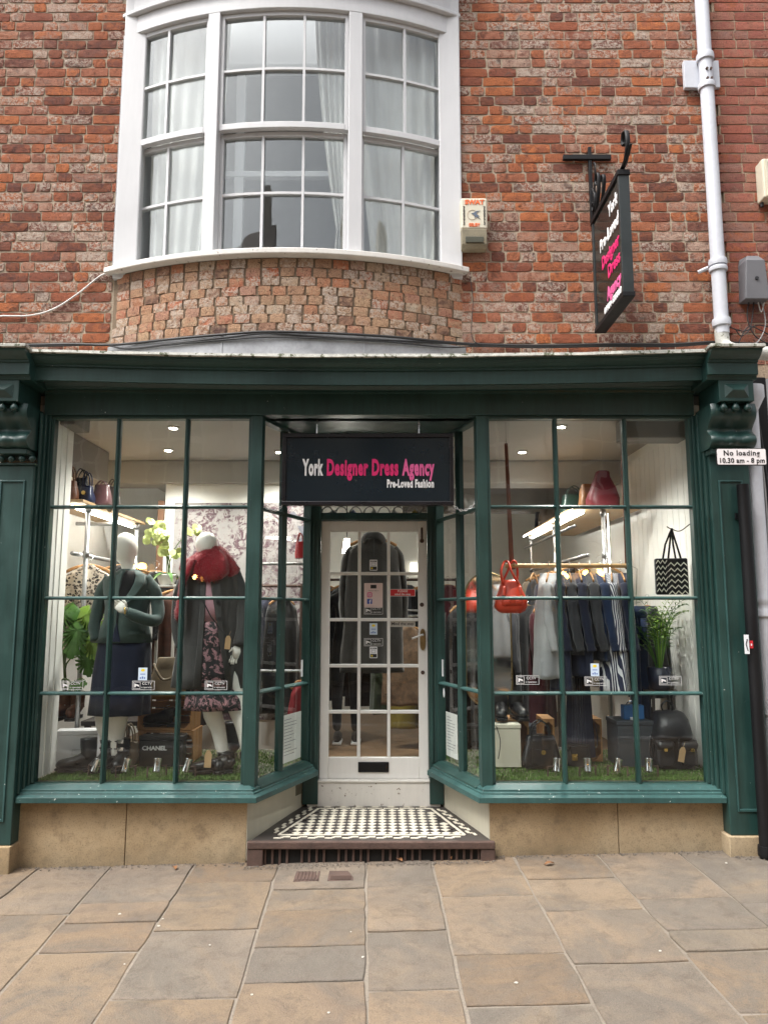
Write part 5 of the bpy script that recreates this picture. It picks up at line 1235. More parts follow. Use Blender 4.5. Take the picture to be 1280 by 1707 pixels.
for px, a in ((377, -95), (414, -70)): boot('', P(px,1280,Y2).x, Y2 - .02, ZD, rad(a), .12, .24, LEATHK, parent=o)

# ---------------------------------------------------------------- left window goods
WBOX = mat('white_card', (.74,.74,.76), .5, .03); KBOX = mat('black_card', (.012,.012,.012), .35, .2, 3, .05)
o, (x0, x1, za, zb, M) = carton('large white shoe box standing behind the black ankle boot', (93,1218,160,1286,5.46), 5.46, .13, WBOX, ZD, rot=rad(8)) if False else carton('large white shoe box standing behind the black ankle boot', (93,1218,160,1286), 5.46, .13, WBOX, ZD, rot=rad(8))
for a in ((.42,.72,.30,.31), (.42,.72,.45,.46), (.42,.425,.31,.45), (.715,.72,.31,.45)): MB().box(x0+(x1-x0)*a[0], x0+(x1-x0)*a[1], 5.4565, 5.4585, za+(zb-za)*a[2], za+(zb-za)*a[3], M).obj('printed_line', mat('grey_print', (.35,.35,.36), .5), o)
boot('single black chelsea boot in front of the white box', P(143,1290,5.24).x, 5.27, ZD, rad(188), .22, .27)
boot('right one of the brown lace-up boots on the bench', P(126,1200,5.82).x, 5.84, .80, rad(-85), .20, .25, LEATHB, laces=3); boot('left one of the brown lace-up boots on the bench', P(105,1200,5.82).x, 5.84, .80, rad(-95), .20, .25, LEATHB, laces=3)
bn = thing('low_bench', 'dark low bench carrying brown boots at the left wall', 'bench', (-2.0, 5.9, ZD)); DKW = mat('dark_wood', (.045,.035,.03), .5, .3, 6, .2)
MB().box(-2.24, -1.72, 5.70, 6.02, .765, .80).obj('seat', DKW, bn, bevel=.004)
for xx in (-2.22, -1.78):
    for yy in (5.72, 5.97): MB().box(xx, xx + .04, yy, yy + .035, ZD, .765).obj('leg', DKW, bn)
handbag('small taupe tote with upright handles beside the crates', (190,1238,227,1288), 5.50, .12, LEATHT, 1209, top=.95, z0=ZD)
crate('lower pine crate behind the black box', (229,1222,322,1285), 5.56, .28, ZD, h=.222)
crate('upper pine crate holding a black shoe', (230,1158,320,1222), 5.56, .28, ZD + .225, h=.25)
zc1 = ZD + .225 + .251
handbag('taupe leather bowling bag on top of the stacked crates', (246,1097,318,1156), 5.585, .20, LEATHT, None, top=.72, z0=zc1)
for nm, ob in [(k, v) for k, v in bpy.data.objects.items() if v.get('label', '').startswith('taupe leather bowling')]:
    cx = PX(282, 5.58); zt = zc1 + .20
    MB().tube(cat_rom([(cx - .09, 5.56, zt + .02), (cx - .06, 5.535, zt - .03), (cx - .01, 5.53, zt - .09), (cx + .06, 5.535, zt - .07), (cx + .10, 5.56, zt + .0)], 5), .010, 8).obj('handle', LEATHT, ob, smooth=True)
    MB().tube(cat_rom([(cx - .11, 5.56, zt + .0), (cx - .095, 5.545, zt - .05), (cx - .11, 5.54, zt - .10)], 3), .004, 6).obj('charm_chain', GOLD, ob); MB().lathe([(.002,-.02),(.02,-.012),(.022,.008),(.004,.02)], (cx - .112, 5.54, zt - .12), 12).obj('charm', GOLD, ob)
boot('black lace-up shoe standing in the upper crate', P(276,1212,5.62).x + .03, 5.66, ZD + .225 + .0125, rad(175), .13, .28, laces=3, name='shoe')
o, (x0, x1, za, zb, M) = carton('black shoe box with white CHANEL lettering leaning on the crate', (232,1227,305,1288), 5.42, .10, KBOX, ZD)
text('CHANEL', .040, T(PX(266,5.41), 5.4175, ZD + (zb-ZD)*.60) @ FRONT, WLET, o, bold=.0012, xs=1.1)
shp = boot('black flat shoe with a kraft price tag on the grass', P(372,1290,5.2).x, 5.215, ZD, rad(185), .06, .29, name='shoe'); c = P(347, 1268, 5.14); tag_part(shp, c.x, 5.14, c.z + .01, .055, 0, .05)
boot('tall black patent boot behind the floral skirt mannequin', P(386,1270,5.75).x, 5.75, ZD, rad(-90), .26, .25)
# spotlights
def spotlight():
    o = thing('spotlight', '', 'spotlight', (0, 0, 0), 'unlit chrome spotlights along the window sills'); m = MB().cyl((0,0,.045), (0,0,.125), .024, 20)
    MB().tube([(-.062,0,0), (-.062,0,.075)], .006, 6).obj('bracket', IRON, o); MB().tube([(.062,0,0), (.062,0,.075)], .006, 6).obj('bracket', IRON, o); MB().box(-.066,.066,-.012,.012,0,.006).obj('foot', IRON, o)
    M = T(0,0,.075) @ Matrix.Rotation(rad(12), 4, 'Y') @ Matrix.Rotation(rad(-18), 4, 'X') @ T(0,0,-.04)
    MB().lathe([(.020,0), (.024,.003), (.024,.075), (.026,.078), (.026,.086), (.018,.086), (.016,.06)], (0,0,0), 20).xf(M).obj('lamp_head', CHROME, o, smooth=True, auto=40); MB().tube([(-.062,0,.073), (.062,0,.073)], .004, 6).obj('pivot', IRON, o); return o
sp0 = spotlight(); names = ['first', 'second', 'third', 'fourth']
for i, (px, side) in enumerate([(160,'left'), (210,'left'), (262,'left'), (312,'left'), (928,'right'), (979,'right'), (1029,'right'), (1081,'right')]):
    s_ = sp0 if i == 0 else copy_tree(sp0); s_.location = (PX(px, 5.125, .56), 5.125, ZD - .011); s_.rotation_euler = (0, 0, rad((-25, 10, 35, -15, 5, 20, -20, 8)[i])); s_['label'] = '%s chrome spotlight from the left in the %s window' % (names[i % 4], side)

# plants
LEAF = mat('glossy_green_leaf', (.055,.15,.02), .32, .35, 6, .1, 30); LEAF2 = mat('yellow_green_leaf', (.16,.28,.03), .4, .25, 8, .1); POT = mat('white_ceramic', (.66,.64,.6), .3, .04); STEM = mat('green_stem', (.06,.11,.02), .6, .2)
mo = thing('monstera_plant', 'monstera with large split leaves in front of the leopard coat', 'plant', (PX(118,5.62), 5.62, .80))
MB().lathe([(.05,0),(.07,.10),(.075,.12),(.068,.12),(.06,.10)], (PX(118,5.9), 5.92, .80), 18).obj('pot', DKW, mo, smooth=True)
def monstera(c, r, az, tilt, spin, m):
    mb = MB(); rim = []
    for i in range(73):
        a = -math.pi + 2*math.pi*i/72; rr = r * (1 - .16*math.cos(a)) * (1.15 if abs(a) < .2 else 1)
        s = abs(a)
        if .5 < s < 2.5 and (s*3.0) % 1 < .30: rr *= .48
        rim.append(Vector((rr*math.cos(a)*1.05, rr*math.sin(a)*.86, 0)))
    rim = [Vector((p.x, p.y, -.35*(p.x*p.x)/r*.9 - .55*abs(p.y)**2/r)) for p in rim]
    n = len(mb.v); mb.v.append((-.3*r, 0, 0)); mb.v += [tuple(p) for p in rim]
    for i in range(len(rim)-1): mb.f.append((n, n+1+i, n+2+i))
    M = T(*c) @ Matrix.Rotation(az, 4, 'Z') @ Matrix.Rotation(tilt, 4, 'X') @ Matrix.Rotation(spin, 4, 'Z'); mb.xf(M); return mb.obj('leaf', m, mo, smooth=True), M
base = Vector((PX(118,5.9), 5.92, .92)); 
for px, py, Y, r, tl, sp, m in ((125,1060,5.42,.155,75,-100,LEAF), (150,1030,5.46,.12,65,-40,LEAF2), (100,1025,5.44,.11,70,-160,LEAF), (155,1075,5.40,.12,80,-60,LEAF2), (110,1018,5.55,.09,60,90,LEAF), (145,1105,5.45,.10,85,-80,LEAF), (128,1140,5.40,.07,60,10,LEAF)):
    c = P(px, py, Y); lf, M = monstera(c, r, rad(rg.uniform(-20, 20)), rad(tl), rad(sp), m)
    MB().tube(bez(base, (base.x, (base.y + c.y)/2, c.z + .1), M @ Vector((-.3*r, 0, -.004)), 6), .006, 6).obj('stem', STEM, mo)
orx = thing('orchid_plant', 'pale green orchid in a white bowl between the mannequins', 'plant', (PX(279,6.1), 6.1, PZ(975,6.1)))
ox, oz = PX(279,6.1,1.9), PZ(975,6.1)
MB().lathe([(.04,0),(.06,.01),(.078,.07),(.082,.085),(.075,.085),(.06,.03)], (ox, 6.1, oz), 20).obj('bowl', POT, orx, smooth=True)
ORC = mat('pale_lime_petal', (.58,.66,.26), .55, .15, 20, .1)
petal = [(0,0), (.010,.018), (.026,.030), (.040,.026), (.046,.012), (.046,-.012), (.040,-.026), (.026,-.030), (.010,-.018)]
fl_i = 0
for px, py, n, sp in ((262,880,16,17), (254,895,12,13), (270,900,9,12), (276,918,7,9), (322,886,7,10), (296,922,6,8)):
    top = P(px, py, 6.08); MB().tube(bez((ox + rg.uniform(-.03,.03), 6.1, oz + .06), (ox + rg.uniform(-.03,.03), 6.1, oz + .35), top, 8), .004, 6).obj('stem', STEM, orx)
    for i in range(n):
        c = P(px + rg.uniform(-sp, sp), py + rg.uniform(-sp*.75, sp*.75), 6.03 + rg.uniform(-.04,.05)); mb = MB(); s = rg.uniform(.5, .68)
        M = T(*c) @ Matrix.Rotation(rad(90 + rg.uniform(-30,30)), 4, 'X') @ Matrix.Rotation(rg.uniform(-.5,.5), 4, 'Y') @ Matrix.Rotation(rg.uniform(0,6), 4, 'Z') @ Matrix.Diagonal((s,s,s,1))
        for k in range(5):
            R_ = Matrix.Rotation(2*math.pi*k/5, 4, 'Z'); mb.poly([M @ R_ @ Vector((a, b, .006*math.sin(a*60) + .004*(k % 2))) for a, b in petal])
        mb.obj('flower', ORC, orx)
for i in range(6):
    a = i*1.05; mb = MB(); rows = []
    for t in range(6): u = t/5; rows.append((u*.16*math.cos(a), u*.16*math.sin(a), .085 + .09*u - .16*u*u, .022*math.sin(math.pi*min(.95, .15 + u*.85))))
    for x_, y_, z_, w_ in rows: mb.v += [(ox + x_ - w_*math.sin(a), 6.1 + y_ + w_*math.cos(a), oz + z_), (ox + x_ + w_*math.sin(a), 6.1 + y_ - w_*math.cos(a), oz + z_)]
    for t in range(5): mb.f.append((2*t, 2*t+1, 2*t+3, 2*t+2))
    mb.obj('leaf', LEAF, orx, smooth=True)
tb = thing('plant_stand', 'tall white stand under the orchid bowl', 'stand', (ox, 6.1, ZD))
MB().box(ox - .11, ox + .11, 6.0, 6.2, oz - .02, oz - .001).obj('top', POT, tb, bevel=.003)
for a, b in ((-.10,6.01), (.08,6.01), (-.10,6.17), (.08,6.17)): MB().box(ox + a, ox + a + .02, b, b + .02, ZD, oz - .02).obj('leg', POT, tb)

# ---------------------------------------------------------------- pipe rack with shelf at the left wall
GALV = mat('galvanised_pipe', (.36,.36,.36), .4, .25, 20, .15, 60, .7); PLY = mat('pine_shelf', (.46,.31,.17), .6, .2, 6, .2)
def shelf_rack(label, x0, x1, ya, yb, zs, zr, posts, xr):
    o = thing('clothes_rack', label, 'clothes rack', ((x0+x1)/2, (ya+yb)/2, ZF))
    MB().box(x0, x1, ya, yb, zs, zs + .022).obj('shelf', PLY, o, bevel=.003)
    for (x, y, zb_) in posts:
        MB().cyl((x, y, zb_), (x, y, zs - .001), .017, 12).obj('post', GALV, o, smooth=True)
        for zz in (zb_ + .02, zr, zs - .03): MB().cyl((x, y, zz - .025), (x, y, zz + .025), .024, 12).obj('fitting', GALV, o, smooth=True)
    MB().cyl((xr, ya + .05, zr), (xr, yb - .05, zr), .016, 12).obj('rail', GALV, o, smooth=True)
    MB().box(xr - .03, xr - .018, ya + .06, yb - .06, zs - .035, zs - .012).obj('led_strip', LED, o); return o
rk = shelf_rack('galvanised pipe rack with a pine shelf of bags in the left window', -2.60, -2.22, 5.48, 6.95, 2.405, 2.03, ((PX(146,5.62,2.2), 5.62, ZF), (-2.25, 6.8, ZF)), -2.30)
MB().box(PX(139,5.66), PX(141,5.66), 5.66, 5.664, 1.35, 2.38).obj('led_strip', LED, rk)
MB().cyl((-2.25, 6.3, 2.34), (-2.60, 6.3, 2.34), .016, 10).obj('brace', GALV, rk)
zs = 2.428
handbag('dark brown bag at the near end of the left shelf', (98,800,126,840), 5.52, .10, LEATHB, 775, z0=zs); handbag('navy bag with a gold clip on the left shelf', (128,808,152,842), 5.60, .12, mat('navy_leather', (.012,.02,.06), .35, .2), 785, GOLD, z0=zs)
handbag('plum round bag on the left shelf', (150,806,180,843), 5.72, .14, mat('plum_leather', (.11,.05,.055), .4, .2), 800, z0=zs); handbag('grey brown bag farthest back on the left shelf', (172,810,196,846), 5.95, .12, mat('grey_brown_leather', (.06,.045,.04), .45, .2), 798, z0=zs); handbag('black bag standing behind the others on the left shelf', (116,795,145,838), 5.85, .12, LEATHK, 780, z0=zs)
def leopard_mat():
    t = NT('leopard_print'); p = t.coord(); v = t.add('ShaderNodeTexVoronoi', feature='F1'); v.inputs['Scale'].default_value = 48; dn = t.noise(16, 3, .6, vec=p)
    mx = t.add('ShaderNodeMix', data_type='VECTOR'); t.link(p, mx.inputs[4]); mx.inputs[0].default_value = .05
    nn = t.add('ShaderNodeTexNoise'); nn.inputs['Scale'].default_value = 14; t.link(p, nn.inputs['Vector']); t.link(nn.outputs[1], mx.inputs[5]); t.link(mx.outputs[1], v.inputs['Vector'])
    k = t.ramp(v.outputs[0], [(.18, 0.0), (.24, 1.0), (.46, 1.0), (.52, 0.0)]); k2 = t.ramp(dn, [(.40, 0.0), (.46, 1.0)])
    t.col(t.mix(t.math('MULTIPLY', k, k2), t.mix(t.ramp(v.outputs[0], [(.1, 1.0), (.25, 0.0)]), (.50,.42,.33), (.22,.13,.08)), (.015,.012,.012))); t.set(Roughness=.8); return t.m
garment('leopard print coat hanging nearest the glass at left', PX(146,5.72,1.8), 5.74, 2.03, PZ(1082,5.7), leopard_mat(), rad(25), .19, .06, 1.02, .45, cat='coat')
garment('black padded jacket behind the blazer mannequin', PX(205,6.1,1.9), 6.1, 2.05, 1.35, mat('black_puffer', (.012,.012,.014), .3, .3, 9, .8, 14), rad(12), .23, .08, 1.05, .45, cat='jacket')
garment('black leather coat between the two mannequins', PX(262,6.55,1.8), 6.5, 2.02, 1.0, LEATHK, rad(20), .22, .07, 1.05, .5, cat='coat')
garment('brown patterned dress among dark clothes between the mannequins', PX(290,6.4,1.6), 6.45, 1.86, .85, mat('brown_pattern', (.07,.025,.015), .7, .8, 30, .1), rad(50), .2, .06, 1.1, cat='dress')
garment('dark red dress hanging behind the bowling bag', PX(248,6.6,1.5), 6.7, 1.85, .75, mat('dark_red_cloth', (.10,.012,.016), .8, .2), rad(60), .2, .06, 1.1, cat='dress')
for i, (px, m, lab) in enumerate(((270,BLKC,'first black garment on the dark rail behind the crates'), (300,NAVYC,'navy garment on the dark rail behind the crates'), (320,BLKC,'second black garment on the dark rail behind the coat'))):
    garment(lab, PX(px,6.7,1.4), 6.68, 1.80, .62, m, rad(70), .22, .06, 1.1)
rl = thing('garment_rail', 'dark rail of clothes in front of the mural', 'clothes rail', (-1.7, 6.7, ZF)); MB().cyl((-2.12, 6.68, 1.83), (-.72, 6.68, 1.83), .014, 10).obj('rail', IRON, rl)
for xx in (-2.11, -.73): MB().cyl((xx, 6.68, ZF), (xx, 6.68, 1.85), .014, 10).obj('post', IRON, rl)
for i, (px, m, lab) in enumerate(((395,GREYC,'grey garment on the dark rail right of the grey coat'), (418,BLKC,'black garment seen through the left angled window'), (445,NAVYC,'navy garment seen through the left angled window'), (470,BLKC,'last black garment on the rail in the left angled window'))):
    garment(lab, PX(px,6.7,1.4), 6.68, 1.80, .75, m, rad(60), .2, .06, 1.1)
# ---------------------------------------------------------------- right window goods
YR = 5.52; ZRL = PZ(943, YR)
rl = thing('hanging_rail', 'pale wooden dowel hung from the ceiling on brown leather straps', 'clothes rail', (1.33, YR, ZRL)); LST = mat('tan_leather_strap', (.17,.05,.028), .5, .2)
DOW = mat('pale_wood_dowel', (.55,.36,.17), .5, .15, 14, .1)
xa, xb = PX(842,YR,1.95), PX(1052,YR,1.95)
MB().cyl((xa, YR, ZRL), (xb, YR, ZRL), .016, 14).obj('dowel', DOW, rl, smooth=True, auto=40)
t0 = P(843, 735, YR); MB().tube([(xa + .055, YR, ZRL - .028), (xa + .045, YR, ZRL + .05), (t0.x, YR, t0.z - .02)], [(.005, .022), (.005, .020), (.005, .014)], 6).obj('strap', LST, rl)
MB().tube([(t0.x, YR, t0.z - .02), (t0.x, YR, ZC)], .003, 6).obj('ceiling_hook', CHROME, rl)
MB().tube([(xb - .03, YR, ZRL - .028), (xb - .03, YR, ZC)], [(.005, .020), (.005, .014)], 6).obj('strap', LST, rl)
for xx in (xa + .055, xb - .03): MB().cyl((xx, YR - .026, ZRL), (xx, YR - .018, ZRL), .008, 8).obj('stud', BRASS, rl)
def stripe_mat():
    t = NT('navy_white_stripe'); sx = t.add('ShaderNodeSeparateXYZ'); t.link(t.coord(), sx.inputs[0])
    u = t.math('ADD', sx.outputs[0], t.math('MULTIPLY', sx.outputs[1], .45)); w = t.math('SINE', t.math('MULTIPLY', u, 420.0))
    t.col(t.mix(t.ramp(w, [(.3, 0.0), (.5, 1.0)]), (.02,.025,.06), (.68,.68,.70))); t.set(Roughness=.8); return t.m
STR = stripe_mat(); DNV = fabric('denim_blue', (.012,.028,.075), (.008,.016,.045)); CHC = fabric('charcoal_cloth', (.045,.047,.055))
def side_piece(px, zb, m, lab, ang=78, th=.045, fl=1.15, cat='garment', sl=.4, wd=.17): return garment(lab, PX(px,YR,1.7), YR, ZRL + .016, zb, m, rad(ang), wd, th, fl, sl, cat=cat, folds=(.12, 4))
side_piece(916, PZ(1128,YR), LGREY, 'pale grey jumper hanging on the wooden dowel', 70, .075, 1.25, 'jumper')
side_piece(934, PZ(1150,YR), NAVYC, 'navy cardigan next to the pale grey jumper', 76, .05)
side_piece(950, PZ(1090,YR), CHC, 'charcoal jacket in the middle of the wooden dowel', 80, .05, 1.1, 'jacket')
side_piece(966, PZ(1125,YR), NAVYC, 'navy coat in the middle of the wooden dowel', 82, .05, 1.1, 'coat')
side_piece(984, PZ(1075,YR), CHC, 'grey blazer left of the blue denim shirt', 84, .05, 1.1, 'blazer')
side_piece(1001, PZ(1100,YR), DNV, 'blue denim shirt left of the striped shirt', 86, .045, 1.1, 'shirt')
side_piece(1020, PZ(1152,YR), STR, 'navy and white striped shirt on the wooden dowel', 74, .06, 1.35, 'shirt')
side_piece(1036, PZ(1085,YR), NAVYC, 'dark navy jacket at the right end of the wooden dowel', 82, .05, 1.1, 'jacket')
eh = thing('coat_hanger', 'empty wooden hanger near the left end of the wooden dowel', 'hanger', (PX(889,YR,1.9), YR, ZRL - .13)); hanger(eh, PX(889,YR,1.9), YR, ZRL + .016, rad(70), .19)
# red handbag on the dowel's end
REDL = mat('orange_red_leather', (.58,.05,.018), .36, .15, 8, .25, 120)
Yb = 5.44; q = R(826, 966, 880, 1022, Yb); cx = (q[0]+q[1])/2; o = thing('handbag', 'bright orange-red leather handbag hanging from the wooden dowel', 'handbag', (cx, Yb + .06, q[2]))
wb, hb = (q[1]-q[0])/2, q[3]-q[2]
MB().rings([ell(cx, Yb + .06, q[2] + hb*t, wb*s, .085*s2, 32, .8) for t, s, s2 in ((0,.55,.7), (.06,.82,.95), (.18,.98,1.05), (.36,1.0,1.0), (.52,.92,.85), (.68,.76,.65), (.84,.62,.45), (.95,.52,.32), (1,.44,.22))]).crumple(.012, 20, 3, 1.0).obj('body', REDL, o, smooth=True)
for s in (-1, 1): MB().tube(cat_rom([(cx + s*.055, Yb + .0, q[3] - .05), (cx + s*.065, Yb - .022, q[2] + .13), (cx + s*.06, Yb - .03, q[2] + .05)], 4), [(.004, .011)]*9, 8).obj('strap', REDL, o, smooth=True); MB().box(cx + s*.065 - .012, cx + s*.065 + .012, Yb - .036, Yb - .026, q[2] + .10, q[2] + .125).obj('buckle', CHROME, o)
MB().rings([ell(cx, Yb - .012, q[2] + .05, .072, .02, 20, .6), ell(cx, Yb - .016, q[2] + .075, .078, .026, 20, .6), ell(cx, Yb + .0, q[2] + .115, .074, .02, 20, .6)]).obj('pocket', REDL, o, smooth=True); MB().box(cx - .022, cx + .022, Yb - .046, Yb - .03, q[2] + .065, q[2] + .125).obj('flap', REDL, o, bevel=.006)
for s, dx in ((-1, -.025), (1, .03)):
    MB().tube(cat_rom([(cx - .06, Yb + .06 + s*.03, q[3] - .03), (cx - .045 + dx, Yb + .06 + s*.03, q[3] + .06), (cx - .015 + dx, Yb + .07, ZRL + .025), (cx + .015 + dx, Yb + .07, ZRL + .025), (cx + .03 + dx, Yb + .06 + s*.03, q[3] + .06), (cx + .055, Yb + .06 + s*.03, q[3] - .03)], 5), .009, 8).obj('handle', REDL, o, smooth=True)
# zigzag tote on a hook
YT = 5.40; q = R(1095, 930, 1147, 991, YT); o = thing('tote_bag', 'black tote with white zigzag stripes on a wall hook', 'tote bag', ((q[0]+q[1])/2, YT + .03, q[2]))
M = T(q[1], YT, 0) @ Matrix.Rotation(rad(-12), 4, 'Z') @ T(-q[1], -YT, 0)
MB().box(q[0], q[1], YT, YT + .06, q[2], q[3], M).obj('body', BLKC, o, bevel=.012)
CRM = mat('cream_print', (.68,.65,.56), .7, .05)
for r in range(6):
    z0 = q[2] + (q[3]-q[2])*(.08 + .155*r); n = 6; w = q[1] - q[0] - .012
    for half in (0, 1):
        top = []; bot = []; off_ = (.010, -.008)[half]; a0 = (0, .38)[half]; a1 = (.36, 1)[half]; nn = (5, 6)[half]
        for i in range(nn + 1):
            xx = q[0] + .006 + w*(a0 + (a1-a0)*i/nn); zz = z0 + off_ + (.013 if i % 2 else -.010); top.append((xx, zz + .005)); bot.append((xx, zz - .005))
        mb = MB()
        for i in range(nn):
            mb.rings([[M @ Vector((p[0], yy, p[1])) for yy in (YT - .0025,)][0:1] + [] for p in ()] or [[M @ Vector((bot[i][0], YT - .003, bot[i][1])), M @ Vector((bot[i][0], YT - .0005, bot[i][1])), M @ Vector((top[i][0], YT - .0005, top[i][1])), M @ Vector((top[i][0], YT - .003, top[i][1]))], [M @ Vector((bot[i+1][0], YT - .003, bot[i+1][1])), M @ Vector((bot[i+1][0], YT - .0005, bot[i+1][1])), M @ Vector((top[i+1][0], YT - .0005, top[i+1][1])), M @ Vector((top[i+1][0], YT - .003, top[i+1][1]))]])
        mb.obj('zigzag', CRM, o)
hk = P(1121, 880, YT)
for dx in (-.055, .035): MB().tube([M @ Vector(((q[0]+q[1])/2 + dx, YT + .02, q[3] - .01)), M @ Vector(((q[0]+q[1])/2 + dx*.6, YT + .02, q[3] + .10)), (hk.x, YT + .02, hk.z)], [(.003, .008)]*3, 6).obj('handle', BLKC, o); MB().tube([M @ Vector(((q[0]+q[1])/2 + dx + .04, YT + .04, q[3] - .01)), (hk.x, YT + .03, hk.z)], [(.003, .008)]*2, 6).obj('handle', BLKC, o)
h_ = MB().tube(cat_rom([(2.222, YT + .02, hk.z + .03), (hk.x + .06, YT + .025, hk.z - .02), (hk.x, YT + .025, hk.z - .006), (hk.x - .035, YT + .025, hk.z + .012)], 4), .004, 6).obj('wall_hook', IRON, None, label='small curved iron hook holding the zigzag tote', cat='hook')
# mirror
o = thing('arched_mirror', 'arched mirror with a thin gilt rim behind the red handbag', 'mirror', (.92, 6.7, ZF + .4))
pts = rrect(.72, 1.12, ZF + .45, PZ(955,6.7), .195, 8); MB().prism(pts, 'y', 6.70, 6.71).obj('mirror_glass', mat('mirror_silver', (.8,.8,.8), .02, .01, 3, 0, 80, 1.0), o)
MB().tube([(x, 6.70, z) for x, z in pts], .008, 6, closed=True).obj('rim', BRASS, o); MB().box(.80, 1.04, 6.72, 6.9, ZF, ZF + .45).obj('stand', DKW, o)
# palm
pb = P(1098, 1112, 5.58); o = thing('palm_plant', 'feathery palm in a dark navy pot beneath the zigzag tote', 'plant', (pb.x, 5.58, PZ(1150,5.58)))
zp0, zp1 = PZ(1150,5.58), PZ(1112,5.58); MB().lathe([(.06,0),(.075,.01),(.085,zp1-zp0),(.076,zp1-zp0),(.07,.08)], (pb.x, 5.58, zp0), 20).obj('pot', mat('navy_glaze', (.02,.025,.05), .3, .2), o, smooth=True)
rp = random.Random(21)
for i in range(26):
    a = rp.uniform(0, 6.28); L = rp.uniform(.36, .66); up = rp.uniform(.26, .62); b0 = Vector((pb.x + .02*math.cos(a), 5.58 + .02*math.sin(a), zp1 - .01))
    tip = b0 + Vector((L*.75*math.cos(a), L*.35*math.sin(a), up*.85)); tip.x = min(tip.x, 2.17); tip.y = max(5.36, tip.y)
    pts = bez(b0, b0 + Vector((.05*math.cos(a), .05*math.sin(a), up*.85)), tip, 10); mb = MB().tube(pts, [.004 - .0003*j for j in range(11)], 5); 
    for j in range(3, 11):
        d = (pts[j] - pts[j-1]).normalized(); sd = d.cross(Vector((0,0,1))).normalized()
        for s in (-1, 1):
            l = .15 * (1.15 - j/14) * rp.uniform(.8, 1.1); t1 = pts[j] + (d*.55 + sd*s*.7 - Vector((0,0,.25))) * l; t1.x = min(t1.x, 2.21); w = d.cross(sd)*.004 + d*.005; mid = pts[j].lerp(t1, .5) + Vector((0,0,.012))
            mb.quad(pts[j], mid - w, t1, mid + w)
    mb.obj('frond', LEAF if i % 3 else LEAF2, o)
st2 = thing('plant_stool', 'dark stool under the palm pot', 'stool', (pb.x, 5.58, ZD)); MB().cyl((pb.x, 5.58, zp0 - .022), (pb.x, 5.58, zp0 - .001), .12, 24).obj('seat', DKW, st2, bevel=.003)
for a in (.6, 2.2, 3.8, 5.4): MB().cyl((pb.x + .09*math.cos(a), 5.58 + .09*math.sin(a), zp0 - .022), (pb.x + .11*math.cos(a), 5.58 + .11*math.sin(a), ZD), .012, 8).obj('leg', DKW, st2)
# jeans hung beside the palm
o = thing('hanging_jeans', 'dark blue jeans hanging between the striped shirt and the palm', 'jeans', (PX(1072,5.62,1.2), 5.66, PZ(1215,5.62)))
xj = PX(1066, 5.62, 1.3)
for s in (-1, 1):
    MB().rings([ell(xj + s*.032, 5.66, PZ(y,5.62), w, .05, 20, .8, .06, 4, s) for y, w in ((1030,.04), (1060,.045), (1120,.04), (1170,.038), (1215,.042))][::-1]).obj('trouser_leg', DNV, o, smooth=True)
MB().rings([ell(xj, 5.66, PZ(y,5.62), w, .045, 24, .7) for y, w in ((1010,.07), (1035,.075))][::-1]).obj('waistband', DNV, o, smooth=True); MB().tube([(xj, 5.66, PZ(1012,5.62)), (xj - .02, YR + .02, ZRL - .02), (xb - .05, YR, ZRL + .018)], .002, 5).obj('hook', CHROME, o)
garment('dark grey quilted jacket sleeve shape beside the palm', PX(1085,5.9,1.4), 5.95, 1.72, .95, CHC, rad(40), .17, .07, 1.1, .4, cat='jacket')
# floor goods
crate('pine crate with a cream box in front at the left of the right window', (836,1212,882,1280), 5.55, .28, ZD, h=.30)
WB2 = mat('cream_card', (.60,.57,.46), .6, .04); carton('cream box standing in front of the crate under the black boots', (820,1216,868,1280), 5.40, .12, WB2, ZD, h=.29)
wire([(PX(828,5.36,.8), 5.39, ZD + .28), (PX(834,5.36,.7), 5.37, ZD + .18), (PX(831,5.36,.6), 5.38, ZD + .06)], .003, CBK, 'thin black lead hanging in front of the cream box')
for px, a, l in ((834,-95,'left'), (860,-80,'right')): boot('%s one of the black ankle boots on the crate' % l, PX(px,5.62,.95), 5.63, ZD + .301, rad(a), .19, .25)
b_ = handbag('glossy black handbag with a gold postman lock on the grass', (873,1228,937,1278), 5.34, .17, mat('patent_black_leather', (.009,.009,.010), .18, .3, 12, .4, 60), 1204, GOLD, .74, True, ZD, True)
b_ = handbag('small black bag with gold buckle under the pleated skirt', (945,1243,987,1276), 5.42, .12, LEATHK, None, None, .9, False, ZD, False, True); q = R(953,1257,962,1268,5.41); MB().box(q[0], q[1], 5.405, 5.425, q[2], q[3]).obj('buckle', GOLD, b_)
def pleat(label, px, Y, y0, y1, w0, w1, m):
    o = thing('pleated_skirt', label, 'skirt', (PX(px,Y,1), Y, PZ(y1,Y))); rs = []
    for t in [i/8 for i in range(9)]:
        z = PZ(y0 + (y1-y0)*t, Y); w = w0 + (w1-w0)*t; rs.append([(PX(px,Y,1) + w*math.cos(a)*(1 + .07*(1 if j % 2 else -1)), Y + .05*math.sin(a)*(1 + .12*(1 if j % 2 else -1)), z) for j, a in enumerate([2*math.pi*k/64 for k in range(64)])])
    MB().rings(rs[::-1]).obj('cloth', m, o); MB().tube([(PX(px,Y,1), Y, PZ(y0,Y)), (PX(px,Y,1), YR, ZRL + .018)], .002, 5).obj('hook', CHROME, o)
pleat('navy pleated skirt hanging low in the middle of the right window', 964, 5.56, 1120, 1262, .075, .10, fabric('slate_navy_cloth', (.025,.027,.05), (.016,.018,.035)))
crate('narrow pine crate with necklaces beside the pleated skirt', (975,1212,1004,1277), 5.60, .26, ZD, h=.30)
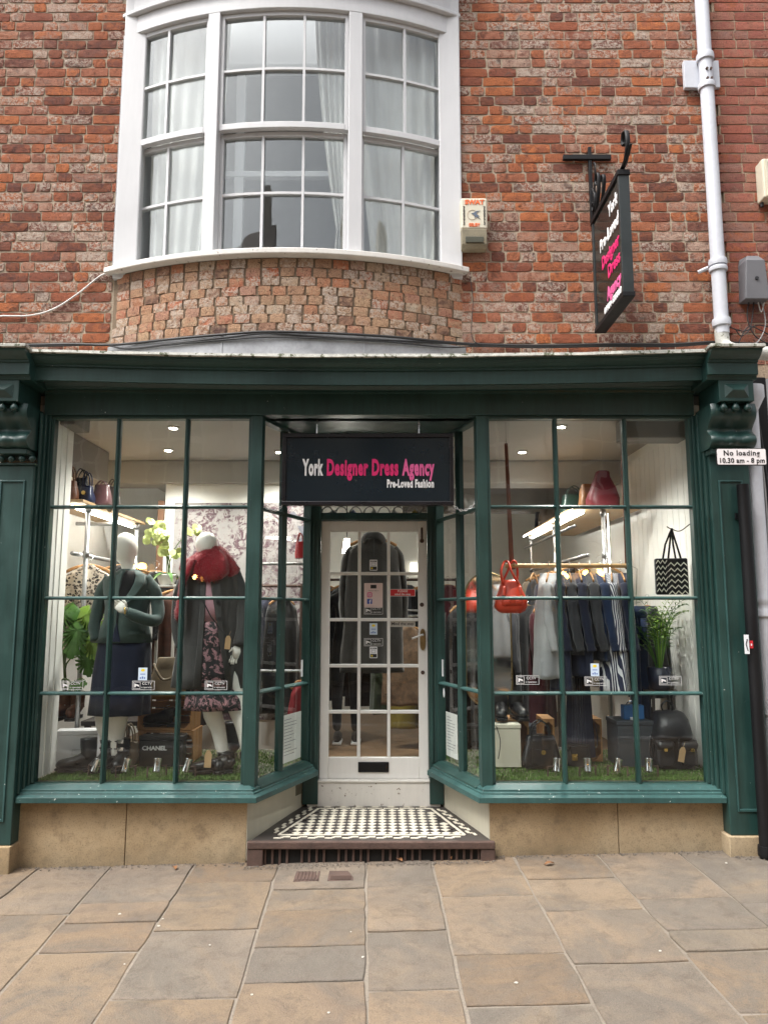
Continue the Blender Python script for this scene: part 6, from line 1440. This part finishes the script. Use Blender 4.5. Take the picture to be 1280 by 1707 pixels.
nk = thing('necklace', 'silver chain necklace draped at the narrow crate', 'necklace', (PX(992,5.57), 5.59, ZD + .1)); MB().tube(cat_rom([(PX(984,5.57,.8), 5.592, ZD + .27), (PX(986,5.57,.7), 5.585, ZD + .16), (PX(993,5.57,.7), 5.58, ZD + .10), (PX(996,5.57,.7), 5.585, ZD + .18), (PX(992,5.57,.8), 5.592, ZD + .27)], 5), .003, 6).obj('chain', CHROME, nk)
crate('pine crate edge between the two black bags', (905,1212,925,1277), 5.62, .24, ZD, h=.30)
SLATE = mat('slate_grey_card', (.045,.052,.062), .42, .15, 3, .05); carton('large slate grey lidded box under the blue purse', (1030,1216,1090,1285), 5.42, .26, SLATE, ZD, h=.31)
BLU = mat('bright_blue_leather', (.02,.13,.36), .4, .1); o = thing('purse', 'small bright blue structured purse on the slate grey box', 'purse', (PX(1057,5.5,.9), 5.52, ZD + .31)); q = R(1040,1188,1074,1212,5.48)
MB().box(q[0], q[1], 5.48, 5.56, ZD + .311, ZD + .311 + q[3] - q[2]).obj('body', BLU, o, bevel=.006); MB().tube(cat_rom([(q[0] + .03, 5.52, ZD + .31 + q[3] - q[2]), (q[0] + .05, 5.52, ZD + .335 + q[3] - q[2]), (q[1] - .05, 5.52, ZD + .335 + q[3] - q[2]), (q[1] - .03, 5.52, ZD + .31 + q[3] - q[2])], 3), .004, 6).obj('handle', CHROME, o); MB().box((q[0]+q[1])/2 - .03, (q[0]+q[1])/2 + .02, 5.474, 5.4795, ZD + .312, ZD + .33).obj('price_card', SK, o)
bx2 = carton('royal blue box on the floor behind the slate box', (1060,1160,1076,1185), 5.9, .12, mat('royal_blue_card', (.02,.05,.30), .4, .1), ZD + .35, h=.12)
bst = thing('display_plinth', 'dark plinth carrying the royal blue box', 'plinth', (PX(1068,5.9,.9), 5.96, ZD)); MB().box(PX(1052,5.9,.9), PX(1085,5.9,.9), 5.88, 6.04, ZD, ZD + .32).obj('body', DKW, bst, bevel=.004); MB().box(PX(1051,5.9,.9), PX(1086,5.9,.9), 5.87, 6.05, ZD + .32, ZD + .349).obj('top', DKW, bst, bevel=.004)
# backpack
Yk = 5.34; q = R(1090, 1196, 1163, 1290, Yk); cx = (q[0]+q[1])/2; w = q[1]-q[0]; h = q[3]-q[2]; o = thing('backpack', 'black leather backpack with front pockets and kraft tag', 'backpack', (cx, Yk + .1, ZD)); BK = mat('soft_black_leather', (.014,.014,.017), .42, .3, 8, .5, 60)
bag_body(cx, Yk + .12, ZD, w*.94, h*.84, .24, .80, 1.0).obj('body', BK, o, smooth=True, auto=60)
MB().rings([ell(cx - .005, Yk + .10, ZD + h*.50, w*.43, .125, 28, .6), ell(cx - .005, Yk + .08, ZD + h*.60, w*.44, .135, 28, .6), ell(cx, Yk + .10, ZD + h*.86, w*.38, .11, 28, .6), ell(cx, Yk + .12, ZD + h*.97, w*.33, .08, 28, .6), ell(cx, Yk + .12, ZD + h, w*.26, .05, 28, .6)]).obj('flap', BK, o, smooth=True)
for s in (-1, 1):
    pk = bag_body(cx + s*w*.27, Yk + .012, ZD + .03, w*.40, h*.44, .10, .92, 1.02).obj('pocket', BK, o, smooth=True)
    MB().rings([ell(cx + s*w*.27, Yk - .012, ZD + h*.36, w*.17, .035, 20, .6), ell(cx + s*w*.27, Yk - .004, ZD + h*.44, w*.205, .05, 20, .6), ell(cx + s*w*.27, Yk + .02, ZD + h*.51, w*.20, .05, 20, .6)]).obj('pocket_flap', BK, o, smooth=True)
    MB().box(cx + s*w*.30 - .012, cx + s*w*.30 + .012, Yk - .055, Yk - .043, ZD + h*.33, ZD + h*.39).obj('buckle', GOLD, o, bevel=.003)
MB().tube(cat_rom([(cx - .03, Yk + .14, ZD + h*.97), (cx - .04, Yk + .13, ZD + h*1.10), (cx + .0, Yk + .13, ZD + h*1.18), (cx + .035, Yk + .13, ZD + h*1.08), (cx + .03, Yk + .14, ZD + h*.97)], 4), .006, 6).obj('handle', BK, o); MB().tube(cat_rom([(cx - w*.36, Yk + .12, ZD + h*.72), (cx - w*.52, Yk + .06, ZD + h*.45), (cx - w*.54, Yk + .03, ZD + h*.2), (cx - w*.40, Yk + .02, ZD + .03)], 5), [(.006, .018)]*16, 8).obj('shoulder_strap', BK, o, smooth=True)
MB().tube(cat_rom([(cx + .01, Yk - .035, ZD + h*.60), (cx + .0, Yk - .05, ZD + h*.40), (cx + .03, Yk - .06, ZD + h*.10)], 4), .004, 6).obj('drawstring', BK, o); tag_part(o, PX(1134,5.27,.7), Yk - .085, PZ(1258,5.25), .05, 0, .22)
# pipe rack at the right wall
rk = shelf_rack('galvanised pipe rack with a shelf of bags at the right wall', 1.55, 2.12, 6.05, 8.3, 2.44, 2.06, ((1.80, 6.12, ZF), (1.62, 7.1, ZF), (1.62, 8.25, ZF)), 1.66)
MB().box(1.545, 1.549, 6.1, 8.3, 2.425, 2.438).obj('led_strip', LED, rk); MB().cyl((1.56, 6.1, 2.30), (1.56, 8.28, 2.30), .013, 8).obj('rail', GALV, rk, smooth=True); MB().box(1.83, 1.836, 6.10, 6.104, 1.5, 2.40).obj('led_strip', LED, rk)
zs = 2.463
handbag('raspberry red bag on the right shelf', (984,782,1036,832), 6.15, .22, mat('raspberry_leather', (.13,.006,.016), .5, .2), None, top=.45, z0=zs); handbag('dark green holdall with thin handles on the right shelf', (938,822,982,842), 6.75, .2, mat('dark_green_leather', (.01,.035,.025), .4, .2), 808, z0=zs, top=.8)
handbag('snakeskin brown bag on the right shelf', (900,845,930,872), 7.4, .16, mat('snakeskin', (.13,.09,.06), .5, .6, 40, .2), None, z0=zs); handbag('small navy bag at the far end of the right shelf', (893,852,905,880), 7.9, .12, NAVYC, None, z0=zs); handbag('tan bag beside the raspberry bag on the right shelf', (968,805,1000,834), 6.45, .16, mat('tan_leather', (.22,.10,.04), .45, .2), None, z0=zs)
KHK = fabric('khaki_cotton', (.17,.135,.085), (.13,.10,.06))
garment('large khaki coat on the pipe rack behind the dowel', 1.83, 6.35, 2.06, 1.0, KHK, rad(18), .24, .09, 1.05, .55, cat='coat')
garment('black jacket behind the khaki coat on the pipe rack', 1.66, 6.7, 2.06, 1.1, BLKC, rad(25), .23, .07, 1.05, .5, cat='jacket')
garment('dark navy coat deeper on the right pipe rack', 1.66, 7.15, 2.06, 1.0, NAVYC, rad(25), .23, .07, 1.05, .5, cat='coat')
garment('dark charcoal coat far along the right pipe rack', 1.66, 7.6, 2.06, 1.0, CHC, rad(25), .23, .07, 1.05, .5, cat='coat')
garment('beige blouse at the far end of the right pipe rack', 1.66, 8.0, 2.06, 1.2, fabric('beige_silk', (.42,.34,.26)), rad(25), .21, .06, 1.05, .4, cat='blouse')
rl = thing('garment_rail', 'long dark rail packed with clothes at the back of the right window', 'clothes rail', (1.3, 7.0, ZF))
MB().cyl((.62, 7.0, 1.72), (1.52, 7.0, 1.72), .014, 10).obj('rail', IRON, rl)
for xx in (.63, 1.51): MB().cyl((xx, 7.0, ZF), (xx, 7.0, 1.74), .014, 10).obj('post', IRON, rl)
BROWN = fabric('dark_brown_cloth', (.035,.02,.015)); OLV = fabric('dark_olive_cloth', (.03,.032,.018)); WINE = fabric('wine_cloth', (.06,.008,.014))
for i, (m_, nm) in enumerate(((BLKC, 'first, black'), (BROWN, 'second, dark brown'), (NAVYC, 'third, navy'), (BLKC, 'fourth, black'), (OLV, 'fifth, olive'), (CHC, 'sixth, charcoal'), (BLKC, 'seventh, black'), (WINE, 'eighth, wine red'))):
    garment('%s garment from the left on the long rail at the back' % nm, .70 + .105*i, 7.0, 1.734, .50 + .06*(i % 3), m_, rad(55 + 7*(i % 3)), .2, .055, 1.1, .45 if i % 2 else None)
for i, (xx, zz) in enumerate(((.78, .62), (1.02, .60), (1.30, .60))): carton('%s shoe box on the floor under the long rail' % ('black', 'dark brown', 'charcoal')[i], (640 + xx/6.6*1250 - 22, 1140, 640 + xx/6.6*1250 + 22, 1190), 6.62, .2, (KBOX, DKW, SLATE)[i], ZF, h=.3)
# ---------------------------------------------------------------- behind the door and in the angled windows
o = garment('dark grey coat on a hanger behind the glazed door', PX(622,6.15,1.8), 6.15, PZ(882,6.15), PZ(1120,6.15), fabric('dark_grey_herringbone', (.06,.056,.053), (.03,.028,.026), weave=240), rad(6), .215, .075, 1.12, .52, cat='coat')
xk = PX(622,6.15,1.8); MB().tube(cat_rom([(xk - .09, 6.09, PZ(905,6.15)), (xk - .06, 6.065, PZ(896,6.15)), (xk, 6.06, PZ(893,6.15)), (xk + .06, 6.065, PZ(896,6.15)), (xk + .09, 6.09, PZ(905,6.15))], 4), [(.012, .03)]*17, 8).obj('collar', GREYC, o, smooth=True); MB().tube([(xk + .005, 6.055, PZ(900,6.15)), (xk + .008, 6.035, PZ(1000,6.15)), (xk + .012, 6.03, PZ(1112,6.15))], .0025, 5).obj('seam', BLK, o)
zh = PZ(882,6.15); MB().cyl((-.5, 6.15, zh), (.36, 6.15, zh), .01, 8).obj('door_rail', STEEL, None, label='thin steel rail carrying the coat behind the door', cat='rail')
PAT = mat('brown_paisley', (.11,.065,.035), .7, .9, 26, .1); YLC = fabric('mustard_cloth', (.22,.17,.02))
garment('brown paisley dress hanging at the right behind the door', PX(678,6.9,1.3), 6.9, 1.55, .78, PAT, rad(25), .19, .07, 1.1, .45, cat='dress'); garment('mustard skirt below the paisley dress behind the door', PX(676,7.3,.9), 7.3, 1.2, .52, YLC, rad(10), .16, .06, 1.1, cat='skirt')
garment('olive green coat in the middle behind the door', PX(645,7.6,1.2), 7.6, 1.6, .62, fabric('olive_cloth', (.03,.045,.02)), rad(50), .18, .07, 1.1, .4, cat='coat')
rl = thing('garment_rail', 'steel rail of dresses behind the door', 'clothes rail', (.2, 7.2, ZF)); MB().cyl((.05, 6.9, 1.565), (.55, 6.9, 1.565), .012, 8).obj('rail', STEEL, rl); MB().cyl((.05, 7.3, 1.215), (.55, 7.3, 1.215), .012, 8).obj('rail', STEEL, rl); MB().cyl((.0, 7.6, 1.615), (.55, 7.6, 1.615), .012, 8).obj('rail', STEEL, rl)
MB().cyl((.55, 6.88, ZF), (.55, 6.88, 1.60), .014, 8).obj('post', STEEL, rl); MB().cyl((.55, 7.62, ZF), (.55, 7.62, 1.64), .014, 8).obj('post', STEEL, rl)
rl = thing('garment_rail', 'added rail of dark clothes that darkens the view behind the door', 'clothes rail', (-.1, 8.2, ZF)); MB().cyl((-1.0, 8.2, 1.95), (.8, 8.2, 1.95), .014, 8).obj('rail', IRON, rl)  # added so that its dark clothes deepen the gloom seen through the door
for xx in (-.99, .79): MB().cyl((xx, 8.2, ZF), (xx, 8.2, 1.97), .014, 8).obj('post', IRON, rl)
for i, (m_, nm) in enumerate(((BLKC, 'first, black'), (NAVYC, 'second, navy'), (BLKC, 'third, black'), (BROWN, 'fourth, dark brown'), (BLKC, 'fifth, black'), (CHC, 'sixth, charcoal'), (BLKC, 'seventh, black'), (WINE, 'eighth, wine red'))):
    garment('%s garment from the left on the added dark rail behind the door' % nm, -.88 + .225*i, 8.2, 1.964, .62 + .05*(i % 3), m_, rad(20 + 9*(i % 3)), .2, .07, 1.1, .5 if i % 2 else None)
bt = thing('tube_lamp', 'bright white hanging lamp at the back of the shop', 'lamp', (PX(578,8.5,2.4), 8.5, PZ(925,8.5))); c = P(578, 922, 8.5); MB().cyl((c.x, 8.5, c.z), (c.x, 8.5, c.z + .16), .05, 14, .03).obj('shade', LIT, bt); MB().cyl((c.x, 8.5, c.z + .16), (c.x, 8.5, ZC), .006, 6).obj('cord', BLK, bt)
bx('wall_glow_patch', emit('back_wall_glow', (1, .93, .80), 1.2), PX(684,9.8,2.4), PX(700,9.8,2.4), 9.86, 9.899, PZ(955,9.8), PZ(938,9.8), B)  # no lamp: emissive patch stands in for light falling on the back wall
# customer inside the shop
xp, yp = PX(578,7.55,.5), 7.6
o = thing('person', 'person in black trousers and white-soled shoes standing inside behind the door', 'person', (xp, yp, ZF))
def skin_body(pts, edges, name, m, parent):
    me = bpy.data.meshes.new(name); me.from_pydata([p[0] for p in pts], edges, []); ob = bpy.data.objects.new(name, me); COL.objects.link(ob); put(ob, parent); me.materials.append(m)
    sk = ob.modifiers.new('skin', 'SKIN'); sk.use_smooth_shade = True
    for i, p in enumerate(pts): me.skin_vertices[0].data[i].radius = (p[1], p[2] if len(p) > 2 else p[1])
    me.skin_vertices[0].data[0].use_root = True; sb = ob.modifiers.new('sub', 'SUBSURF'); sb.levels = 1; sb.render_levels = 2; return ob
V = lambda x, y, z: (xp + x, yp + y, ZF + z)
pts = [(V(0,0,.95),.14,.10), (V(0,0,1.12),.13,.09), (V(0,.01,1.30),.16,.10), (V(0,.01,1.42),.13,.08), (V(0,0,1.50),.055), (V(0,-.01,1.58),.075,.085), (V(0,-.015,1.66),.08,.095), (V(0,-.01,1.73),.055,.06),
       (V(-.19,.01,1.38),.06), (V(-.23,.02,1.12),.046), (V(-.22,-.10,.92),.035), (V(.19,.01,1.38),.06), (V(.23,.02,1.12),.046), (V(.22,-.08,.92),.035),
       (V(-.09,0,.86),.095), (V(-.10,-.01,.50),.062), (V(-.10,.02,.10),.045), (V(.09,.0,.86),.095), (V(.075,-.02,.50),.062), (V(.085,-.0,.10),.045)]
skin_body(pts, [(0,1),(1,2),(2,3),(3,4),(4,5),(5,6),(6,7),(3,8),(8,9),(9,10),(3,11),(11,12),(12,13),(0,14),(14,15),(15,16),(0,17),(17,18),(18,19)], 'body', BLKC, o)
for s in (-1, 1):
    hand_mb(V(s*.22, -.10 if s < 0 else -.08, .90), (0, -.3, -1), s).obj('hand', mat('skin', (.42,.25,.18), .5, .1), o, smooth=True)
    MB().tube([V(s*.09, .05, .06), V(s*.09, 0, .065), V(s*.09, -.08, .055), V(s*.09, -.17, .04)], [(.04,.04), (.045,.05), (.045,.035), (.02,.02)], 12).obj('shoe', BLKC, o, smooth=True); MB().box(xp + s*.09 - .045, xp + s*.09 + .045, yp - .18, yp + .09, ZF + .001, ZF + .03).obj('shoe_sole', SK, o, bevel=.01)
# angled windows: red bag, red cloth, notices
handbag('small dark red bag hanging in the left angled window', (491,902,508,930), 6.2, .1, mat('dark_red_leather', (.30,.015,.02), .4, .15), 888, z0=PZ(930,6.2))
garment('dark red dress in the left angled window', PX(499,6.3,1.0), 6.3, PZ(1120,6.3), PZ(1215,6.3), mat('red_dress_cloth', (.20,.012,.018), .8, .2), rad(30), .08, .05, 1.1, cat='dress')
rl = thing('garment_rail', 'grey metal rail in the left angled window', 'clothes rail', (-.75, 6.25, ZF)); MB().cyl((-1.1, 6.28, PZ(1118,6.3) ), (-.64, 6.28, PZ(1118,6.3)), .012, 8).obj('rail', STEEL, rl); MB().cyl((-1.1, 6.28, ZF), (-1.1, 6.28, 2.0), .012, 8).obj('post', STEEL, rl); MB().cyl((-.64, 6.28, ZF), (-.64, 6.28, 2.1), .012, 8).obj('post', STEEL, rl); MB().cyl((-1.1, 6.28, 2.0), (-.64, 6.28, 2.0), .012, 8).obj('rail', STEEL, rl)
def on_glass(Aa, Bb, u0, u1, z0, z1, off=-.010):
    d = Vector((Bb[0]-Aa[0], Bb[1]-Aa[1], 0)).normalized(); n = Vector((d.y, -d.x, 0)); M = Matrix(((d.x, -n.x, 0, Aa[0]), (d.y, -n.y, 0, Aa[1]), (0, 0, 1, 0), (0, 0, 0, 1))); return M
PAP = mat('paper', (.70,.69,.68), .8, .03); PRN = mat('grey_ink', (.2,.2,.22), .8, .05)
def notice(label, M, u0, u1, z0, z1, lines=12):
    o = thing('notice', label, 'notice', M @ Vector(((u0+u1)/2, .03, z0))); MB().box(u0, u1, .018, .0195, z0, z1, M).obj('paper', PAP, o)
    for i in range(lines):
        zz = z1 - (z1-z0)*(.10 + .8*i/lines); ww = rg.uniform(.3, .75)*(u1-u0); MB().box(u0 + .02, u0 + .02 + ww, .0172, .0178, zz - .004, zz, M).obj('printed_line', PRN, o)
ML = on_glass(PLA, PLB, 0, 0, 0, 0); MR = on_glass(PRB, PRA, 0, 0, 0, 0)
notice('printed white notice at the foot of the left angled window', ML, LA*.56, LA*.93, ZW0 + .03, ZW0 + .36); notice('printed white notice at the foot of the right angled window', MR, LB*.10, LB*.38, ZW0 + .05, ZW0 + .36)
o = thing('sticker', 'white oval sticker on the right angled window', 'sticker', MR @ Vector((.05, .01, PZ(1160,5.7)))); MB().prism([(LB*.09 + .016*math.cos(a), PZ(1155,5.66) + .035*math.sin(a)) for a in [2*math.pi*k/18 for k in range(18)]], 'y', .006, .0075).xf(MR).obj('sheet', SK, o)
for M, L, lab in ((ML, LA*.90, 'left'), (MR, LB*.065, 'right')): o = thing('sticker', 'small white strip on the %s angled window beside the door' % lab, 'sticker', M @ Vector((L, 0, 1.1))); MB().box(L - .012, L + .012, .005, .0065, PZ(1128,5.66), PZ(1100,5.66), M).obj('sheet', SK, o)

# ---------------------------------------------------------------- stickers on the glass
INK = mat('white_ink', (.75,.75,.75), .5, .02); STB = mat('smoky_sticker_film', (.02,.02,.02), .4, .05); LBL = mat('pale_blue_label', (.55,.66,.78), .5, .05); YLW = mat('yellow_print', (.80,.62,.03), .5, .05); BLU2 = mat('blue_print', (.05,.12,.4), .5)
def frame_mb(x0, x1, z0, z1, y, t=.0022):
    m = MB(); m.box(x0, x1, y - .0005, y, z0, z0 + t); m.box(x0, x1, y - .0005, y, z1 - t, z1); m.box(x0, x0 + t, y - .0005, y, z0 + t, z1 - t); m.box(x1 - t, x1, y - .0005, y, z0 + t, z1 - t); return m
def cctv(q, Y, label, film=False):
    x0, x1, z0, z1 = R(*q, Y); o = thing('sticker', label, 'sticker', ((x0+x1)/2, Y, z0), 'CCTV stickers'); h = z1 - z0; w = x1 - x0
    frame_mb(x0, x1, z0, z1, Y - .0005).obj('border', INK, o); frame_mb(x0 + h*.12, x0 + h*.92, z0 + h*.12, z0 + h*.88, Y - .0005).obj('camera_border', INK, o)
    cx, cz = x0 + h*.52, z0 + h*.5; MB().prism([(cx - h*.28, cz + h*.22), (cx + h*.22, cz + h*.05), (cx + h*.28, cz - .16*h), (cx - h*.10, cz - h*.02), (cx - h*.12, cz - h*.2), (cx - h*.28, cz - h*.22)][::-1], 'y', Y - .001, Y - .0005).obj('camera_symbol', INK, o)
    text('CCTV', h*.42, T(x0 + w*.66, Y - .0006, z0 + h*.70) @ FRONT, INK, o, ext=.0002, bold=0); text('in operation', h*.27, T(x0 + w*.655, Y - .0006, z0 + h*.28) @ FRONT, INK, o, ext=.0002, bold=.0, xs=.95)
YG = 5.0075
for q, l in (((102,1135,139,1150), 'CCTV sticker on the left pane of the left window'), ((221,1135,258,1150), 'CCTV sticker below the taupe bowling bag'), ((342,1135,379,1150), 'CCTV sticker over the pink floral skirt'),
             ((860,1126,898,1141), 'CCTV sticker on the left pane of the right window'), ((974,1128,1011,1143), 'CCTV sticker beside the striped shirt'), ((1098,1127,1135,1142), 'CCTV sticker over the navy plant pot')): cctv(q, YG, l)
def label_card(q, Y, lab):
    x0, x1, z0, z1 = R(*q, Y); o = thing('sticker', lab, 'sticker', ((x0+x1)/2, Y, z0)); MB().box(x0, x1, Y - .0006, Y, z0, z1).obj('sheet', LBL, o); cx = (x0+x1)/2; h = z1 - z0
    MB().prism([(cx + h*.16*math.cos(a), z0 + h*.80 + h*.11*math.sin(a)) for a in [2*math.pi*k/14 for k in range(14)]], 'y', Y - .0011, Y - .0006).obj('yellow_spot', YLW, o); MB().box(cx - h*.2, cx + h*.2, Y - .0010, Y - .0006, z0 + h*.46, z0 + h*.52).obj('printed_line', BLU2, o)
    for i in range(3): MB().box(cx - h*.22 + i*h*.16, cx - h*.12 + i*h*.16, Y - .0010, Y - .0006, z0 + h*.12, z0 + h*(.24 + .06*(i % 2))).obj('printed_mark', BLU2, o)
label_card((231,1113,246,1134), YG, 'pale blue card sticker left of the taupe bowling bag'); label_card((984,1106,998,1127), YG, 'pale blue card sticker beside the striped shirt')
YDG = YD + .0185
label_card((616,1039,629,1058), YDG, 'pale blue card sticker on the middle of the door')
cctv((607,1011,638,1024), YDG, 'CCTV sticker under the pink notice on the door'); cctv((607,1064,638,1077), YDG, 'CCTV sticker low on the middle of the door')
def alarm_st(q, lab):
    x0, x1, z0, z1 = R(*q, YDG); o = thing('sticker', lab, 'sticker', ((x0+x1)/2, YDG, z0)); h = z1-z0; MB().prism(rrect(x0, x1, z0, z1, .006), 'y', YDG - .0006, YDG).obj('sheet', SK, o)
    MB().box(x0 + .005, x1 - .005, YDG - .001, YDG - .0006, z0 + .005, z0 + h*.36).obj('black_block', BLK, o); MB().cyl((x0 + .018, YDG - .001, z0 + h*.2), (x0 + .018, YDG - .0015, z0 + h*.2), .007, 10).obj('yellow_ring', YLW, o); text('ALARM', h*.19, T((x0+x1)/2, YDG - .0008, z0 + h*.84) @ FRONT, BLK, o, ext=.0002, bold=.0006); frame_mb(x0 + .014, x1 - .014, z0 + h*.46, z0 + h*.70, YDG - .0006, .002).obj('icon', GRY, o)
alarm_st((616,933,629,951), 'small white alarm sticker high on the door'); alarm_st((616,1078,629,1097), 'small white alarm sticker low on the door')
x0, x1, z0, z1 = R(607, 972, 638, 1013, YDG); o = thing('notice', 'pale pink social media notice on the door glass', 'notice', ((x0+x1)/2, YDG, z0)); PKP = mat('pale_pink_card', (.72,.58,.56), .6, .02); w = x1-x0; h = z1-z0
MB().prism(rrect(x0, x1, z0, z1, .006), 'y', YDG - .001, YDG).obj('sheet', PKP, o); MB().box(x0 + w*.34, x0 + w*.66, YDG - .0014, YDG - .001, z0 + h*.78, z0 + h*.93).obj('black_block', BLK, o); text('connect with us', h*.065, T((x0+x1)/2, YDG - .0013, z0 + h*.69) @ FRONT, BLK, o, ext=.0002)
ic = w*.27; IG = mat('magenta_icon', (.62,.05,.22), .5, .5, 12); FBB = mat('blue_icon', (.03,.07,.35), .5, .05)
MB().prism(rrect(x0 + w*.16, x0 + w*.16 + ic, z0 + h*.42, z0 + h*.42 + ic, ic*.25), 'y', YDG - .0015, YDG - .001).obj('camera_logo', IG, o); frame_mb(x0 + w*.16 + ic*.18, x0 + w*.16 + ic*.82, z0 + h*.42 + ic*.18, z0 + h*.42 + ic*.82, YDG - .0016, .003).obj('camera_logo_outline', INK, o)
MB().tube([(x0 + w*.16 + ic*.5 + ic*.16*math.cos(a), YDG - .0018, z0 + h*.42 + ic*.5 + ic*.16*math.sin(a)) for a in [2*math.pi*k/14 for k in range(14)]], .0013, 5, closed=True).obj('camera_logo_ring', INK, o)
MB().prism(rrect(x0 + w*.16, x0 + w*.16 + ic, z0 + h*.15, z0 + h*.15 + ic, ic*.08), 'y', YDG - .0015, YDG - .001).obj('letter_logo', FBB, o); text('f', ic*1.15, T(x0 + w*.16 + ic*.58, YDG - .0017, z0 + h*.15 + ic*.40) @ FRONT, INK, o, ext=.0002, bold=.0015)
x0, x1, z0, z1 = R(650, 982, 692, 994, YDG); o = thing('sign', 'red PLEASE mind the step plate on the door glass', 'sign', ((x0+x1)/2, YDG, z0)); MB().box(x0, x1, YDG - .002, YDG, z0, z1).obj('plate', RED, o); frame_mb(x0, x1, z0, z1, YDG - .002, .003).obj('border', INK, o)
text('PLEASE', (z1-z0)*.42, T((x0+x1)/2, YDG - .0026, z0 + (z1-z0)*.70) @ FRONT, INK, o, ext=.0003, bold=.0006, space=1.1); text('mind the step', (z1-z0)*.38, T((x0+x1)/2, YDG - .0026, z0 + (z1-z0)*.28) @ FRONT, INK, o, ext=.0003, bold=.0006, space=1.05)
x0, x1, z0, z1 = R(650, 1035, 692, 1045, YDG); o = thing('sign', 'faded Mind the step strip under a door bar', 'sign', ((x0+x1)/2, YDG, z0)); MB().box(x0, x1, YDG - .0015, YDG, z0, z1).obj('plate', mat('frosted_strip', (.42,.40,.36), .6, .2, 12), o); text('Mind the step', (z1-z0)*.68, T((x0+x1)/2, YDG - .002, (z0+z1)/2) @ FRONT, BLK, o, ext=.0003, bold=.0005)

# ---------------------------------------------------------------- litter and gum on the pavement
GUM = mat('pale_gum', (.42,.40,.35), .8, .1); mb = MB(); rl_ = random.Random(31)
for px, py in [(585,1555),(605,1597),(1100,1587),(350,1577),(265,1545),(200,1525),(420,1660),(208,1609),(1210,1440),(272,1533),(860,1640),(548,1690)]:
    c = PG(px, py); r = rl_.uniform(.004, .009); z = G(c.x, c.y) + .0045; mb.rings([[(c.x + r*s*math.cos(a)*rl_.uniform(.8,1.2), c.y + r*s*math.sin(a)*rl_.uniform(.8,1.2), z + h) for a in [2*math.pi*k/9 for k in range(9)]] for s, h in ((1, 0), (.8, .002))])
mb.obj('gum_spots', GUM, None, label='pale chewing gum spots trodden into the flagstones', cat='gum', kind='stuff')
mb = MB()
for i in range(900):
    x = rl_.uniform(-2.4, 2.4) if i % 3 else rl_.uniform(-.9, .75); y = 4.955 - abs(rl_.gauss(0, .035)); 
    if -.86 < x < .70: y = 4.875 - abs(rl_.gauss(0, .03))
    if x < -2.30 or x > 2.14: y -= .11
    r = rl_.uniform(.002, .008); z = G(x, y) + .003; a = rl_.uniform(0, 6); mb.rings([[(x + r*s*math.cos(a + k*1.57)*rl_.uniform(.5,1.3), y + r*s*math.sin(a + k*1.57)*rl_.uniform(.5,1.2), z + h) for k in range(4)] for s, h in ((1, 0), (.6, r*.7))])
mb.obj('grit', mat('dark_grit', (.13,.11,.09), .9, .8, 60), None, label='dark grit and leaf crumbs gathered along the foot of the shopfront', cat='grit', kind='stuff')
DLF = mat('dry_brown_leaf', (.22,.10,.04), .8, .4, 20)
for px, py, s, lab in ((665,1436,.04,'curled dry leaf lying in front of the entrance step'), (915,1443,.035,'dry brown leaf on the pavement right of the step'), (292,1450,.03,'dark crumpled leaf on the pavement below the left window'), (750,1433,.025,'small dry leaf at the right of the step grating')):
    c = PG(px, py); a = rl_.uniform(0, 3); z = G(c.x, c.y) + .006; n = 10; m = MB()
    for k in range(n + 1): u = k/n; w = s*.45*math.sin(math.pi*u); xx = (u - .5)*2*s; m.v += [(c.x + xx*math.cos(a) - w*math.sin(a), c.y + xx*math.sin(a) + w*math.cos(a), z + .010*math.sin(3*u) + .006), (c.x + xx*math.cos(a), c.y + xx*math.sin(a), z + .010*math.sin(3*u)), (c.x + xx*math.cos(a) + w*math.sin(a), c.y + xx*math.sin(a) - w*math.cos(a), z + .010*math.sin(3*u) + .006)]
    for k in range(n): b = 3*k; m.f += [(b, b+1, b+4, b+3), (b+1, b+2, b+5, b+4)]
    m.obj('fallen_leaf', DLF, None, smooth=True, label=lab, cat='leaf')
